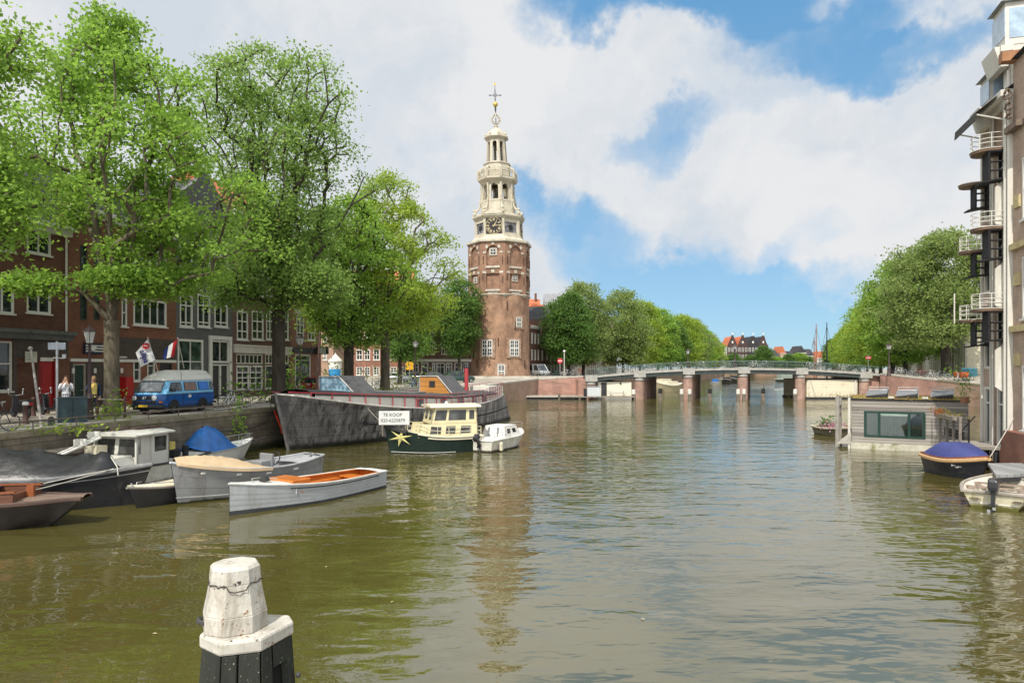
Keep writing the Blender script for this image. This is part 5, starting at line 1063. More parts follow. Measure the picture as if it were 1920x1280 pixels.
for sd in (-1,1): m_.loft([[(L_*t,sd*(H.b(t)*.80-.03),H.h(t)),(L_*t,sd*(H.b(t)*.80+.03),H.h(t)),(L_*t,sd*(H.b(t)*.80+.03),H.h(t)+.30),(L_*t,sd*(H.b(t)*.80-.03),H.h(t)+.30)] for t in (.3,.4,.5,.6,.7,.78)])
m_.box(L_*.775,L_*.785,-.72,.72,.68,1.0); m_.build('coaming', br, r)
m_ = MB()
for sd in (-1,1): m_.loft([[(L_*t,sd*(H.b(t)*.80-.06),H.h(t)+.302),(L_*t,sd*(H.b(t)*.80+.06),H.h(t)+.302),(L_*t,sd*(H.b(t)*.80+.06),H.h(t)+.345),(L_*t,sd*(H.b(t)*.80-.06),H.h(t)+.345)] for t in (.3,.4,.5,.6,.7,.79)])
m_.build('coaming_cap', M('red_brown_varnish', (.24,.075,.03), .35), r)
m_ = MB(); m_.box(L_*.785,L_*.81,-.06,.06,.7,1.15); m_.build('bow_post', MATS['red_brown_varnish'], r)
navy = M('navy_canvas', (.022,.03,.085), .7, var=.15, bump=.2, bscale=4)
m_ = MB(); rows = []
for i in range(13):
    u = i/12; t = .12+.52*u; b = H.b(t)*.83; z = H.h(t)+.3; pk = .75*(1-u)**1.1
    rows.append([(L_*t, b*f, z+pk*(1-abs(f)**1.6)+.015*math.sin(i*2+f*6)) for f in (-1,-.8,-.5,-.2,.2,.5,.8,1)])
m_.loft(rows, closed=False); m_.build('canvas_cover', navy, r, smooth=60)
for t, sd in ((.66,-1),(.50,-1),(.36,-1)): m_ = MB(); m_.box(L_*t-.12,L_*t+.12,sd*.95-.03,sd*.95+.03,.8,.84); m_.tube([(L_*t-.05,sd*.95,.7),(L_*t-.05,sd*.95,.82)], .015, 4); m_.build('cleat', steel, r)
m_ = MB(); m_.tube([(L_*.5+.18*math.cos(a*.7)*(1-.02*a),-.98+.03*math.sin(a*2.2)-.02,.78+.15*math.sin(a*.7)) for a in range(30)], .016, 5); m_.build('rope_coil', MATS['pale_rope'], r)
# small cream-decked dory
r, L_ = boat('dinghy', 'small dark dinghy with a cream foredeck squeezed beside the grey sloop', 'boat', (-11.15,25.0), (-12.15,21.55), gl_)
H = Hull(L_,1.35,.55,.55,.72,tr=.7,rake=.4,wl=.8,flare=.5,tm=.5,pw=1.9,draft=.25)
H.skin(-1,1,M('dinghy_dark', (.028,.026,.026), .5),'hull',r); H.rail(M('dinghy_rail', (.16,.14,.12), .6),'gunwale',r,.04); H.deck(.25,1,cream,'foredeck',r,dz=.0,camber=.1); H.inner(.03,.25,.2,offwhite,'inside',r)
for sd in (-1,1): m_ = MB(); m_.tube([H.gun(.55,sd,.1,.0),H.gun(.56,sd,.1,.14),H.gun(.8,sd,.08,.14),H.gun(.82,sd,.08,0)], .014, 5); m_.build('grab_rail', steel, r)
m_ = MB(); m_.tube([H.gun(.97,-1,.03,0),H.gun(.8,-1,-.06,-.25),H.gun(.68,-1,-.06,-.22),H.gun(.58,-1,0,.02)], .014, 5); m_.build('bow_line', MATS['pale_rope'], r); m_ = MB(); m_.tube([(L_*.93,-.1,.72),(L_*.93,-.1,.82),(L_*.97,.1,.82),(L_*.97,.1,.72)],.02,5); m_.build('bow_cleat', steel, r)
# white cabin cruiser by the quay
r, L_ = boat('cabin_cruiser', 'old white cabin boat with a wheelhouse, between the black sloop and the quay', 'boat', (-14.3,30.6), (-15.55,23.5), gl_)
H = Hull(L_,2.3,.75,.72,1.1,tr=.75,rake=.5,wl=.9,tm=.45,draft=.3)
H.skin(-1,1,scum(M('cruiser_hull', (.5,.49,.44), .5, dirt=(.3,.28,.22))),'hull',r); H.rail(dark,'gunwale',r,.05); H.deck(0,1,M('cruiser_deck', (.45,.44,.40), .7),'deck',r)
cw = M('cruiser_white', (.50,.49,.44), .45, var=.05, dirt=(.45,.41,.32), dlo=.6, dhi=.85)
xa, xb, zt = 2.85, 4.7, 1.97; hw_ = .93       # wheelhouse from aft to front; the front faces the viewer
T0 = Matrix.Identity(4)
m_ = MB()
def wall_y(m, x0, x1, z0, z1, y, holes, th, sl=0.0):     # side wall with window openings in the xz plane at y
    a = wall_with_holes(x0, x1, z0, z1, holes, th, th*.9); return [(v.x, y + v.y*(1 if y < 0 else -1), v.z) for v in a.v], a.f
sd_h = [(xa+.12,xa+.85,1.22,1.82),(xa+1.02,xa+1.45,.72,1.9),(xa+1.6,xb-.16,1.22,1.82)]
for y in (-hw_,hw_): v_, f_ = wall_y(m_, xa, xb, .68, zt, y, sd_h[:1]+sd_h[2:] if y < 0 else sd_h, .07); m_.add(v_, f_)
fh_ = [(-.9,-.08,1.12,1.8),(.08,.9,1.12,1.8)]
for xx, fl in ((xb,1),(xa,-1)):
    a = wall_with_holes(-hw_, hw_, .68, zt, fh_, .07, .06); m_.add([(xx - fl*v.y + (fl*(-.12)*(v.z-.68) if fl > 0 else 0), v.x, v.z) for v in a.v], a.f)
wh = m_.build('wheelhouse', cw, r)
m_ = MB(); m_.loft([[(x,-hw_-.14,zt+.0),(x,-hw_*.6,zt+.09),(x,0,zt+.12),(x,hw_*.6,zt+.09),(x,hw_+.14,zt),(x,hw_+.14,zt-.05),(x,-hw_-.14,zt-.05)] for x in (xa-.2,xb+.18)]); m_.build('cabin_roof', cw, wh)
for k, (a, b, c, d) in [('s',sd_h[0]),('s',sd_h[2]),('f',fh_[0]),('f',fh_[1])]:
    sl_ = lambda z: xb-.04-.12*(z-.68)
    qs = [[(a,y,c),(b,y,c),(b,y,d),(a,y,d)] for y in (-hw_+.04,hw_-.04)] if k == 's' else [[(sl_(c),a,c),(sl_(c),b,c),(sl_(d),b,d),(sl_(d),a,d)],[(xa+.04,a,c),(xa+.04,b,c),(xa+.04,b,d),(xa+.04,a,d)]]
    for q_ in qs: g = MB(); g.quad(*q_); g.build('pane', GLASS('smoky_glass', (.03,.03,.028)), wh)
m_ = MB(); m_.box(xa+1.1,xa+1.4,.74,.8,.72,1.88); m_.build('door', dark, wh)
m_ = MB(); m_.loft([[(x,-.8*k,.85),(x,-.7*k,1.2*j),(x,.7*k,1.2*j),(x,.8*k,.85)] for x, k, j in ((xb,1.05,1.0),(5.5,.9,.98),(6.2,.6,.95))]); m_.build('fore_cabin', cw, r)
m_ = MB(); m_.box(xb+.02,xb+.5,-.86,-.3,1.2,1.58); m_.build('hatch', cream, r)
for (x_, y_, w_) in ((4.2,-.3,.5),(3.6,.1,.45),(3.0,.2,.4)): m_ = MB(); m_.box(x_-w_,x_+w_*.4,y_-.18,y_+.16,zt+.1,zt+.2); m_.build('roof_bundle', M('old_brown_boards', (.10,.06,.045), .8, var=.3), wh)
m_ = MB(); m_.tube([(xb+.4,-.45,1.9),(xb+2.2,-1.0,1.25)], .045, 6); m_.tube([(xb+.4,-.25,1.9),(xb+2.2,-.8,1.25)], .045, 6); mm = m_.build('lowered_mast', white, r)
for q in (.35,1.0): m_ = MB(); m_.box(xb+q,xb+q+.07,-.6,-.3,2.0-q*.33,2.24-q*.33); m_.box(xb+q,xb+q+.3,-.6,-.55,2.0-q*.33,2.24-q*.33); m_.build('mast_bracket', white, mm)
m_ = MB(); m_.box(xa-.35,xa-.05,.65,.95,1.2,1.5); m_.build('yellow_locker', M('dull_yellow', (.45,.38,.1), .6), r); m_ = MB(); m_.lathe([(.13,.75),(.14,1.2)], 10, c=(1.3,.55)); m_.lathe([(.16,.75),(.3,.82),(.28,1.05),(.1,1.15)], 8, c=(1.75,.3)); m_.build('deck_gear', black, r)
# white speedboat with a blue cover
r, L_ = boat('speedboat', 'white speedboat with a bright blue tarpaulin by the quay wall', 'boat', (-15.1,29.4), (-13.45,35.4), gl_)
H = Hull(L_,2.0,.62,.66,.85,tr=.8,rake=.7,wl=.8,flare=.55,tm=.45,pw=2.0,draft=.3)
H.skin(-1,1,white,'hull',r); H.deck(.0,1,M('speedboat_deck', (.62,.62,.58), .5),'deck',r,camber=.12); H.rail(steel,'rub_rail',r,.035)
m_ = MB(); rows = []
for i in range(13):
    u = i/12; t = .28+.4*u; b = H.b(t)*.88; z = H.h(t); pk = 1.15*math.sin(math.pi*min(1,max(.02,u))**.8)**.8
    rows.append([(L_*t, b*f, z-.02+pk*(1-abs(f)**1.7)*(1+.06*math.sin(i*2.6+f*4))+.03*math.sin(i*1.9+f*7)) for f in (-1,-.9,-.65,-.35,0,.35,.65,.9,1)])
m_.loft(rows, closed=False); m_.build('tarpaulin', M('blue_tarpaulin', (.018,.115,.36), .4, var=.2, bump=.35, bscale=4), r, smooth=60)
m_ = MB()
for sd in (-1,1): m_.tube([H.gun(.72,sd,.15,0),H.gun(.74,sd,.15,.32),H.gun(.88,sd,.1,.34),(L_*.985,sd*.08,H.h(1)+.3)], .016, 5)
for t in (.8,.88,.95):
    for sd in (-1,1): m_.tube([H.gun(t,sd,.12,0),H.gun(t,sd,.12,.33)], .013, 4)
m_.build('bow_rail', steel, r)
# the big houseboat
r, L_ = boat('barge_houseboat', 'huge old dark riveted barge houseboat with red rails and two hatch cabins on its deck', 'houseboat', (-1.4,59.6), (-12.75,36.9), gl_)
H = Hull(L_,5.2,2.25,1.75,3.1,tr=.3,rake=.9,srake=-1.4,wl=.93,flare=.55,tm=.35,pw=4,pe=.48,draft=.6,ht=.42)
def zr(t): return 2.42+.72*max(0,t-.46)/.54
def plate_mat():
    m = bpy.data.materials.new('weathered_hull_plates'); nt, N, L = nodes_of(m); b = N['Principled BSDF']; b.inputs['Roughness'].default_value = .55; b.inputs['Specular IOR Level'].default_value = .35
    tc = N.new('ShaderNodeTexCoord').outputs['Object']; sx = N.new('ShaderNodeSeparateXYZ'); L.new(tc, sx.inputs[0])
    n1 = noise_node(nt, tc, 1.1, 6, .7, (1.6,1.6,.22)); n2 = noise_node(nt, tc, .5, 4, .6); n3 = noise_node(nt, tc, 2.6, 6, .75, (1.5,1.5,.12), .2)
    c = mix_rgb(nt, ramp(nt, n2, .35, .65), (.10,.094,.09), (.19,.18,.172)); c = mix_rgb(nt, ramp(nt, n1, .42, .62), c, (.29,.275,.26)); c = mix_rgb(nt, ramp(nt, n3, .49, .60), c, (.032,.027,.025))
    # plates with dark seams
    hz = math_node(nt, 'FRACT', math_node(nt, 'DIVIDE', sx.outputs[2], .62)); hx = math_node(nt, 'FRACT', math_node(nt, 'DIVIDE', sx.outputs[0], 1.9))
    seam = math_node(nt, 'MAXIMUM', math_node(nt, 'LESS_THAN', hz, .05), math_node(nt, 'LESS_THAN', hx, .018)); c = mix_rgb(nt, math_node(nt, 'MULTIPLY', seam, .75), c, (.02,.018,.018))
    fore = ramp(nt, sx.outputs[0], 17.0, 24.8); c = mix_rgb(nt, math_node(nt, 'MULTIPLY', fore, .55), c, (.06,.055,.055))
    L.new(c, b.inputs['Base Color']); bp = N.new('ShaderNodeBump'); bp.inputs['Strength'].default_value = .4; bp.inputs['Distance'].default_value = .03; L.new(n1, bp.inputs['Height']); L.new(bp.outputs[0], b.inputs['Normal']); return m
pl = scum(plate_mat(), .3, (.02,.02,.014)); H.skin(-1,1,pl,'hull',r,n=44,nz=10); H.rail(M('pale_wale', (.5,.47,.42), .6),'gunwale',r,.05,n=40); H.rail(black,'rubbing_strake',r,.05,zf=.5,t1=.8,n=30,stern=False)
m_ = MB(); m_.tube([(H.x(1,z)+.03,0,z) for z in (-.5,0,1,2,3.0,3.15)], .09, 6); m_.build('stem', M('stem_iron', (.16,.15,.145), .6, var=.3), r)
H.deck(0,1,M('barge_deck', (.09,.088,.085), .8),'deck',r,dz=-.25,camber=.1,inset=.06,n=30)
wb = M('barge_white', (.60,.57,.50), .6, var=.07, dirt=(.42,.38,.3), dlo=.6, dhi=.85)
ts = [.10+.84*i/26 for i in range(27)]
m_ = MB()
for sd in (-1,1): m_.loft([[(L_*t, sd*(H.b(t)-.12), H.h(t)-.22), (L_*t, sd*(H.b(t)-.16), zr(t))] for t in ts], closed=False)
for t in (ts[0],ts[-1]): b = H.b(t)-.5; m_.quad((L_*t,-b,H.h(t)-.2),(L_*t,b,H.h(t)-.2),(L_*t,b,zr(t)),(L_*t,-b,zr(t)))
cab = m_.build('deckhouse', wb, r)
m_ = MB(); m_.loft([[(L_*t, f*(H.b(t)-.10), zr(t)+.03+.24*(1-f*f)) for f in (-1,-.9,-.5,0,.5,.9,1)] for t in ts], closed=False)
for sd in (-1,1): m_.loft([[(L_*t, sd*(H.b(t)-.10), zr(t)+.03),(L_*t, sd*(H.b(t)-.10), zr(t)-.06)] for t in ts], closed=False)
m_.build('deckhouse_roof', M('bitumen_roof', (.055,.055,.056), .85, var=.2), cab)
for (t0_,t1_,f0,f1,mt) in ((.50,.70,-.8,-.1,'pale_roof'),(.38,.50,-.82,-.2,'pale_roof'),(.22,.34,-.6,-.1,'pale_roof')):
    m_ = MB(); q = [t0_+(t1_-t0_)*i/6 for i in range(7)]; m_.loft([[(L_*t, f*(H.b(t)-.1), zr(t)+.25*(1-f*f)+.05+dz) for f, dz in ((f0,0),(f1,0),(f1,.09),(f0,.09))] for t in q]); m_.build('roof_panel', M('pale_roof', (.42,.41,.38), .7, var=.1), cab)
redp = M('red_rail_paint', (.42,.05,.06), .5, var=.1); redf = M('faded_red_rail', (.30,.10,.11), .55, var=.15)
m_ = MB()                                               # red band and stays along the forward half
for sd in (-1,1):
    q = [.46+.53*i/20 for i in range(21)]; o_ = lambda t, k, dz: (H.x(t,H.h(t)) if t > .9 else L_*t, sd*(max(.03,H.b(t)-.08)+k), max(zr(t),H.h(t)+.02)+dz)
    m_.loft([[o_(t,0,.05),o_(t,.04,.05),o_(t,.04,.105),o_(t,0,.105)] for t in q])
    for k in range(11): t = .48+.47*k/10; m_.tube([(L_*t,sd*(H.b(t)-.07),H.h(t)),(L_*t,sd*(H.b(t)-.09),zr(t)+.05)], .035, 5)
m_.build('fore_rail', redp, r)
m_ = MB()
for sd in (-1,1):
    q = [.0+.46*i/18 for i in range(19)]
    for hz in (.35,.7,1.0): m_.tube([H.gun(t,sd,.05,hz) for t in q], .022, 5)
    for k in range(15): t = .01+.44*k/14; m_.tube([H.gun(t,sd,.05,0),H.gun(t,sd,.05,1.0)], .026, 5)
for hz in (.35,.7,1.0): m_.tube([H.gun(0,-1,.05,hz),H.gun(0,1,.05,hz)], .025, 5)
m_.build('aft_rail', redf, r)
for k, t in enumerate((.60,.49,.40,.32,.25)):
    for sd in (-1,1):
        y_ = sd*(H.b(t)-.13); z0_ = H.h(t)+.03; m_ = MB(); m_.box(L_*t-.34,L_*t+.34,y_-.05 if sd < 0 else y_,y_ if sd < 0 else y_+.05,z0_,z0_+.58); o_ = m_.build('window_frame', redp if k < 2 else redf, cab)
        m_ = MB(); y2 = y_ + sd*.052; m_.box(L_*t-.26,L_*t+.26,min(y2,y2+sd*.01),max(y2,y2+sd*.01),z0_+.07,z0_+.51); m_.build('pane', GLASS('blue_grey_glass', (.07,.085,.10)), o_)
# wedge cabins over the hatches
def wedge(x0, x1, y0, y1, z0, h, front_mat, name, lab):      # upright towards the land, sloping down to the water; boarded end towards the bow
    ym = y0+(y1-y0)*.55; pr = [(y0,z0),(y1,z0),(ym,z0+h),(y0,z0+h)]
    m_ = MB(); m_.extr([(x0,y,z) for y, z in pr], (x1-x0,0,0)); o = m_.build(name, M('felt_dark', (.07,.07,.072), .85, var=.2), r); o['label'] = lab
    m_ = MB(); m_.extr([(x1+.002,y0+.08,z0+.05),(x1+.002,y1-.3,z0+.05),(x1+.002,ym-.04,z0+h-.12),(x1+.002,y0+.08,z0+h-.12)], (.015,0,0)); m_.build('boarded_end', front_mat, o)
    m_ = MB(); m_.tube([(x1+.03,y0+.04,z0),(x1+.03,y0+.04,z0+h-.05),(x1+.03,ym-.02,z0+h-.05),(x1+.03,y1-.1,z0+.02)], .05, 4); m_.build('edge_trim', M('trim_grey', (.36,.35,.33), .6), o); return o
bl = PLANK('blue_white_boards', (.30,.47,.60), .16, 2, gap=(.15,.25,.35), var=.25, gw=.07, dirt=(.5,.55,.58))
wedge(L_*.72,L_*.80,-1.6,1.35,2.9,1.12,bl,'front_hatch_cabin','wedge-shaped hatch cabin with a pale blue boarded end')
ow = PLANK('orange_boards', (.42,.19,.05), .17, 2, gap=(.16,.07,.02), var=.15, gw=.07)
o_ = wedge(L_*.32,L_*.40,-1.1,1.9,2.6,1.35,ow,'aft_hatch_cabin','wedge-shaped hatch cabin with an orange timber end')
m_ = MB(); m_.box(L_*.40+.02,L_*.40+.05,-.2,.3,3.1,3.55); m_.build('window', dark, o_)
m_ = MB(); m_.box(L_*.02,L_*.12,-.95,.95,2.0,3.0); st_ = m_.build('stern_house', wb, r)
for k in range(2): m_ = MB(); m_.box(L_*.04+k*.9,L_*.04+k*.9+.4,-.975,-.952,2.3,2.8); m_.build('window', redf, st_)
m_ = MB(); m_.tube([(L_*.16,-.6,2.5),(L_*.16,-.6,4.5)], .16, 8); ch = m_.build('red_funnel', redp, r); m_ = MB(); m_.tube([(L_*.16,-.85,4.5),(L_*.16,-.85,4.95)],.05,5); m_.tube([(L_*.16,-.35,4.5),(L_*.16,-.35,4.95)],.05,5); m_.tube([(L_*.16,-.9,4.55),(L_*.16,-.3,4.55)],.05,5); m_.build('bracket', black, ch)
m_ = MB(); m_.tube([(L_*.815,-1.5,2.7),(L_*.812,-1.4,4.9),(L_*.81,-1.3,6.8)], [.07,.06,.04], 6); mst = m_.build('slanting_flagpole', M('pole_brown', (.08,.045,.035), .6), r); m_ = MB(); m_.tube([(L_*.81,-1.3,6.6),(L_*.62,.0,3.0)], .012, 4); m_.tube([(L_*.81,-1.3,6.6),(L_*.95,.0,3.2)], .012, 4); m_.build('stay', black, mst)
anc = M('red_anchor_paint', (.55,.045,.025), .45, var=.12)
m_ = MB()                                               # red anchor hanging at the port bow
ap_ = [Vector(H.p(.965, z, -1, -.06)) for z in (.95,1.35,1.8,2.15)]; ox = (Vector(H.p(.985,1.5,-1,-.06))-Vector(H.p(.95,1.5,-1,-.06))).normalized()
for k_ in (-.28,.28): m_.loft([[p+ox*(k_*(1+.25*f)-.1), p+ox*(k_*(1+.25*f)+.1), p+ox*(k_*(1+.25*f)+.08)+Vector((0,-.1,0)), p+ox*(k_*(1+.25*f)-.08)+Vector((0,-.1,0))] for p, f in zip(ap_,(0,.3,.7,1))])
m_.loft([[ap_[0]+ox*k_+Vector((0,0,-.08)), ap_[0]+ox*k_+Vector((0,0,.12)), ap_[0]+ox*k_+Vector((0,-.14,.12)), ap_[0]+ox*k_+Vector((0,-.14,-.08))] for k_ in (-.4,.4)]); m_.tube([ap_[0],ap_[0]-Vector((0,0,.4))], .03, 5); m_.build('anchor', anc, r)
m_ = MB()
p = H.p(.80,1.25,1,-.02); m_.lathe([(.2,0),(.2,.02)], 14); o_ = m_.build('porthole', black, r); o_.matrix_local = Matrix.Translation(p) @ Matrix.Rotation(R_(-90),4,'X')
# green and cream cruiser that is for sale
r, L_ = boat('motor_cruiser', 'dark green and cream motor cruiser carrying a white for-sale board on its bow', 'boat', (-1.9,37.9), (-6.75,36.05), gl_)
L0 = L_; H = Hull(L_,2.5,.85,.85,1.5,tr=.75,rake=.3,wl=.86,flare=.55,tm=.5,pw=2.2,draft=.35,ht=.3)
H.skin(-1,1,M('bottle_green_hull', (.010,.022,.017), .3, var=.2),'hull',r); H.rail(cream,'gunwale',r,.05,t1=.7); H.rail(M('rope_fender', (.035,.033,.03), .9),'bow_fender',r,.13,t0=.8,t1=1,dz=-.02,stern=False); H.deck(0,1,cream,'deck',r,dz=.02)
H.rail(cream,'cream_strake',r,.04,zf=.86,t0=0,t1=.6,stern=False); H.rail(white,'stripe_and_reflection',r,.012,zf=.06,t0=.3,t1=.98,stern=False)  # thin white rail paints in the pale reflection along the waterline
def cabin(par, x0, x1, hwb, hwt, z0, z1, mat, wins, name, front=0.0, aft=0.0, gl=None, fw=None):
    m = MB(); hh = z1-z0
    for sd in (-1,1):
        a = wall_with_holes(x0, x1, z0, z1, wins, .06, .05); vs = []
        for v in a.v:
            f = (v.z-z0)/hh; u = (v.x-x0)/(x1-x0); xx = v.x - front*f*u + aft*f*(1-u); vs.append((xx, sd*(hwb+(hwt-hwb)*f - v.y), v.z))
        m.add(vs, a.f)
    fwn = fw or []
    for xx, sl in ((x1,-front),(x0,aft)):
        a = wall_with_holes(-1, 1, z0, z1, [(q[0],q[1],q[2],q[3]) for q in fwn], .05, .05); vs = []
        for v in a.v: f = (v.z-z0)/hh; k = hwb+(hwt-hwb)*f; vs.append((xx+sl*f+(-.0 if xx == x1 else .0)-(v.y if xx == x1 else -v.y), v.x*k, v.z))
        m.add(vs, a.f)
    o = m.build(name, mat, par); g = gl or MATS['smoky_glass']
    for (a, b, c, d) in wins:
        for sd in (-1,1):
            pts = []; w_ = MB()
            for (x, z) in ((a,c),(b,c),(b,d),(a,d)): f = (z-z0)/hh; u = (x-x0)/(x1-x0); pts.append((x-front*f*u+aft*f*(1-u), sd*(hwb+(hwt-hwb)*f-.035), z))
            w_.quad(*pts); w_.build('pane', g, o)
    for (a, b, c, d) in fwn:
        for xx, sl, q in ((x1,-front,-.035),(x0,aft,.035)):
            pts = []; w_ = MB()
            for (y, z) in ((a,c),(b,c),(b,d),(a,d)): f = (z-z0)/hh; k = hwb+(hwt-hwb)*f; pts.append((xx+sl*f+q, y*k, z))
            w_.quad(*pts); w_.build('pane', g, o)
    return o
cy = M('cruiser_cream', (.62,.55,.33), .5, var=.07, dirt=(.42,.36,.2), dlo=.6, dhi=.85)
cabin(r, .35, 3.6, 1.05, .98, .86, 1.55, cy, [(.7,1.3,1.02,1.42),(1.6,2.15,1.02,1.42),(2.4,3.0,1.02,1.42)], 'lower_cabin', front=.15)
wh = cabin(r, .35, 2.9, .95, .9, 1.56, 2.42, cy, [(.5,.8,1.75,2.25),(.98,1.98,1.72,2.28),(2.1,2.75,1.72,2.28)], 'wheelhouse', front=.2, fw=[(-.85,-.1,1.74,2.26),(.1,.85,1.74,2.26)])
m_ = MB(); m_.loft([[(x,-1.08,2.42),(x,-1.0,2.52),(x,0,2.58),(x,1.0,2.52),(x,1.08,2.42)] for x in (.15,2.95)]); m_.build('cabin_roof', cream, wh)
m_ = MB(); m_.lathe([(.09,2.56),(.09,2.66),(.03,2.7)], 8, c=(1.8,0)); m_.build('roof_vent', white, wh)
m_ = MB()
for sd in (-1,1):
    for hz in (.28,.5): m_.tube([H.gun(t,sd,.08,hz) for t in (.02,.2,.4,.6,.72)], .016, 5)
    for t in (.02,.14,.26,.38,.5,.62,.72): m_.tube([H.gun(t,sd,.08,0),H.gun(t,sd,.08,.5)], .016, 5)
m_.build('side_rail', cream, r)
m_ = MB(); pts = []; c_ = (0,0)
for k in range(12):
    a = 2*math.pi*k/12+.26; rr_ = (.62 if k % 2 == 0 else .17); pts.append((rr_*1.15*math.cos(a)+(.0), 0, rr_*.85*math.sin(a)))
m_.add([(p[0],0,p[2]) for p in pts]+[(0,-.05,0)], [(i,(i+1) % 12,12) for i in range(12)]); stb = m_.build('bow_star', M('star_yellow', (.55,.50,.20), .5, var=.1), r)
tt = .86; pA = Vector(H.p(tt-.07,.88,1,-.05)); pB = Vector(H.p(tt+.07,.88,1,-.05)); pU = Vector(H.p(tt,1.2,1,-.05)); pD = Vector(H.p(tt,.6,1,-.05))
ax = (pA-pB).normalized(); az = (pU-pD).normalized(); ay = az.cross(ax).normalized(); az = ax.cross(ay); mm = Matrix((ax,ay,az)).transposed().to_4x4(); mm.translation = (pA+pB)/2 - ay*.06; stb.matrix_local = mm
# the board stands on the bow, facing the water
sb = thing('for_sale_board', 'white board reading TE KOOP 020-6225879', 'sign', D(739,783,35.6), R_(4)); sb.location.z = D(739,783,35.6).z
m_ = MB(); m_.box(-.79,.79,-.012,.012,-.36,.36); bd = m_.build('board', M('board_white', (.55,.55,.53), .5, var=.04), sb)
ink = M('black_ink', (.02,.02,.02), .6)
text_obj('lettering', 'TE KOOP', .235, ink, bd, Matrix.Translation((-.08,-.018,.15)) @ UPRIGHT, depth=.002); text_obj('lettering', '020-6225879', .235, ink, bd, Matrix.Translation((-.06,-.018,-.14)) @ UPRIGHT, depth=.002)
for x_ in (-.6,.6): m_ = MB(); m_.box(x_-.03,x_+.03,.013,.05,-1.05 if x_ > 0 else -.95,.3); m_.build('leg', wood, sb)
# small white motorboat with its outboard towards us
r, L_ = boat('motorboat', 'small white cabin motorboat with a raised black outboard, at the stern of the green cruiser', 'boat', (-1.75,36.6), (.55,41.4), gl_)
H = Hull(L_,2.05,.62,.66,.85,tr=.78,rake=.5,wl=.82,tm=.45,draft=.3)
H.skin(-1,1,scum(M('motorboat_hull', (.56,.54,.47), .45, dirt=(.36,.33,.25), dlo=.5, dhi=.8),.1,(.08,.07,.03)),'hull',r); H.rail(offwhite,'gunwale',r,.045); H.deck(.0,1,white,'deck',r,camber=.06); H.rail(dark,'stripe_and_reflection',r,.025,zf=.06)
cabin(r, 1.6, 3.7, .78, .62, .66, 1.22, white, [(1.9,2.5,.85,1.1),(2.7,3.3,.85,1.1)], 'cabin', front=.4, aft=.25); m_ = MB(); m_.box(1.85,3.3,-.62,.62,1.222,1.27); m_.build('cabin_roof', white, r)
for y_ in (-.28,.28): m_ = MB(); m_.box(1.55,1.75,y_-.02,y_+.02,.7,1.2); m_.build('door_batten', grey, r)
def outboard(par, x, z, tilt=0.0, k=1.0, name='outboard_motor'):
    e = bpy.data.objects.new(name, None); COL.objects.link(e); e.parent = par; e.location = (x,0,z); e.rotation_euler = (0,tilt,0); e.scale = (k,k,k)
    m = MB(); m.loft([[(-.2+sx*a,-w_,zz),(-.2+sx*a,w_,zz),(-.2-sx*.9,w_*.8,zz),(-.2-sx*.9,-w_*.8,zz)] for sx, a, w_, zz in ((.17,1,.13,.12),(.21,1,.16,.24),(.2,1,.15,.42),(.13,1,.1,.5))]); m.build('cowling', M('cowl_black', (.03,.03,.033), .3), e, bevel=.03)
    m = MB(); m.loft([[(-.27,-.06,.12),(-.1,-.06,.12),(-.1,.06,.12),(-.27,.06,.12)],[(-.25,-.05,-.35),(-.12,-.05,-.35),(-.12,.05,-.35),(-.25,.05,-.35)]]); m.tube([(-.42,0,-.45),(-.1,0,-.45)], .05, 8); m.box(-.36,-.08,-.12,.12,-.3,-.28); m.build('drive_leg', MATS['cowl_black'], e)
    m = MB()
    for q in range(3): a = q*2.094; m.box(-.46,-.43,.09*math.cos(a)-.04,.09*math.cos(a)+.04,-.45+.09*math.sin(a)-.04,-.45+.09*math.sin(a)+.04)
    m.build('propeller', steel, e); m = MB(); m.tube([(-.05,0,.16),(.35,.05,.25)], .025, 6); m.build('tiller', rubber, e); return e
outboard(r, -.02, .68, R_(-38), .95)
m_ = MB(); q = [(0.15,-.9),(.1,-.6),(.15,.9)]
for hz in (.2,.38): m_.tube([H.gun(.35,-1,.08,hz),H.gun(.05,-1,.08,hz),H.gun(.05,-1,.5,hz)], .014, 5); m_.tube([H.gun(.35,1,.08,hz),H.gun(.05,1,.08,hz),H.gun(.05,1,.5,hz)], .014, 5)
for t in (.05,.2,.35):
    for sd in (-1,1): m_.tube([H.gun(t,sd,.08,0),H.gun(t,sd,.08,.38)], .014, 5)
for sd in (-1,1): m_.tube([H.gun(.75,sd,.1,0),H.gun(.76,sd,.1,.4),H.gun(.9,sd,.05,.45),(L_*.99,0,1.25)], .014, 5)
m_.build('guard_rail', steel, r)
for t, sd in ((.08,1),(.12,-1)): m_ = MB(); p = H.gun(t,sd,-.1,-.1); m_.lathe([(.03,p[2]-.5),(.1,p[2]-.45),(.11,p[2]-.1),(.03,p[2])], 10, c=(p[0],p[1])); m_.build('fender', M('fender_cream', (.5,.47,.35), .5), r)
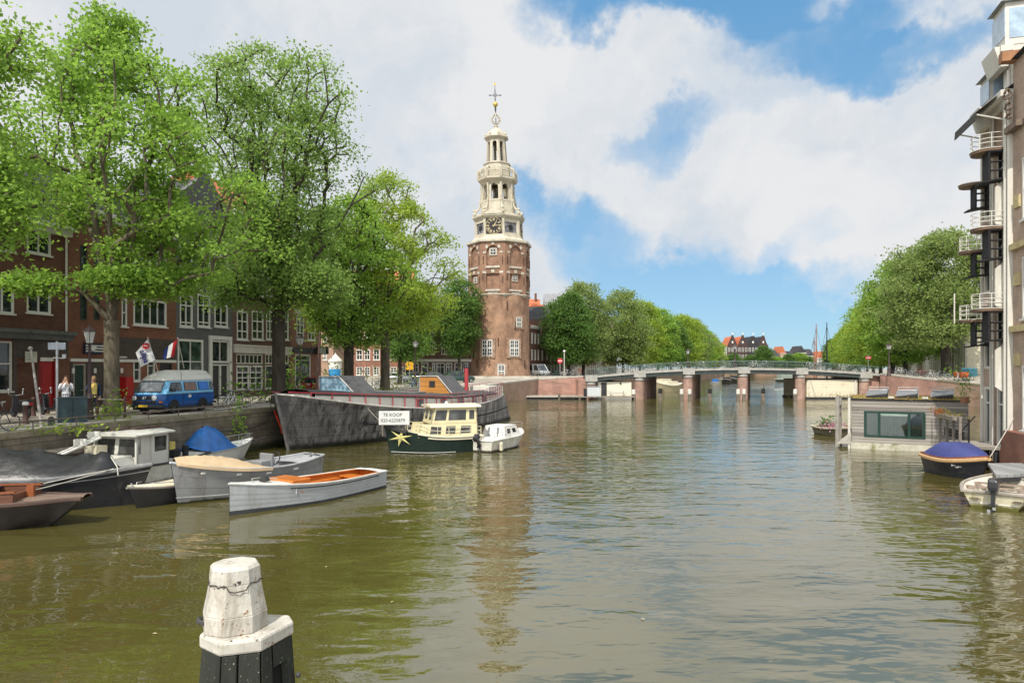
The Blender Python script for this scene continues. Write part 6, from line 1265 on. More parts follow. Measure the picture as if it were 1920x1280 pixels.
# right side: blue covered tender
r, L_ = boat('tender', 'dark tender with a blue canvas cover and thick tan rope fender, by the timber houseboat', 'boat', (18.62,30.1), (18.88,27.05), gr_)
H = Hull(L_,1.8,.72,.68,.92,tr=.75,rake=.35,wl=.8,flare=.5,tm=.5,pw=2.1,draft=.3)
H.skin(-1,1,M('navy_black_hull', (.012,.012,.018), .3, dirt=(.05,.045,.035)),'hull',r); H.rail(M('tan_rope', (.40,.25,.12), .9, var=.2, scale=12),'rope_fender',r,.085,dz=-.02); H.rail(M('mahogany', (.16,.045,.02), .4),'gunwale',r,.035,dz=.09,inset=.05)
blc = M('royal_blue_canvas', (.035,.045,.16), .65, var=.12, bump=.2, bscale=4)
m_ = MB(); rows = []
for i in range(17):
    u = i/16; t = .02+.93*u; b = H.b(t)-.02; z = H.h(t)+.06; pk = .62*min(1,u*3.2)**.6*min(1,(1-u)*2.1)**.7
    rows.append([(L_*t, b*f, z+pk*min(1,(1-abs(f))*2.4)**.7+.012*math.sin(i*2+f*8)) for f in (-1,-.92,-.75,-.5,0,.5,.75,.92,1)])
m_.loft(rows, closed=False); m_.build('canvas_cover', blc, r, smooth=50)
for sd in (-1,1):
    p = H.p(.72,.45,sd,-.02); q = H.p(.80,.45,sd,-.02); d_ = (Vector(q)-Vector(p)).normalized(); 
    m_ = MB(); m_.box(-.22,.22,-.004,.004,.06,.1); m_.box(-.2,-.16,-.004,.004,.02,.14); m_.box(.0,.16,-.005,.003,.02,.06); m_.lathe([(.07,0),(.07,.01)], 14); o_ = m_.build('bow_mark', white, r); o_.matrix_local = Matrix.Translation(p) @ Matrix.Rotation(math.atan2(d_.y,d_.x),4,'Z')
m_ = MB(); m_.tube([H.gun(.95,-1,.1,.05),H.gun(.9,-1,.15,.09),H.gun(.93,1,.1,.1)], .03, 5); m_.build('bow_rope', M('yellow_rope', (.5,.38,.12), .9), r)
# rowing dinghy with an outboard
r, L_ = boat('dinghy', 'weathered cream open dinghy with a black outboard on its transom, lower right', 'boat', (15.35,21.75), (18.1,25.1), gr_)
H = Hull(L_,2.05,.52,.50,.66,tr=.82,rake=.4,wl=.74,flare=.4,tm=.45,pw=1.9,draft=.25)
dw = M('dinghy_cream', (.55,.50,.36), .55, var=.1, dirt=(.33,.29,.12), dlo=.5, dhi=.75)
H.skin(-1,1,scum(dw,.12,(.10,.10,.02)),'hull',r); H.rail(M('dinghy_grey_rail', (.27,.24,.20), .8, var=.2),'gunwale',r,.06); H.inner(.015,.93,.14,M('dinghy_inside', (.62,.58,.50), .6, var=.1, dirt=(.42,.37,.3), dlo=.55, dhi=.8),'inside',r)
tw_ = M('grey_brown_thwart', (.23,.175,.135), .8, var=.25, scale=5)
for t in (.12,.42,.66): m_ = MB(); b_ = H.b(t)-.05; m_.box(L_*t-.13,L_*t+.13,-b_,b_,.40,.44); m_.build('thwart', tw_, r)
for sd in (-1,1): m_ = MB(); m_.extr([(L_*.42,sd*.25,.395),(L_*.42,sd*.4,.395),(L_*.66,sd*.8,.395),(L_*.66,sd*.65,.395)], (0,0,-.03)); m_.build('brace', tw_, r)
for sd in (-1,1): m_ = MB(); m_.box(L_*.12,L_*.42,sd*(H.b(.27)-.28)-.1,sd*(H.b(.27)-.28)+.1,.41,.45); m_.build('side_bench', tw_, r)
for y_ in (-.62,.5): m_ = MB(); m_.box(-.035,-.008,y_-.16,y_+.16,.26,.30); m_.box(-.04,-.008,y_-.1,y_+.1,.30,.33); m_.build('name_mark', M('faded_print', (.12,.10,.07), .8), r)
outboard(r, -.06, .5, 0, 1.05)
# flower boat and the little boats beyond the bridge
r, L_ = boat('flower_boat', 'small open boat full of pink flowers left of the timber houseboat', 'boat', (21.2,47.2), (22.1,44.2))
H = Hull(L_,1.75,.55,.5,.65,tr=.7,rake=.3,wl=.75,draft=.25); H.skin(-1,1,M('olive_hull', (.11,.10,.06), .7, var=.3),'hull',r); H.rail(M('weathered_rail', (.36,.32,.24), .8),'gunwale',r,.06); H.deck(.05,.93,M('soil', (.06,.045,.03), .95),'soil_bed',r,dz=-.15)
def blobs(par, name, c, s, n, size, mat, seed, flat=.6):
    rng = np.random.default_rng(seed); m = MB()
    for k in range(n):
        p = rng.normal(size=3)*np.array([s[0],s[1],s[2]])*.5 + np.array(c); d = rng.normal(size=3); d /= np.linalg.norm(d); e = np.cross(d, rng.normal(size=3)); e /= np.linalg.norm(e); f = np.cross(d,e); q = size*rng.uniform(.6,1.3)
        m.add([p-d*q, p+e*q*.45+f*q*.1, p+d*q, p-e*q*.45+f*q*.1], [(0,1,2,3)])
    return m.build(name, mat, par, norm=False)
pink = LEAF('pink_petals', (.45,.18,.25), (.62,.33,.42), (.5,.25,.3)); orangef = LEAF('orange_petals', (.45,.10,.03), (.6,.2,.05), (.5,.15,.04)); sedum = LEAF('sedum_leaves', (.16,.15,.03), (.36,.28,.06), (.3,.25,.05)); redfl = LEAF('red_petals', (.35,.06,.03), (.5,.14,.06), (.4,.1,.05))
blobs(r,'pink_flowers',(L_*.5,0,.62),(1.2,1.0,.3),260,.09,pink,1); blobs(r,'foliage',(L_*.2,.2,.75),(.5,.6,.5),140,.12,leaf_d,2); blobs(r,'orange_flowers',(L_*.88,.1,.6),(.4,.4,.25),60,.08,orangef,3)
gf = 'boats moored beyond the bridge'
def far_boat(lab, stern, bow, B, hs, hm, hb, hullm, cabm, cab=None, name='boat', extra=None):
    r, L_ = boat(name, lab, 'boat', stern, bow, gf); H = Hull(L_,B,hs,hm,hb,tr=.6,rake=.5,draft=.4); H.skin(-1,1,hullm,'hull',r,n=14,nz=4); H.deck(0,1,cabm,'deck',r,n=10); H.rail(offwhite,'gunwale',r,.06,n=12)
    if cab: m = MB(); m.loft([[(x,-w_,cab[2]),(x,w_,cab[2]),(x,w_*.85,cab[3]),(x,-w_*.85,cab[3])] for x, w_ in ((cab[0],B*.38),(cab[1],B*.33))]); m.build('cabin', cabm, r)
    return r
far_boat('cream sailing barge seen through the bridge between the first and second piers', (32.5,134), (25.5,126), 3.4, 1.6, 1.2, 2.2, M('sand_hull', (.42,.36,.22), .6), cream, (2,6,1.2,2.0))
far_boat('dark barge with a cream cabin, moored behind the cream sailing barge', (35,150), (28.5,142), 3.0, 1.4, 1.2, 2.0, dark, cream, (2,6,1.2,2.2))
far_boat('boat with a bright blue cover seen under the middle of the bridge', (X(1343,175),176), (X(1330,175),170), 2.4, .8, .8, 1.1, white, M('blue_tarpaulin', (.018,.115,.36), .4), (1,4.5,.8,1.7))
far_boat('dark covered boat left of the third bridge pier, far off', (X(1362,200),200), (X(1345,200),192), 2.8, 1.2, 1.1, 1.5, dark, black, (1,6,1.1,1.9))
far_boat('dark barge beside the blue-covered boat, far off', (X(1385,215),215), (X(1370,205),205), 3.0, 1.2, 1.1, 1.6, dark, dark, (1,8,1.1,2.2))
hb_ = far_boat('low green-grey houseboat under the bridge between the third and fourth piers', (X(1492,230),230), (X(1452,228),228), 4.0, .8, .8, .9, M('dark_green_hull', (.03,.05,.04), .5), M('grey_green_cabin', (.22,.26,.22), .6), (.4,6.4,.8,3.0))
for lab, px, d, top, mt, yb in (('tall brown mast of a sailing boat beyond the right half of the bridge', 1533, 131, 607, M('mast_brown', (.30,.13,.07), .5), 0), ('tall black mast standing right of the brown one', 1553, 127, 604, black, 0), ('thin brown mast just left of the taller brown one', 1529, 134, 632, M('mast_brown', (.30,.13,.07), .5), 0)):
    r = far_boat(lab.replace('tall brown mast of a sailing boat','sailing boat with a tall brown mast').replace('tall black mast standing right of the brown one','dark boat whose tall black mast stands right of the brown one').replace('thin brown mast just left of the taller brown one','boat with a thin brown mast just left of the taller brown one'), (X(px,d)-2.5,d+6), (X(px,d)+1.2,d-3), 2.6, 1.0, .9, 1.3, dark, M('brown_deck', (.15,.105,.08), .6))
    m_ = MB(); zt_ = Zz(top,d); m_.tube([(0,0,.6),(0,0,zt_*.6),(0,0,zt_)], [.16,.12,.07], 6); o_ = m_.build('mast', mt, r); o_.location = (6.2,0,0)
    m_ = MB(); m_.tube([(-3,0,.9),(0,0,zt_*.95)], .03, 3); m_.tube([(3.2,0,1.2),(0,0,zt_*.95)], .03, 3); m_.build('stay', black, o_)
wb_ = far_boat('white rowing boat tied at the foot of the tower plinth', (X(962,103),103.2), (X(988,103),103.0), 1.4, .5, .5, .7, white, offwhite)
# mooring ropes
def rope(lab, pts, r=.022, sag=.0, mat=None):
    a, b = Vector(pts[0]), Vector(pts[-1]); n = 14; q = [a.lerp(b, i/n) - Vector((0,0,sag*4*(i/n)*(1-i/n))) for i in range(n+1)]
    m = MB(); m.tube(q, r, 5); return tag(m.build('mooring_rope', mat or MATS['grey_rope'], None, smooth=60), lab, 'rope', 'mooring ropes')
rope('long slack rope from the barge bow to the quay rail beside the van', [D(500,790,38.5), D(378,800,33)], .03, .35, MATS['dark_rope']); rope('rope from the barge bow sagging along the quay wall', [D(498,752,38.2), (Q(36.5)+.1,36.5,2.35)], .03, .1); rope('upper rope from the barge bow to the quay railing', [D(496,748,38.2), (Q(34.2)+.1,34.2,2.45)], .03, .12)
rope('dark rope hanging from the anchor to the mossy quay wall', [D(500,818,37.5), D(420,795,35.8)], .04, .5, MATS['dark_rope']); rope('thin line from the grey sloop stern to the launch stern', [(-7.95,27.4,1.1), (-5.3,26.2,.66)], .012, .1, MATS['dark_rope']); rope('line from the barge side down to the green cruiser bow', [D(690,766,39.5), D(716,792,36.5)], .018, .03)
rope('yellowish line from the jetty up to the deck railing', [(18.9,27.2,.75), (21.2,28.7,2.6)], .02, .05, MATS['pale_rope']); rope('pale line from the jetty up the brick wall', [(19.9,26.4,.75), (21.3,27.6,3.4)], .02, .08, MATS['pale_rope']); rope('line from the black sloop bow to the tender bow cleat', [(-12.9,22.1,1.25), (-14.3,18.8,.9)], .014, .05, MATS['pale_rope'])
# ------------------------------------------------------------------ right-hand warehouse with balconies
UB = Vector((-.287,-.958,0)).normalized(); OB = (21.9,31.7); TB = Matrix.Translation((OB[0],OB[1],0)) @ Matrix.Rotation(math.atan2(UB.y,UB.x),4,'Z')
wbk = BR('warehouse_brick', (.40,.285,.215), (.33,.23,.175), (.38,.32,.26), .085, .22, .2)
pale = M('warehouse_cream', (.58,.555,.49), .55, var=.06, dirt=(.44,.39,.31), dlo=.6, dhi=.85)
ww = []
for s0, s1 in ((.12,1.0),(1.62,2.5)):
    for zb in (.9,4.35,7.8,11.2): ww.append((s0, s1, zb+.12, zb+2.75, dict(nx=1, transom=(.72,), fr=.12, mat=pale, name='balcony_door', sill=False)))
wr, wrf = house('tall pale-trimmed brick warehouse with stacked curved balconies at the right edge', OB, UB, 0, 3.3, -1, 16.2, wbk, ww, depth=12, roof='gable_side', rh=4.5, cornice=pale, cdep=.45)
wr['category'] = 'warehouse'
def rb_(name, mb, mat, par=None, **k): return mb.build(name, mat, par or wr, **k)
for s, w_, p, mt in ((-.04,.14,.10,pale),(1.12,.13,.12,pale),(1.42,.08,.10,pale),(2.68,.16,.14,pale),(2.95,.12,.16,pale),(3.18,.2,.12,pale)):
    m_ = MB()
    if w_ > .12: m_.box(s-w_/2,s+w_/2,-p,-.003,-.8,16.0)
    else: m_.tube([(s,-p,-.6),(s,-p,16.0)], w_*.6, 8)
    rb_('pilaster' if w_ > .12 else 'downpipe', m_, mt)
def balcony(s0, s1, z, out, sf, pf, rail=True, frame=True, fh=1.25):
    n = 12; c = (s0+s1)/2; R = (s1-s0)/2; arc = [(c+R*math.cos(math.pi*k/n), -out*.55-out*.45*math.sin(math.pi*k/n)) for k in range(n+1)]
    poly = [(s1,-.002)] + arc + [(s0,-.002)]
    m = MB(); m.prism(poly, z-.10, z); o = m.build('balcony', M('balcony_floor', (.16,.10,.065), .7, var=.2), wr)
    m = MB(); m.prism([(c+(p[0]-c)*1.03, p[1]*1.03 if p[1] < -.01 else p[1]) for p in poly], z+.002, z+.03); m.build('slab_edge', pale, o)
    if rail:
        m = MB(); path = [(s1,-.05)] + arc + [(s0,-.05)]
        for h in (.22,.42,.66): m.tube([(p[0],p[1]+.03,z+.06+h*.9) for p in path], .017, 6)
        for k in (1,4,7,10,13): p = path[min(k,len(path)-1)]; m.tube([(p[0],p[1]+.03,z+.05),(p[0],p[1]+.03,z+.66)], .018, 5)
        m.build('railing', pale, o)
    if frame:      # black steel loading bay hanging under it: a closed cheek, open bars and a sloping foot plate
        m = MB(); zt, zb = z-.12, z-.12-fh; y1 = -pf; s0 = sf
        m.box(s0,s1,y1-.03,y1,zb,zt); m.quad((s0,y1-.16,zb),(s1,y1-.16,zb),(s1,-.02,zb+.06),(s0,-.02,zb+.06))
        m.extr([(s0,y1-.30,zb-.10),(s1,y1-.30,zb-.10),(s1,-.02,zb+.06),(s0,-.02,zb+.06)], (0,0,.06))
        for x_ in (s0+.03,s1-.03):
            for y_ in (y1,-.08): m.tube([(x_,y_,zb),(x_,y_,zt)], .045, 4)
        for hz in (.0,.33,.62,.97): m.tube([(s1-.03,-.08,zb+(zt-zb)*hz),(s1-.03,y1,zb+(zt-zb)*hz),(s0+.03,y1,zb+(zt-zb)*hz)], .04, 4); m.prism([(s0,y1),(s1,y1),(s1,-.02),(s0,-.02)], zt-.03, zt) if hz == 0 else None
        m.tube([((s0+s1)/2,y1,zb),((s0+s1)/2,y1,zt)], .025, 4); m.build('loading_frame', black, o)
    return o
for z in (13.9,10.55,7.05): balcony(1.56,2.86,z,1.2,2.1,.70)
for z in (12.9,9.85,6.7): balcony(-.02,1.06,z,1.15,.45,.64,rail=z < 12, fh=1.05)
for z in (5.6,9.1,12.6): m_ = MB(); m_.extr([(2.5,-.05,z),(2.62,-.45,z-.35),(2.62,-.45,z-1.9),(2.62,-.05,z-2.2)], (.1,0,0)); rb_('door_hood', m_, pale)
m_ = MB(); m_.tube([(-.02,-1.18,6.6),(-.02,-1.18,8.0)], .03); rb_('flag_bracket', m_, pale)
# awning and roof dormers
aw = MB(); z1, z0 = 16.4, 15.45; 
aw.loft([[(s,-.08,z1),(s,-1.25,z0),(s,-1.28,z0-.36),(s,-1.24,z0-.36),(s,-1.20,z0+.02),(s,-.08,z1-.06)] for s in (.3,2.9)]); awn = rb_('awning', aw, PLANK('striped_awning', (.035,.034,.03), .14, 0, gap=(.10,.095,.085), var=.1, gw=.3))
m_ = MB(); m_.tube([(2.92,-.05,15.0),(2.92,-1.2,15.35)], .035, 5); m_.tube([(.35,-.05,15.0),(.35,-1.2,15.35)], .035, 5); m_.build('awning_arm', pale, awn)
def dormer(s0, s1, zb, h, tile=True):
    m = MB(); m.box(s0,s1,-.15,2.2,zb,zb+h); d = m.build('dormer', pale, wr)
    m = MB(); m.box(s0-.02,s1+.02,-.18,-.152,zb+h*.2,zb+h*.85); m.build('pane', M('sky_reflection_pane', (.35,.45,.55), .1), d)  # the sky's reflection is painted into the pane's base colour
    m = MB(); m.box(s1+.002,s1+.02,.0,1.5,zb+h*.15,zb+h*.85); m.build('pane', MATS['sky_reflection_pane'], d)
    m = MB(); m.extr([(s0-.15,-.35,zb+h+.002),(s0-.15,1.4,zb+h+1.25),(s0-.15,2.6,zb+h+.002)], (s1-s0+.3,0,0)); m.build('dormer_roof', M('glazed_grey_tiles', (.20,.21,.20), .35, var=.3, scale=9), d)
    m = MB(); m.extr([(s0-.2,-.30,zb-.9),(s1,-.30,zb-.9),(s1,-.55,zb-.05),(s0-.2,-.55,zb-.05)], (0,.28,0)); m.build('bracket', pale, d)
    return d
dormer(.15,1.15,16.3,1.35); dormer(1.6,2.9,18.2,1.8)
m_ = MB(); m_.box(2.0,3.05,.1,2.5,16.2,18.1); m_.box(1.35,3.05,-.35,.1,17.9,18.15); rb_('attic', m_, pale)
# next building, brick, cut by the frame
nb = [(4.2,5.4,2.0,4.6,dict(nx=2,nz=2)),(4.2,5.4,6.5,9.0,dict(nx=2,nz=2)),(4.2,5.4,10.5,13,dict(nx=2,nz=2))]
wn_, _ = house('brown brick building with stone blocks and a carved gable, cut by the right edge', OB, UB, 3.305, 9.5, -1, 17.2, wbk, nb, depth=12, roof='gable_side', rh=4, cornice=None)
for q_ in ((3.5,4.05,-.08,4.6,.5),(3.5,4.05,-.08,7.9,.5),(3.5,4.05,-.08,11.1,.5),(3.3,5.6,-.16,6.0,.25),(3.3,5.6,-.16,9.4,.25)): m_ = MB(); m_.box(q_[0],q_[1],q_[2],-.003,q_[3],q_[3]+q_[4]); m_.build('stone_block', M('yellowed_stone', (.46,.38,.2), .85, var=.2), wn_)
m_ = MB(); m_.tube([(3.2,-.12,-.6),(3.2,-.12,17)], .07, 8); m_.build('downpipe', pale, wn_)
m_ = MB()
for k, (z, rr_) in enumerate(((15.4,.16),(15.0,.12),(15.9,.2))): m_.tube([(3.5+.1*math.sin(a), -.15-rr_*.6*(1+math.cos(a*.52)), z+rr_*math.sin(a*.52)) for a in range(13)], .05, 6)
m_.box(3.2,4.4,-.3,-.003,14.3,14.55); m_.build('carved_scroll', M('dark_sandstone', (.16,.12,.09), .9, var=.25), wn_)
m_ = MB(); m_.box(3.35,3.75,-.55,.2,17.2,17.6); m_.build('finial', M('copper_brown', (.30,.14,.06), .6), wn_)
# brick base and pier at the waterline
m_ = MB(); m_.box(2.9,9.5,-.35,-.004,-1,.95); m_.extr([(2.9,-.35,.953),(9.5,-.35,.953),(9.5,-.35,1.9),(3.3,-.35,1.9)], (0,.34,0)); m_.build('brick_footing', BR('red_footing_brick', (.26,.10,.065), (.2,.08,.05), (.2,.15,.12), .085, .22, .2), wn_)
# timber deck with railing on the water side
dk = thing('timber_deck', 'raised timber deck with a railing and flower boxes at the warehouse front', 'deck'); dk.matrix_world = TB
gw_ = PLANK('grey_deck_boards', (.27,.245,.21), .14, 0, var=.25)
m_ = MB(); m_.box(-.3,2.55,-1.75,-.16,.98,1.1); m_.box(-.3,2.55,-1.77,-1.752,.84,1.1); m_.build('deck_boards', gw_, dk)
gwd = M('grey_timber', (.21,.18,.15), .85, var=.25, scale=4); m_ = MB()
for s in (-.25,.75,1.65,2.5): m_.box(s-.05,s+.05,-1.75,-1.65,1.101,2.32)
m_.box(-.3,2.55,-1.78,-1.62,2.321,2.38)
for k in range(7): m_.tube([(-.25,-1.7,1.22+k*.15),(2.5,-1.7,1.22+k*.15)], .008, 3)
m_.build('railing', gwd, dk)
m_ = MB(); m_.box(-.2,2.4,-1.55,-1.5,1.35,1.72); m_.tube([(.1,-1.3,1.1),(.5,-.5,2.3)], .03); m_.tube([(1.3,-1.0,1.1),(1.3,-1.0,2.3)], .04); m_.build('bench_back', black, dk)
m_ = MB()
for s, q in ((.0,.9),(2.3,-.9)): m_.tube([(s,-1.6,.95),(s+q,-.2,-.4)], .08, 5)
for s in (.2,1.3,2.4): m_.tube([(s,-.3,-1),(s,-.3,.98)], .09, 6)
m_.box(-.2,2.5,-.35,-.25,.2,.4); m_.build('brace', dark, dk)
m_ = MB(); m_.box(-.3,2.4,-1.95,-1.785,2.2,2.36); fb = m_.build('flower_box', gwd, dk); blobs(fb,'flowers',(.0,-1.86,2.46),(.8,.25,.2),90,.06,redfl,11); blobs(fb,'plants',(1.3,-1.86,2.46),(2.2,.25,.2),150,.055,sedum,12)
sh = thing('potted_shrub', 'dark potted shrub on the houseboat roof beside the warehouse corner', 'plant', (22.0,33.2,2.8)); m_ = MB(); m_.lathe([(.16,0),(.2,.3)], 10); m_.build('pot', M('clay', (.3,.13,.08), .8), sh); blobs(sh,'foliage',(0,0,.6),(.35,.35,.75),200,.06,leaf_d,14)
# jetty
jt = thing('jetty', 'grey plank jetty above the cream dinghy, lower right', 'jetty'); m_ = MB(); gj = PLANK('jetty_boards', (.25,.255,.25), .30, 0, var=.2, gw=.05)
m_.prism([(16.95,23.9),(20.1,24.6),(20.3,27.0),(18.75,26.9)], .66, .76); m_.build('boards', gj, jt); m_ = MB(); m_.prism([(17.0,23.87),(20.1,24.57),(20.1,24.63),(17.0,23.93)], .5, .655); m_.build('edge_beam', dark, jt)
for x_, y_ in ((18.9,26.6),(19.6,24.9),(20.1,26.8)): m_ = MB(); m_.tube([(x_,y_,-1),(x_,y_,.66)], .1, 7); m_.build('pile', dark, jt)
# timber houseboat
hb = thing('timber_houseboat', 'grey timber-clad houseboat with a dark green three-part window and roof hatches', 'houseboat', (19.1,38.4,0), math.atan2(-.46,.89))
clad = PLANK('grey_cladding', (.255,.235,.21), .178, 2, gap=(.055,.045,.038), var=.4, grain=(.4,.4,6), gw=.11)
hw = wall_with_holes(0, 5.5, .36, 2.72, [(.62,3.55,.68,2.12)], 5.2, .12)
hw.build('cladding', clad, hb)
m_ = MB(); m_.box(-.03,5.53,-.03,5.23,-.3,.357); m_.build('pontoon', M('stained_concrete', (.46,.44,.36), .85, var=.12, dirt=(.2,.2,.1), dscale=1.5, dlo=.5, dhi=.7), hb)
gf_ = M('bottle_green_frame', (.012,.042,.03), .4); m_ = MB(); a, b, c, d = .62,3.55,.68,2.12; t = .11
m_.box(a,b,-.03,.1,d-t,d); m_.box(a,b,-.03,.1,c,c+t); 
for x_ in (a,b-t,a+.68,b-.68-t*1.2): m_.box(x_,x_+t*1.2,-.028,.098,c+t,d-t)
fr_w = m_.build('window_frame', gf_, hb); m_ = MB(); m_.box(a+.82,b-.82,-.032,.02,d-.24,d-.13); m_.build('blind_box', M('green_grey_blind', (.25,.33,.28), .6), fr_w)
m_ = MB(); nn = 60
for x0_, x1_ in ((a+.13,a+.68),(a+.82,(a+b)/2-.01),((a+b)/2+.01,b-.82),(b-.68,b-.13)):
    k = max(8,int((x1_-x0_)*26)); m_.loft([[(x0_+(x1_-x0_)*i/k, .09+.02*math.sin(i*1.9), z) for i in range(k+1)] for z in (c+.11,d-.11)], closed=False)
m_.build('curtain', M('net_curtain', (.46,.48,.42), .9, var=.12, scale=6, stretch=(4,4,.3)), fr_w)
def clear_glass():
    m = bpy.data.materials.new('clear_window_glass'); nt, N, L = nodes_of(m); N.remove(N['Principled BSDF']); t = N.new('ShaderNodeBsdfTransparent'); t.inputs[0].default_value = (.72,.78,.74,1); g = N.new('ShaderNodeBsdfGlossy'); g.inputs['Roughness'].default_value = .03
    fz_ = N.new('ShaderNodeFresnel'); fz_.inputs[0].default_value = 1.6; ms = N.new('ShaderNodeMixShader'); L.new(math_node(nt, 'ADD', fz_.outputs[0], .08), ms.inputs[0]); L.new(t.outputs[0], ms.inputs[1]); L.new(g.outputs[0], ms.inputs[2]); L.new(ms.outputs[0], N['Material Output'].inputs['Surface']); return m
m_ = MB(); m_.box(a+.13,b-.13,.035,.045,c+.11,d-.11); m_.build('pane', clear_glass(), fr_w)
m_ = MB(); m_.box(-.06,5.56,-.05,5.25,2.722,2.80); m_.build('roof_edge', black, hb)
m_ = MB(); m_.box(.04,5.46,.04,5.1,2.802,2.84); rf = m_.build('green_roof', M('sedum_mat', (.22,.19,.05), .95, var=.4, scale=5, bump=1, bscale=14, dirt=(.35,.19,.09), dscale=2, dlo=.5, dhi=.62), hb)
blobs(rf,'sedum_plants',(2.75,1.6,2.88),(4.6,2.8,.07),1300,.045,sedum,21); blobs(rf,'red_sedum_plants',(2.6,2.4,2.89),(4.6,2.6,.08),360,.045,LEAF('sedum_red', (.3,.13,.07), (.45,.24,.13), (.4,.2,.1)),22)
for s0 in (.7,2.15,3.8):
    T = Matrix.Translation((s0,.25,2.86)); m_ = MB(T); L_h, W_h = 1.05, 1.0
    q = [(0,0,.05),(L_h,0,.2),(L_h+.12,W_h,.46),(.15,W_h,.36)]
    m_.extr(q, (0,-.02,.05)); hp = m_.build('roof_hatch', M('hatch_grey', (.15,.155,.16), .45, var=.12), hb)
    m_ = MB(T); m_.extr([(.02,.06,.0),(L_h-.02,.06,.0),(L_h+.08,W_h,.0),(.12,W_h,.0)], (0,0,.02)); m_.add([(.0,.02,0),(L_h,.02,0),(L_h+.1,W_h,0),(.1,W_h,0)]+[(x_,y_,z_) for x_,y_,z_ in q], [(0,1,5,4),(1,2,6,5),(2,3,7,6),(3,0,4,7)]); m_.build('hatch_side', dark, hp)
    m_ = MB(T); m_.tube([(.1,W_h*.9,.0),(.2,W_h+.02,.56),(L_h+.1,W_h+.02,.56),(L_h+.1,W_h*.9,.0)], .02, 4); m_.tube([(.2,W_h*.72,.42),(L_h,W_h*.72,.42)],.02,4); m_.build('hatch_stay', offwhite, hp)
m_ = MB()
for s0 in (1.95,3.55): m_.box(s0-.14,s0+.14,.0,.28,2.842,2.94)
m_.build('roof_vent', offwhite, hb)
m_ = MB(); m_.box(-.75,-.035,.5,2.0,.25,.36); m_.extr([(-.75,-.2,.25),(-.03,-.2,.25),(-.03,-.2,.95)], (0,.06,0)); m_.build('gangplank', M('light_grey_board', (.36,.34,.30), .8), hb)
m_ = MB(); m_.tube([(-.12,-.12,-.5),(-.12,-.12,2.85)], .07, 7); m_.build('post', offwhite, hb)
pp = thing('mooring_pile', 'pair of grey timber mooring posts with a crossbeam at the houseboat corner', 'post'); 
for x_, y_ in ((18.55,38.9),(19.0,39.6)): m_ = MB(); m_.lathe([(.13,-1),(.12,2.9)], 8, c=(x_,y_)); m_.build('post', M('grey_pile', (.27,.25,.22), .9, var=.2), pp)
m_ = MB(); m_.tube([(18.5,38.85,2.35),(19.05,39.65,2.35)], .11, 5); m_.tube([(18.5,38.85,1.9),(19.05,39.65,1.9)], .08, 5); m_.build('crossbeam', MATS['grey_pile'], pp)
# ------------------------------------------------------------------ foreground mooring dolphin
dol = thing('mooring_dolphin', 'chipped white painted mooring post on dark timber piles in the foreground', 'mooring post')
wp = M('chipped_white_paint', (.47,.445,.39), .55, var=.14, scale=5, bump=.45, bscale=16, dirt=(.23,.195,.14), dscale=2.6, dlo=.46, dhi=.74, dstretch=(1.5,1.5,.4))
def chip_mat():
    nt = wp.node_tree; N = nt.nodes; L = nt.links; b = N['Principled BSDF']; src = b.inputs['Base Color'].links[0].from_socket; tc = N.new('ShaderNodeTexCoord').outputs['Object']
    ru = ramp(nt, noise_node(nt, tc, 5, 6, .72), .60, .64); c = mix_rgb(nt, ru, src, (.20,.095,.045)); ch = ramp(nt, noise_node(nt, tc, 13, 5, .65), .635, .655); c = mix_rgb(nt, ch, c, (.045,.035,.028)); st = ramp(nt, noise_node(nt, tc, 7, 5, .7, (1.6,1.6,.12)), .52, .68); c = mix_rgb(nt, math_node(nt, 'MULTIPLY', st, .55), c, (.33,.29,.23)); L.new(c, b.inputs['Base Color'])
chip_mat()
dc = D(441,1130,7.0); cx, cy = dc.x, dc.y; A8 = R_(28)
zt_, zb_ = 2.51, 1.92
def ngon(r, k=8, ph=A8, e=1.0): return [(cx+r*math.cos(ph+2*math.pi*i/k), cy+r*math.sin(ph+2*math.pi*i/k)) for i in range(k)]
def ring(r, z, sq=.0):      # square with cut corners
    out = []
    for i in range(4):
        a = A8 + math.pi/2*i
        for s_ in (-.27,.27): out.append((cx+r*math.cos(a+math.pi/4+s_*1.35), cy+r*math.sin(a+math.pi/4+s_*1.35), z))
    return out
m_ = MB(); m_.loft([ring(.318,zb_+.12),ring(.258,zt_-.17),ring(.262,zt_-.165),ring(.25,zt_-.03),ring(.222,zt_)]); shaft = m_.build('shaft', wp, dol, bevel=.022)
m_ = MB(); m_.loft([ring(.325,zb_-.06),ring(.322,zb_+.118)]); m_.build('shaft_foot', wp, shaft, bevel=.01)
m_ = MB(); rg = ring(.268,zt_-.175); pts = []
for i in range(8):
    p, q = Vector(rg[i]), Vector(rg[(i+1) % 8])
    for k in range(6): f = k/6; pts.append(p.lerp(q,f)+(p+q-2*Vector((cx,cy,p.z))).normalized()*(.03*math.sin(math.pi*f) if i == 5 else 0)+Vector((.012*math.sin(i*7+k*2.3),.012*math.cos(i*5+k*3.1),.012*math.sin(i*3+k*1.7) - (.06*math.sin(math.pi*f) if i == 5 else 0))))
m_.tube(pts, .006, 5, closed=True); m_.build('wire_binding', M('old_wire', (.04,.03,.025), .9), shaft)
ux = Vector((.90,.436,0)); uy = Vector((-.436,.90,0)); cc = Vector((cx+.12,cy+.05,0))
def plan(a, b): p = cc + ux*a + uy*b; return (p.x, p.y)
cap_poly = [tuple(G(px,py,1.86)[:2]) for px, py in ((373,1188),(411,1205),(490,1196),(551,1163),(543,1151),(494,1149),(405,1160))]
m_ = MB(); m_.prism(cap_poly, zb_-.2, zb_-.06); m_.build('cap', wp, dol, bevel=.026)
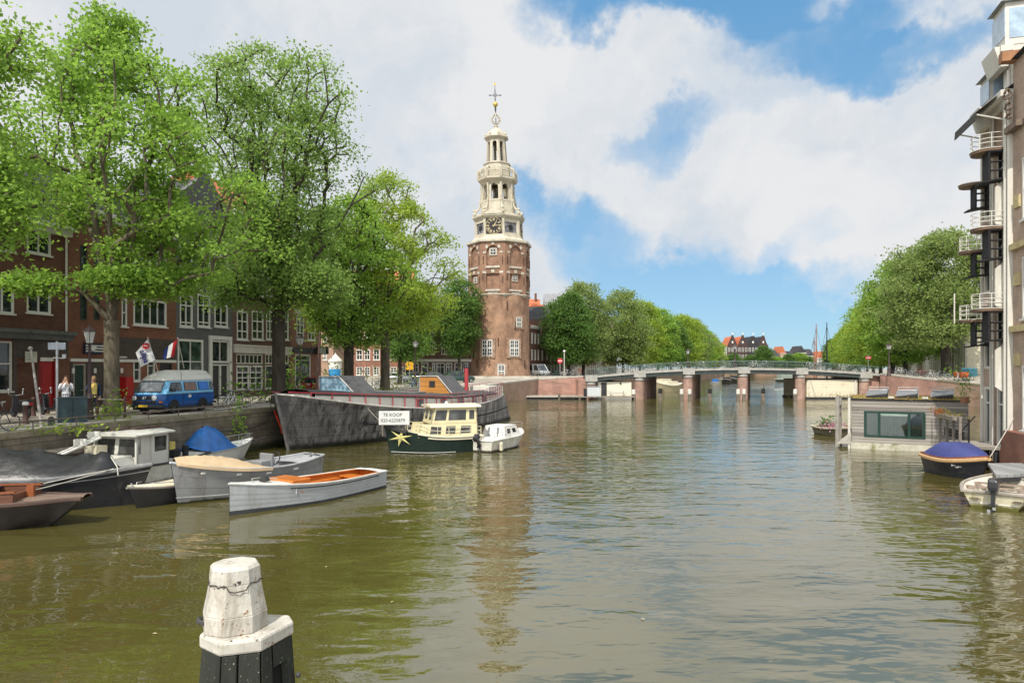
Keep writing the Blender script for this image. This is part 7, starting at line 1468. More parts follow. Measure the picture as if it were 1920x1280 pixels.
pm = M('black_tarred_timber', (.018,.02,.015), .75, var=.4, scale=3, bump=.6, bscale=12, dirt=(.05,.055,.025), dscale=3, dlo=.55, dhi=.75, stretch=(1,1,.25)); 
nt = pm.node_tree; tcq = nt.nodes.new('ShaderNodeTexCoord').outputs['Object']; bq = nt.nodes['Principled BSDF']; srcq = bq.inputs['Base Color'].links[0].from_socket; nt.links.new(mix_rgb(nt, ramp(nt, noise_node(nt, tcq, 38, 2, .5), .70, .73), srcq, (.34,.34,.24)), bq.inputs['Base Color'])
cen = sum((Vector((p[0],p[1],0)) for p in cap_poly), Vector())/len(cap_poly)
def at_(p, k, z): q = cen + (Vector((p[0],p[1],0))-cen)*k*(1+.16*(zb_-.2-z)); return Vector((q.x,q.y,z))
m_ = MB(); m_.loft([[at_(p,.74,z) for p in cap_poly] for z in (-1.5,zb_-.21)]); m_.build('core', M('dark_void', (.008,.008,.007), .95), dol)  # near-black solid stands in for the dark hollow behind the planks
def plank(i, f0, f1):
    p, q = Vector((*cap_poly[i],0)), Vector((*cap_poly[(i+1) % len(cap_poly)],0)); a_, b_ = p.lerp(q,f0+.02), p.lerp(q,f1-.02)
    m = MB(); m.loft([[at_(a_,.96,z),at_(b_,.96,z),at_(b_,.76,z),at_(a_,.76,z)] for z in (-1.5,.6,zb_-.203)]); m.build('plank', pm, dol, bevel=.012)
for i_, fs in ((0,(0,1)),(1,(0,.42,1)),(2,(0,.36)),(2,(.80,1)),(3,(0,1)),(4,(0,.5,1)),(5,(0,.5,1)),(6,(0,.5,1))):
    for f0, f1 in zip(fs[:-1],fs[1:]): plank(i_, f0, f1)
m_ = MB(); p_, q_ = Vector((*cap_poly[2],0)), Vector((*cap_poly[3],0)); m_.extr([at_(p_.lerp(q_,.36),.96,1.50),at_(p_.lerp(q_,.80),.96,1.50),at_(p_.lerp(q_,.80),.96,zb_-.205),at_(p_.lerp(q_,.36),.96,zb_-.205)], tuple(uy*.05)); m_.build('crosspiece', pm, dol)
m_ = MB(); m_.extr([at_(p_.lerp(q_,.30),1.0,1.02),at_(p_.lerp(q_,1.02),1.0,1.06),at_(p_.lerp(q_,1.02),1.0,1.19),at_(p_.lerp(q_,.30),1.0,1.15)], tuple(uy*.03))
m_.build('iron_strap', M('dull_iron', (.06,.058,.055), .6, .3), dol)
for z, k in ((1.09,.52),(1.3,.46)): q = at_(q_,1.0,z); m_ = MB(); m_.ball((q.x+.02,q.y-.02,z), .03, 8); m_.build('bolt', M('dull_iron', (.06,.058,.055), .6, .3), dol)
m_ = MB(); q = cc-ux*.42+uy*.02; m_.tube([(q.x+.06*math.cos(a),q.y+.06*math.sin(a),zb_+.0+.05*math.sin(a*.5)) for a in range(7)], .025, 6); m_.build('shackle', M('dull_iron', (.06,.058,.055), .6, .3), dol)
for k_, (px, py, s_, lab) in enumerate(((290,1187,.05,'small pale leaf floating left of the mooring post'),(612,1062,.05,'pale leaf floating right of the mooring post'),(1205,1160,.05,'leaf floating in the open water, lower right'),(735,1128,.045,'brown leaf floating in the lower middle of the canal'))):
    p = G(px,py,.012); T = Matrix.Translation(p) @ Matrix.Rotation(k_*1.3,4,'Z'); m_ = MB(T); m_.add([(-s_,0,.004),(0,s_*.4,.012),(s_,0,.002),(0,-s_*.4,.012),(0,0,0)], [(0,4,1),(1,4,2),(2,4,3),(3,4,0)]); tag(m_.build('floating_leaf', M('dry_leaf', (.42,.36,.2), .7, var=.2), None), lab, 'leaf', 'leaves floating on the canal')
# ------------------------------------------------------------------ blue van
def wheel(par, x, y, z, r, w_, side, hub=chrome):
    m = MB(); m.T = Matrix.Translation((x,y,z)) @ Matrix.Rotation(R_(90),4,'X'); m.lathe([(r*.55,-w_/2),(r*.9,-w_/2),(r,-w_*.3),(r,w_*.3),(r*.9,w_/2),(r*.55,w_/2)], 22); o = m.build('wheel', rubber, par, smooth=40)
    m = MB(); m.T = Matrix.Translation((x,y+side*(w_/2-.01),z)) @ Matrix.Rotation(R_(90),4,'X'); m.lathe([(r*.56,-.02),(r*.56,.02),(r*.2,.035),(r*.16,.02)], 18); m.build('hubcap', hub, o); return o
van = thing('camper_van', 'two-tone blue camper van with a white high roof parked on the quay', 'van', (-17.75,35.9,2.2), R_(-99))
van.rotation_euler = (0,0,math.atan2(-.985,-.17)); van.scale = (.98,.98,1.0)
dblue = M('van_dark_blue', (.010,.075,.27), .22, var=.05, coat=.5); lblue = M('van_light_blue', (.16,.42,.66), .25, var=.05, coat=.4); vwhite = M('van_roof_white', (.62,.61,.56), .4, var=.05, dirt=(.45,.42,.36), dlo=.6, dhi=.9)
# x forward (front at +2.2), y left; sections from the floor to the gutter
prof_l = [(-2.2,.42,.95),(-2.24,.62,.95),(-2.2,1.0,.95)]
def ringx(x0, x1, z, hwid): return [(x0,-hwid+.12,z),(x0,hwid-.12,z),(x0+.14,hwid,z),(x1-.3,hwid,z),(x1,hwid-.22,z),(x1+.02,0,z),(x1,-hwid+.22,z),(x1-.3,-hwid,z),(x0+.14,-hwid,z)]
m_ = MB(); m_.loft([ringx(-2.2,2.16,.34,.84),ringx(-2.26,2.24,.46,.9),ringx(-2.28,2.28,.7,.915),ringx(-2.26,2.2,1.0,.915)]); vb = m_.build('lower_body', dblue, van, smooth=35, bevel=.015)
m_ = MB(); m_.loft([ringx(-2.262,2.202,.995,.905),ringx(-2.255,2.12,1.06,.905),ringx(-2.16,1.60,1.66,.80)]); m_.build('upper_body', lblue, van, smooth=35, bevel=.015)
m_ = MB(); m_.loft([ringx(-2.2,1.66,1.655,.83),ringx(-2.22,1.66,1.74,.835),ringx(-2.14,1.42,1.90,.78),ringx(-1.98,.85,2.14,.62),ringx(-1.75,.45,2.2,.45)]); rf_ = m_.build('high_roof', vwhite, van, smooth=50, bevel=.02)
m_ = MB(); m_.tube([(.62,-.845,1.72),(.55,-.8,1.92),(.3,-.6,2.15),(.25,0,2.2),(.3,.6,2.15),(.55,.8,1.92),(.62,.845,1.72)], .012, 4); m_.build('roof_strap', dark, rf_)
vg = GLASS('van_glass', (.016,.02,.022)); crt = M('van_curtain', (.22,.14,.12), .7)
def side_pt(x, z, sd): f = (z-1.06)/.6; return (x, sd*(.905-.105*f+.012), z)
def pane(name, xs_, z0, z1, sd, mat, fr=dark):
    m = MB(); q = [side_pt(xs_[0],z0,sd),side_pt(xs_[1],z0,sd),side_pt(xs_[2],z1,sd),side_pt(xs_[3],z1,sd)]; c = sum((Vector(p) for p in q), Vector())/4
    m.extr(q, (0,sd*.012,0)); o = m.build('side_window', fr, van)
    m = MB(); m.extr([tuple(c+(Vector(p)-c)*.9+Vector((0,sd*.0125,0))) for p in q], (0,sd*.006,0)); m.build('pane', mat, o); return o
for sd in (-1,1):
    pane('w',(.62,1.66,1.42,.66),1.14,1.58,sd,vg); o_ = pane('w',(-.62,.42,.40,-.60),1.14,1.58,sd,crt); pane('w',(-1.72,-.78,-.76,-1.66),1.14,1.58,sd,M('blue_blind', (.02,.16,.55), .4)); pane('w',(-2.14,-1.82,-1.78,-2.08),1.14,1.58,sd,vg)
m_ = MB(); fwx = lambda z: 2.12-.52*(z-1.06)/.6+.03
m_.extr([(fwx(1.1),-.78,1.10),(fwx(1.1),.78,1.10),(fwx(1.62),.68,1.62),(fwx(1.62),-.68,1.62)], (.012,0,.01)); o_ = m_.build('windscreen_seal', dark, van); m_ = MB(); m_.extr([(fwx(1.13)+.014,-.74,1.14),(fwx(1.13)+.014,.74,1.14),(fwx(1.59)+.014,.65,1.59),(fwx(1.59)+.014,-.65,1.59)], (.006,0,.005)); m_.build('windscreen', M('windscreen_glass', (.10,.11,.11), .05, spec=.8, var=.6, scale=2.2), o_)
m_ = MB(); m_.box(2.275,2.315,-.66,.66,.74,.92); m_.box(2.255,2.30,-.62,.62,.56,.68); gr_o = m_.build('grille', M('grille_black', (.022,.022,.022), .5), van)
m_ = MB(); m_.T = Matrix.Translation((2.318,0,.84)) @ Matrix.Rotation(R_(90),4,'Y'); m_.tube([(.085*math.cos(a*math.pi/8),.085*math.sin(a*math.pi/8),0) for a in range(16)], .012, 4, closed=True); m_.tube([(-.06,-.045,0),(-.0,-.02,0),(-.02,0,0),(0,.02,0),(-.06,.045,0)], .01, 4); m_.tube([(0,-.05,0),(.06,-.02,0),(.02,0,0),(.06,.02,0),(0,.05,0)], .01, 4); m_.build('round_emblem', chrome, gr_o)
for y_ in (-.55,.55):
    m_ = MB(); m_.T = Matrix.Translation((2.30,y_,.83)) @ Matrix.Rotation(R_(90),4,'Y'); m_.lathe([(.12,0),(.12,.03),(.02,.045)], 18); h_ = m_.build('headlight', M('headlamp_glass', (.55,.57,.58), .12), van, smooth=40); m_ = MB(); m_.T = Matrix.Translation((2.29,y_,.83)) @ Matrix.Rotation(R_(90),4,'Y'); m_.lathe([(.145,0),(.145,.025),(.12,.028)], 18); m_.build('headlight_ring', chrome, h_)
    m_ = MB(); m_.box(2.18,2.27,y_*1.5-.09 if y_ < 0 else y_*1.5-.05,y_*1.5+.05 if y_ < 0 else y_*1.5+.09,.58,.68); m_.build('indicator', M('amber_lens', (.45,.12,.02), .3), van)
m_ = MB(); m_.loft([[(2.22+a,y_,.36),(2.40+a,y_,.36),(2.40+a,y_,.5),(2.22+a,y_,.5)] for y_, a in ((-.94,-.16),(-.8,0),(.8,0),(.94,-.16))]); m_.build('bumper', M('bumper_black', (.03,.03,.03), .5), van); m_ = MB(); m_.box(-2.4,-2.26,-.9,.9,.38,.5); m_.build('bumper', MATS['bumper_black'], van)
m_ = MB(); m_.box(2.402,2.41,-.26,.26,.38,.49); m_.build('number_plate', M('plate_yellow', (.62,.40,.03), .5, var=.25, scale=14), van)
for x_ in (1.28,-1.12):
    for sd in (-1,1):
        wheel(van, x_, sd*.80, .31, .31, .2, sd, chrome)
        m_ = MB(); m_.T = Matrix.Translation((x_,sd*.925,.34)) @ Matrix.Rotation(R_(90),4,'X'); m_.lathe([(.39,-.012),(.39,.012)], 20, a0=0, a1=math.pi); m_.build('wheel_arch', black, vb)
m_ = MB(); m_.box(-2.1,2.0,-.90,.90,.22,.36); m_.build('sill', dark, vb)
for sd in (-1,1):
    m_ = MB(); m_.box(1.42,1.52,sd*1.02-.08,sd*1.02+.08,1.12,1.28); m_.tube([(1.46,sd*.9,1.12),(1.46,sd*.98,1.16)], .015, 4); m_.build('mirror', dark, van)
    m_ = MB(); m_.box(-.1,.12,sd*.92-.006,sd*.92+.006,.78,.93); m_.build('vent_panel', M('vent_cream', (.5,.5,.42), .5), van); m_ = MB(); m_.box(.46,.56,sd*.92-.015,sd*.92+.015,.84,.87); m_.build('handle', black, van)
    m_ = MB(); m_.box(-2.2,2.05,sd*.917-.006,sd*.917+.006,.97,.998); m_.build('trim_strip', dark, van)
    m_ = MB()
    for x_ in (.56,-.72,1.72): m_.box(x_-.006,x_+.006,sd*.918-.004,sd*.918+.004,.42,1.0)
    m_.build('door_gap', black, vb)
# ------------------------------------------------------------------ cars
def car(lab, loc, rz, paint, L_=4.2, H_=1.45, W_=1.7, van_=False, cat='car', group='cars parked in the streets', name='parked_car'):
    t = thing(name, lab, cat, loc, rz, group); hl = L_/2
    def rg(x0,x1,z,h_): return [(x0,-h_+.15,z),(x0,h_-.15,z),(x0+.2,h_,z),(x1-.3,h_,z),(x1,h_-.3,z),(x1+.03,0,z),(x1,-h_+.3,z),(x1-.3,-h_,z),(x0+.2,-h_,z)]
    m = MB(); m.loft([rg(-hl,hl,.28,W_/2-.05),rg(-hl-.03,hl+.04,.5,W_/2),rg(-hl,hl-.05,.78,W_/2),rg(-hl+.08,hl-.35,.92,W_/2-.06)]); m.build('body', paint, t, smooth=40, bevel=.02)
    x0, x1, x2, x3 = (-hl+.05,-hl+.3,hl-1.7,hl-.7) if van_ else (-hl+.25,-hl+.85,hl-2.2,hl-1.25)
    m = MB(); m.loft([[(x0,-W_/2+.1,.9),(x0,W_/2-.1,.9),(x3,W_/2-.1,.9),(x3,-W_/2+.1,.9)],[(x1-.05,-W_/2+.22,H_-.08),(x1-.05,W_/2-.22,H_-.08),(x2+.05,W_/2-.22,H_-.08),(x2+.05,-W_/2+.22,H_-.08)]]); m.build('glasshouse', vg, t)
    m = MB(); m.loft([[(x1-.12,-W_/2+.2,H_-.09),(x1-.12,W_/2-.2,H_-.09),(x2+.1,W_/2-.2,H_-.09),(x2+.1,-W_/2+.2,H_-.09)],[(x1+.1,-W_/2+.3,H_),(x1+.1,W_/2-.3,H_),(x2-.1,W_/2-.3,H_),(x2-.1,-W_/2+.3,H_)]])
    for sd in (-1,1):
        for a, b in ((x0,x1-.1),(x3,x2+.08),((x0+x3)/2,(x1+x2)/2)): m.tube([(a,sd*(W_/2-.09),.9),(b,sd*(W_/2-.21),H_-.06)], .04, 4)
    m.build('roof', paint, t, smooth=40)
    for x_ in (hl-.8,-hl+.75):
        for sd in (-1,1): wheel(t, x_, sd*(W_/2-.1), .31, .31, .19, sd, GRYB)
    for y_ in (-W_/2+.28,W_/2-.28):
        m = MB(); m.box(hl-.06,hl+.02,y_-.17,y_+.17,.6,.74); m.build('headlight', M('headlamp_glass', (.55,.57,.58), .12), t); m = MB(); m.box(-hl-.04,-hl+.02,y_-.14,y_+.14,.62,.8); m.build('tail_light', M('tail_red', (.3,.02,.02), .3), t)
    return t
redc = M('car_red', (.33,.015,.02), .25, coat=.5, var=.04); silv = M('car_silver', (.42,.44,.45), .3, .5, var=.04); grn = M('car_dark_green', (.02,.05,.045), .25, coat=.5, var=.05); blk = M('car_black', (.015,.015,.018), .2, coat=.5, var=.05)
car('red car parked at the corner, half hidden by the houseboat', (X(597,66),66,2.2), R_(80), redc); car('silver car parked beyond the round bright tree', (X(742,92),92,2.5), R_(10), silv); car('dark green car parked beside the tower foot', (X(860,92),92,2.5), R_(35), grn, 4.5, 1.6)
car('dark car parked behind the yellow sign', (X(785,96),96,2.5), R_(5), blk); car('black car between the yellow sign and the orange hatch cabin', (X(822,99),99,2.55), R_(8), blk)
car('silver van with a pale roof parked just right of the tower', (X(1010,112),112,3.2), R_(-62), silv, 4.6, 1.95, 1.85, True, 'van', name='delivery_van'); 
tr_ = thing('cargo_tricycle', 'orange and teal cargo tricycles parked by the great tree', 'tricycle', (X(1808,86),86,2.85), R_(15), None)
m_ = MB(); m_.loft([[(-.9,-.5,.45),(.0,-.5,.45),(.0,.5,.45),(-.9,.5,.45)],[(-1.1,-.6,1.15),(.1,-.6,1.15),(.1,.6,1.15),(-1.1,.6,1.15)]]); m_.build('cargo_box', M('orange_box', (.45,.10,.02), .5), tr_); m_ = MB(); m_.box(.2,1.5,-.5,.5,.6,1.5); m_.extr([(.15,-.55,1.5),(1.55,-.55,1.5),(1.35,-.4,1.68),(.35,-.4,1.68)], (0,1.1,0)); m_.build('box_cover', M('teal_cover', (.03,.12,.15), .5), tr_)
for x_, y_ in ((-.6,-.6),(-.6,.6),(1.2,0)): m_ = MB(); m_.T = Matrix.Translation((x_,y_,.33)) @ Matrix.Rotation(R_(90),4,'X'); m_.tube([(.32*math.cos(a*math.pi/8),.32*math.sin(a*math.pi/8),0) for a in range(16)], .03, 5, closed=True); m_.build('wheel', TY, tr_)
m_ = MB(); m_.tube([(-.1,0,.5),(.9,0,.6),(1.2,0,.33)], .03); m_.build('frame', BLK, tr_); tr_['label'] = 'cargo tricycle with an orange box and a teal cover by the great tree'
# ------------------------------------------------------------------ street furniture on the left quay
def lamp(lab, loc, H_, k=1.0, head=True, group='old street lamps'):
    t = thing('street_lamp', lab, 'street lamp', loc, 0, group); im = M('lamp_iron', (.055,.035,.035), .5, var=.2)
    m = MB(); m.lathe([(.20*k,0),(.20*k,.12),(.16*k,.2),(.15*k,.9),(.19*k,.95),(.12*k,1.05),(.09*k,1.25),(.07*k,1.4),(.05*k,H_-.95),(.08*k,H_-.9),(.05*k,H_-.8)], 14); m.build('column', im, t, smooth=40)
    m = MB(); m.lathe([(.15*k,H_-.72),(.27*k,H_-.22)], 6, caps=False); m.build('lamp_glass', M('lamp_glass', (.42,.43,.4), .15, spec=.6), t)
    m = MB()
    for q in range(6): a = 2*math.pi*q/6; m.tube([(.15*k*math.cos(a),.15*k*math.sin(a),H_-.72),(.275*k*math.cos(a),.275*k*math.sin(a),H_-.22)], .012*k, 4)
    m.lathe([(.13*k,H_-.78),(.16*k,H_-.72)], 6); m.lathe([(.31*k,H_-.22),(.28*k,H_-.16),(.12*k,H_-.04),(.05*k,H_),(.015,H_+.14)], 6); m.build('lantern_frame', im, t); return t
lp = G(168,786,2.2); lamp('dark red-brown lantern street lamp beside the electricity cabinet', lp, 4.15)
lamp('black lantern street lamp in front of the corner house window', (X(562,52),52,2.2), 4.8, 1.3); lamp('lantern street lamp behind the orange hatch cabin', (X(779,80),80,2.3), 5.4, 1.3)
lamp('lantern street lamp on the bridge above its second pier', (X(1378,106),106,bz(34.5)), 3.6, 1.4); lamp('lantern street lamp at the right end of the bridge', (X(1667,95),95,3.45), 4.4, 1.5); lamp('distant lantern lamp on the bridge right of the first pier', (X(1290,110),110,bz(30)), 3.0, 1.2)
cb_ = thing('electricity_cabinet', 'dark teal electricity cabinet with a moss-green stain on the quay', 'cabinet', (G(134,792,2.2).x-.1,G(134,792,2.2).y+.25,2.2), R_(32)); m_ = MB(); m_.box(-.53,.53,-.25,.25,0,1.03); m_.build('body', M('cabinet_teal', (.022,.045,.052), .45, var=.2, dirt=(.13,.14,.02), dscale=1.8, dlo=.58, dhi=.7, dstretch=(1,1,.5)), cb_, bevel=.015); m_ = MB(); m_.box(-.56,.56,-.28,.28,1.032,1.08); m_.build('lid', M('cabinet_lid', (.05,.075,.085), .5), cb_); m_ = MB(); m_.box(-.012,.012,-.262,-.252,.05,.98); m_.build('door_gap', black, cb_)
sp = G(107,790,2.2); sg_ = thing('road_sign', 'grey sign pole with a blank panel turned to the houses, left of the cabinet', 'sign', sp, R_(10)); m_ = MB(); m_.tube([(0,0,0),(0,0,3.45)], .05, 8); m_.build('pole', steel, sg_); m_ = MB(); m_.box(-.34,.34,-.04,-.0,3.1,3.4); m_.build('panel', M('panel_back', (.33,.36,.42), .5), sg_); m_ = MB(); m_.tube([(-.15,-.03,2.75),(.3,-.03,2.72)], .025); m_.lathe([(.08,2.72),(.08,2.9)], 8, c=(.28,0)); m_.build('bracket', steel, sg_)
pa = G(78,802,2.2); o_ = MB(); o_.tube([tuple(pa), tuple(D(58,655,27.8))], [.055,.04], 8); q_ = D(57,653,27.8); o_.ball((q_.x,q_.y,q_.z), .09, 8); tag(o_.build('leaning_pole', M('old_grey_pole', (.23,.21,.19), .7), None), 'tall leaning grey pole in front of the red door', 'pole')
ga = 'brown cast-iron bollards'
def bollard(px, py, h, lab, mat, band=False):
    p = G(px, py, 2.2); t = thing('bollard', lab, 'bollard', p, 0, ga); m = MB(); m.lathe([(.13,0),(.125,.1),(.105,.14),(.095,h-.16),(.115,h-.13),(.11,h-.05),(.06,h),(.02,h+.02)], 12); m.build('post', mat, t, smooth=40)
    if band:
        m = MB(); m.lathe([(.118,h-.13),(.119,h-.04),(.08,h+.004)], 12); m.build('white_band', white, t)
bm = M('bollard_brown', (.075,.035,.03), .5, var=.2)
bollard(48,795,.92,'brown bollard with a white band nearest to the quay edge',bm,True); bollard(62,780,.9,'brown bollard behind the white-banded one, near the motor scooter',bm); bollard(88,775,.9,'brown bollard in front of the red door',bm); bollard(96,797,.34,'low dark mooring stub at the quay edge left of the cabinet',dark)
tg = thing('tree_guard', 'iron guard rail between two posts round the big elm trunk', 'railing'); a, b = G(183,782,2.2), G(234,784,2.2)
for p in (a,b): m_ = MB(); m_.tube([tuple(p),(p.x,p.y,p.z+1.0)], .06, 8); m_.build('post', bm, tg)
m_ = MB(); m_.tube([(a.x,a.y,3.05),(b.x,b.y,3.05)], .03, 6); m_.build('rail', M('pale_rail', (.36,.30,.26), .6), tg)
# low rail along the quay edge
qr = thing('quay_railing', 'low rusty railing along the quay edge above the boats', 'railing'); rm_ = M('rail_brown', (.11,.085,.065), .7, var=.3); m_ = MB(); ys = [14+i*.9 for i in range(36)]; m_.tube([(Q(y)-.12,y,2.58) for y in ys], .032, 6); m_.build('rail', rm_, qr); 
for y in ys[::2]: m_ = MB(); m_.tube([(Q(y)-.12,y,2.2),(Q(y)-.12,y,2.58)], .022, 5); m_.build('post', rm_, qr)
# landing board by the wall
lb = thing('landing_stage', 'grey timber landing stage against the mossy quay wall', 'jetty'); m_ = MB(); m_.prism([(Q(23)+.05,23),(Q(23)+.9,22.9),(Q(26)+.9,25.9),(Q(26)+.05,26)], 1.35, 1.5); m_.build('boards', gwd, lb); m_ = MB(); m_.box(Q(23.5),Q(23.5)+.2,23.3,23.5,-.5,1.34); m_.build('post', dark, lb)
# weeds
def weeds(lab, c, s, n, size, mat, seed, z=2.22, name='weeds'):
    e = thing(name, lab, 'plant', (c[0],c[1],z)); blobs(e,'foliage',(0,0,s[2]*.4),s,n,size,mat,seed); m = MB(); m.tube([(0,0,0),(0,0,s[2]*.6)], .012, 4); m.build('stem', M('stem_green', (.08,.1,.03), .8), e)
p = G(198,786,2.2); weeds('pale yellow-green weeds at the foot of the big elm', p, (1.0,.6,.5), 160, .10, leaf_c, 31); p = G(223,783,2.2); weeds('taller green weed right of the elm trunk', p, (.35,.3,.9), 110, .10, leaf_a, 32)
weeds('tuft of yellow grass on the quay edge below the cabinet', G(118,808,2.2), (1.6,.4,.2), 90, .10, leaf_c, 33); weeds('dark bushes at the foot of the tall airy tree', (X(505,46),46,2.2), (3.2,1.2,1.5), 420, .16, leaf_d, 34, name='shrub'); weeds('green shrub between the tree trunk and the corner house lamp', (X(540,50),50,2.2), (1.6,1.2,2.6), 300, .16, leaf_a, 35, name='shrub')
weeds('green creeper hanging down the quay wall', (Q(36)+.15,36,.9), (.3,.9,1.9), 180, .11, leaf_a, 36, z=.9, name='creeper'); weeds('ragged shrubs behind the low white wall', (X(745,74),74,2.3), (7,1.5,1.6), 500, .2, leaf_e, 37, name='shrub'); weeds('grass at the foot of the round bright tree', (-11.6,61.8,2.2), (2.6,1,.4), 160, .16, leaf_c, 38)
weeds('low hedge beside the corner house end wall', (X(604,80),80,2.2), (3,2,2.0), 260, .2, leaf_d, 39, name='hedge'); weeds('shrub by the foot of the great tree on the right bank', (X(1788,92),92,3.2), (2.2,1.5,2.0), 240, .18, leaf_a, 40, name='shrub')
lw = thing('low_wall', 'low white wall with fence posts behind the blue hatch cabin', 'wall'); m_ = MB(); m_.box(X(672,70),X(722,70),70,70.3,2.2,3.25); m_.build('wall_panel', white, lw)
for k in range(6): xq = X(676+k*11,70); m_ = MB(); m_.tube([(xq,70.15,3.2),(xq,70.15,5.0)], .04, 5); m_.build('post', offwhite, lw)
ki = thing('kiosk', 'round white and blue kiosk with a pointed roof in the side street', 'kiosk', (X(629,88),88,2.3)); m_ = MB(); m_.lathe([(.85,0),(.85,3.0)], 12); m_.build('body', white, ki); m_ = MB(); m_.lathe([(.95,3.0),(.95,3.15),(.1,4.0),(.03,4.2)], 12); m_.build('roof', offwhite, ki); m_ = MB(); m_.lathe([(.865,.1),(.865,2.1)], 12, a0=R_(200), a1=R_(330), caps=False); m_.build('panel', M('kiosk_blue', (.02,.22,.5), .5), ki)
ys_ = thing('yellow_sign', 'yellow scalloped sign on a pole in front of the brick shops', 'sign', (X(768,82),82,2.3)); m_ = MB(); m_.tube([(0,0,0),(0,0,2.6)], .045, 6); m_.build('pole', steel, ys_); m_ = MB(); m_.box(-.36,.36,-.03,.03,2.0,2.95); m_.box(-.46,.46,-.028,.028,2.1,2.35); m_.box(-.46,.46,-.028,.028,2.55,2.8); m_.build('panel', M('sign_yellow', (.62,.33,.01), .5, var=.1), ys_); m_ = MB(); m_.box(-.15,.15,-.036,-.031,2.55,2.6); m_.box(-.02,.02,-.036,-.031,2.35,2.55); m_.build('symbol', ink, ys_)
rs = thing('road_sign', 'red no-entry sign with a white bar on the quay right of the tower', 'sign', (X(1050,108),108,3.1)); m_ = MB(); m_.tube([(0,0,0),(0,0,2.9)], .05, 6); m_.build('pole', steel, rs); m_ = MB(); m_.T = Matrix.Translation((0,-.06,2.55)) @ Matrix.Rotation(R_(90),4,'X'); m_.lathe([(.42,0),(.42,.03)], 20); m_.build('disc', M('sign_red', (.5,.03,.05), .5), rs); m_ = MB(); m_.box(-.3,.3,-.1,-.091,2.47,2.63); m_.build('bar', white, rs)
rs = thing('road_sign', 'small red sign above the bikes at the right end of the bridge', 'sign', (X(1628,104),104,3.6)); m_ = MB(); m_.tube([(0,0,0),(0,0,2.9)], .05, 6); m_.build('pole', steel, rs); m_ = MB(); m_.box(-.42,.42,-.05,-.02,2.3,2.7); m_.build('panel', MATS['sign_red'], rs); m_ = MB(); m_.box(-.3,.3,-.058,-.051,2.45,2.55); m_.build('bar', white, rs)
bp_ = thing('globe_lamp', 'white pole with a globe lamp beside the no-entry sign', 'street lamp', (X(1058,107),107,3.1)); m_ = MB(); m_.tube([(0,0,0),(0,0,3.9)], .06, 6); m_.build('pole', offwhite, bp_); m_ = MB(); m_.ball((0,0,4.05), .2, 10); m_.build('globe', white, bp_)
bn = thing('banner', 'small white canvas banner on the tower plinth wall', 'banner'); m_ = MB(); m_.extr([(X(961,103.4),103.2,1.0),(X(989,103.4),103.2,1.0),(X(989,103.4),103.2,1.95),(X(961,103.4),103.2,1.95)], (0,.05,0)); m_.build('sheet', white, bn); m_ = MB(); m_.tube([(X(962+26*k/8,103.4),103.17,1.7-.25*math.sin(math.pi*k/8)) for k in range(9)], .03, 4); m_.build('printed_curve', grey, bn)
# benches and tables by the shopfront
tb_ = thing('terrace_table', 'small dark terrace table in front of the white shopfront', 'table', (X(478,52),52,2.2)); m_ = MB(); m_.box(-.7,.7,-.3,.3,.72,.76); m_.build('tabletop', dark, tb_)
for x_ in (-.6,.6): m_ = MB(); m_.tube([(x_,0,0),(x_,0,.72)], .03); m_.build('leg', dark, tb_)
# motor scooters and near bicycles
def scooter(lab, loc, rz, seatc=black):
    t = thing('motor_scooter', lab, 'motor scooter', loc, rz, 'motor scooters by the shopfront')
    for x_ in (-.65,.65): m = MB(); m.T = Matrix.Translation((x_,0,.27)) @ Matrix.Rotation(R_(90),4,'X'); m.lathe([(.14,-.05),(.24,-.06),(.27,-.03),(.27,.03),(.24,.06),(.14,.05)], 16); o = m.build('wheel', rubber, t)
    m = MB(); m.loft([[(x,-w_,z0),(x,w_,z0),(x,w_*.7,z1),(x,-w_*.7,z1)] for x, w_, z0, z1 in ((-.95,.08,.55,.72),(-.6,.17,.38,.78),(-.2,.17,.32,.74),(-.1,.15,.25,.4),(.35,.15,.25,.36),(.45,.18,.3,1.0),(.6,.12,.45,1.02))]); m.build('body', blk, t, smooth=50)
    m = MB(); m.loft([[(x,-.14,z),(x,.14,z),(x,.12,z+.09),(x,-.12,z+.09)] for x, z in ((-.9,.76),(-.5,.76),(-.18,.74))]); m.build('seat', rubber, t); m = MB(); m.tube([(.65,0,.27),(.5,0,1.0)], .04); m.tube([(.42,-.33,1.08),(.5,0,1.02),(.42,.33,1.08)], .02); m.build('handlebar', chrome, t)
    m = MB(); m.T = Matrix.Translation((.64,0,.9)) @ Matrix.Rotation(R_(90),4,'Y'); m.lathe([(.09,0),(.08,.05)], 12); m.build('headlight', chrome, t)
    for y_ in (-.28,.28): m = MB(); m.tube([(.45,y_,1.08),(.45,y_*1.1,1.28)], .012, 4); m.ball((.45,y_*1.1,1.3), .06, 8); m.build('mirror', chrome, t)
    m = MB(); m.box(-1.0,-.95,-.08,.08,.6,.72); m.build('tail_light', M('tail_red', (.3,.02,.02), .3), t); return t
scooter('black motor scooter beside the dark shopfront, nearest the left edge', (-22.9,31.8,2.2), 2.6); scooter('black motor scooter standing behind the first, by the shop doorway', (-22.6,33.6,2.2), 2.9)
bike('black upright bicycle standing at the quay edge, cut by the left edge', (-18.9,24.9,2.2), R_(12), BLK, .1); 
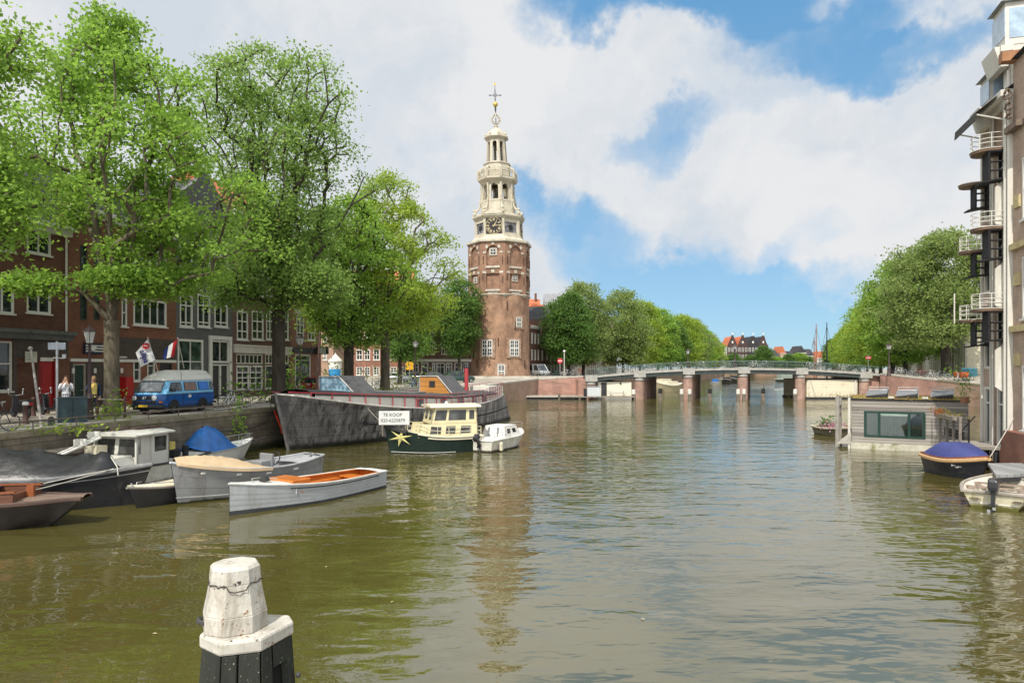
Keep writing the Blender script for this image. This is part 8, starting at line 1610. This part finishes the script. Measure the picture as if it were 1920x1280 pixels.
for k, (px, d, rz, fm, lab, wm) in enumerate(((424,39.5,.9,BLK,'black bicycle leaning in the tangle behind the van',None),(430,38.3,1.3,white,'white bicycle in front of the tangle behind the van',GRYB),(438,40.6,.5,BLK,'dark bicycle deepest in the tangle behind the van',None),(447,39.4,1.1,GRYB,'silver bicycle at the right of the tangle behind the van',None),(583,56,.4,BLK,'black bicycle against the corner house wall',None),(572,54,.2,BLK,'dark bicycle under the corner house window',None))): bike(lab, (X(px,d),d,2.2), rz, fm, .08, wm)
# ------------------------------------------------------------------ people
skin = M('skin', (.42,.24,.16), .6, var=.06)
def limb(m, pts, rs, n=8): m.tube(pts, rs, n)
def skin_body(name, verts, edges, radii, mat, par, sub=1):
    me = bpy.data.meshes.new(name); me.from_pydata(verts, edges, []); o = bpy.data.objects.new(name, me); COL.objects.link(o); o.parent = par; me.materials.append(mat)
    md = o.modifiers.new('skin','SKIN'); md.use_smooth_shade = True
    if not me.skin_vertices: 
        bm = bmesh.new(); bm.from_mesh(me); bm.verts.layers.skin.verify(); bm.to_mesh(me); bm.free()
    for i, r in enumerate(radii): me.skin_vertices[0].data[i].radius = (r if isinstance(r, tuple) else (r,r)); me.skin_vertices[0].data[i].use_root = (i == 0)
    s = o.modifiers.new('sub','SUBSURF'); s.levels = sub; s.render_levels = sub; return o
def person(lab, loc, rz, topm, legm, hairm, coat=None, both=True, shoe=white):
    t = thing('person', lab, 'person', loc, rz, 'people standing on the quay'); V = []; E = []; Rd = []
    def chain(start, pts):
        prev = start
        for p, r in pts:
            V.append(p); Rd.append(r); i = len(V)-1
            if prev is not None: E.append((prev, i))
            prev = i
        return prev
    # y- is the way the person faces
    pel = chain(None, [((0,0,.95),(.15,.11))]); che = chain(pel, [((0,.01,1.12),(.135,.1)),((0,.015,1.32),(.165,.11)),((0,.02,1.45),(.12,.085))]); nk = chain(che, [((0,.0,1.53),.055),((0,-.02,1.63),(.075,.09)),((0,-.01,1.72),(.075,.09)),((0,.0,1.78),(.05,.06))])
    hands = {}
    for sd in (-1,1):
        chain(pel, [((sd*.1,0,.86),.095),((sd*.11,-.02,.48),.06),((sd*.115,.03,.1),.042),((sd*.12,-.1,.04),.035)])
        up_ = both or sd < 0
        if up_: w = chain(che, [((sd*.19,.02,1.42),.055),((sd*.27,-.06,1.17),.046),((sd*.12,-.24,1.42),.032),((sd*.06,-.2,1.53),(.028,.04))]); d_ = Vector((-sd*.1,.04,.55))
        else: w = chain(che, [((sd*.19,.02,1.42),.055),((sd*.26,.03,1.14),.046),((sd*.25,-.08,.9),.032),((sd*.24,-.1,.8),(.028,.04))]); d_ = Vector((0,-.1,-.6))
        p = Vector(V[w]); d_.normalize(); sdv = Vector((0,1,0)).cross(d_).normalized() if up_ else Vector((0,1,0))
        for q, ln in ((-.03,.07),(-.01,.085),(.01,.08),(.03,.065)): chain(w, [(tuple(p+d_*.04+sdv*q),.011),(tuple(p+d_*(.04+ln*.6)+sdv*q*1.2),.009),(tuple(p+d_*(.04+ln)+sdv*q*1.2+Vector((0,.015,0))),.008)])
        chain(w, [(tuple(p+sdv*.045+d_*.01),.012),(tuple(p+sdv*.06+d_*.045),.009)])
    body = skin_body('body', V, E, Rd, skin, t, 1)
    m = MB(); m.loft([[(w_*math.cos(a)*1.0, w2*math.sin(a)+.012, z) for a in [2*math.pi*k/14 for k in range(14)]] for z, w_, w2 in ((.86,.19,.145),(1.0,.18,.135),(1.15,.175,.13),(1.32,.205,.14),(1.43,.18,.12),(1.50,.085,.075))]); sh = m.build('shirt', topm, t, smooth=60)
    sl = MB()
    for sd in (-1,1):
        if both or sd < 0: sl.tube([(sd*.15,.02,1.44),(sd*.2,.02,1.41),(sd*.275,-.06,1.165),(sd*.2,-.15,1.29),(sd*.13,-.23,1.41)], [.07,.075,.062,.05,.042], 9)
        else: sl.tube([(sd*.15,.02,1.44),(sd*.2,.02,1.41),(sd*.262,.03,1.14),(sd*.252,-.08,.91)], [.07,.075,.06,.045], 9)
    sl.build('sleeves', coat or topm, sh, smooth=60)
    m = MB()
    for sd in (-1,1): m.tube([(sd*.08,.0,.95),(sd*.1,0,.84),(sd*.11,-.02,.48),(sd*.116,.03,.1)], [.1,.105,.075,.06], 9)
    m.loft([[(w_*math.cos(a), .13*math.sin(a), z) for a in [2*math.pi*k/12 for k in range(12)]] for z, w_ in ((.8,.15),(.9,.185),(1.0,.175))]); m.build('trousers', legm, t, smooth=60)
    for sd in (-1,1): m = MB(); m.loft([[(sd*.12-.045,y,0),(sd*.12+.045,y,0),(sd*.12+.035,y,z),(sd*.12-.035,y,z)] for y, z in ((.09,.1),(.0,.11),(-.1,.08),(-.19,.05))]); m.build('shoe', shoe, t, bevel=.01)
    if coat:
        m = MB(); m.loft([[(w_*math.cos(a), w2*math.sin(a)+.03, z) for a in [R_(-52)+R_(284)*k/14 for k in range(15)]] for z, w_, w2 in ((.62,.235,.17),(.9,.22,.165),(1.15,.2,.15),(1.32,.225,.155),(1.44,.2,.13),(1.5,.1,.09))], closed=False); m.build('jacket', coat, t, smooth=60)
    m = MB(); m.ball((0,.015,1.735), .098, 12, 1.0, .95, 1.05); hr = m.build('hair', hairm, t, smooth=60); 
    m = MB(); m.ball((0,-.035,1.675), .083, 12, 1.25, .88, .92); m.tube([(0,-.105,1.69),(0,-.128,1.66)], [.012,.016], 5)
    for sd in (-1,1): m.ball((sd*.078,.0,1.67), .02, 6)
    m.build('face', skin, t, smooth=60)
    m = MB()
    for sd in (-1,1): m.ball((sd*.03,-.108,1.695), .011, 6)
    m.tube([(-.025,-.113,1.628),(.025,-.113,1.628)], .006, 4); m.build('eyes_and_mouth', M('dark_features', (.06,.03,.025), .5), t); return t
pw = person('person in a pale grey-white shirt with both hands at the face, behind the cabinet', (G(124,779,2.2).x, G(124,779,2.2).y, 2.2), R_(22), M('pale_shirt', (.52,.54,.58), .85, var=.1), M('grey_trousers', (.12,.12,.13), .9), M('brown_hair', (.06,.03,.018), .7)); pw.scale = (1.06,)*3
pd_ = person('person in a navy jacket over a yellow shirt, hand raised, beside the street lamp', (G(176,780,2.2).x, G(176,780,2.2).y, 2.2), R_(30), M('yellow_shirt', (.62,.48,.13), .85, var=.1), M('navy_trousers', (.022,.026,.05), .9), M('blond_hair', (.36,.22,.09), .7), M('navy_jacket', (.015,.025,.055), .8), both=False); pd_.scale = (1.06,)*3
bp2 = MB(); bp2.T = Matrix.Translation(pw.location) @ Matrix.Rotation(R_(22),4,'Z') @ Matrix.Scale(1.06,4); bp2.tube([(.14,-.13,1.1),(.145,-.14,1.3),(.12,-.02,1.50),(.1,.14,1.45)], .022, 5); bp2.loft([[(x_*.9,.15,z),(x_*.9,.30,z)] for x_, z in ()] or [[(-.14,.17,1.0),(.14,.17,1.0),(.14,.32,1.0),(-.14,.32,1.0)],[(-.14,.17,1.4),(.14,.17,1.4),(.12,.28,1.45),(-.12,.28,1.45)]]); tag(bp2.build('backpack', black, None, bevel=.02), 'black backpack on the person in the pale shirt', 'backpack')
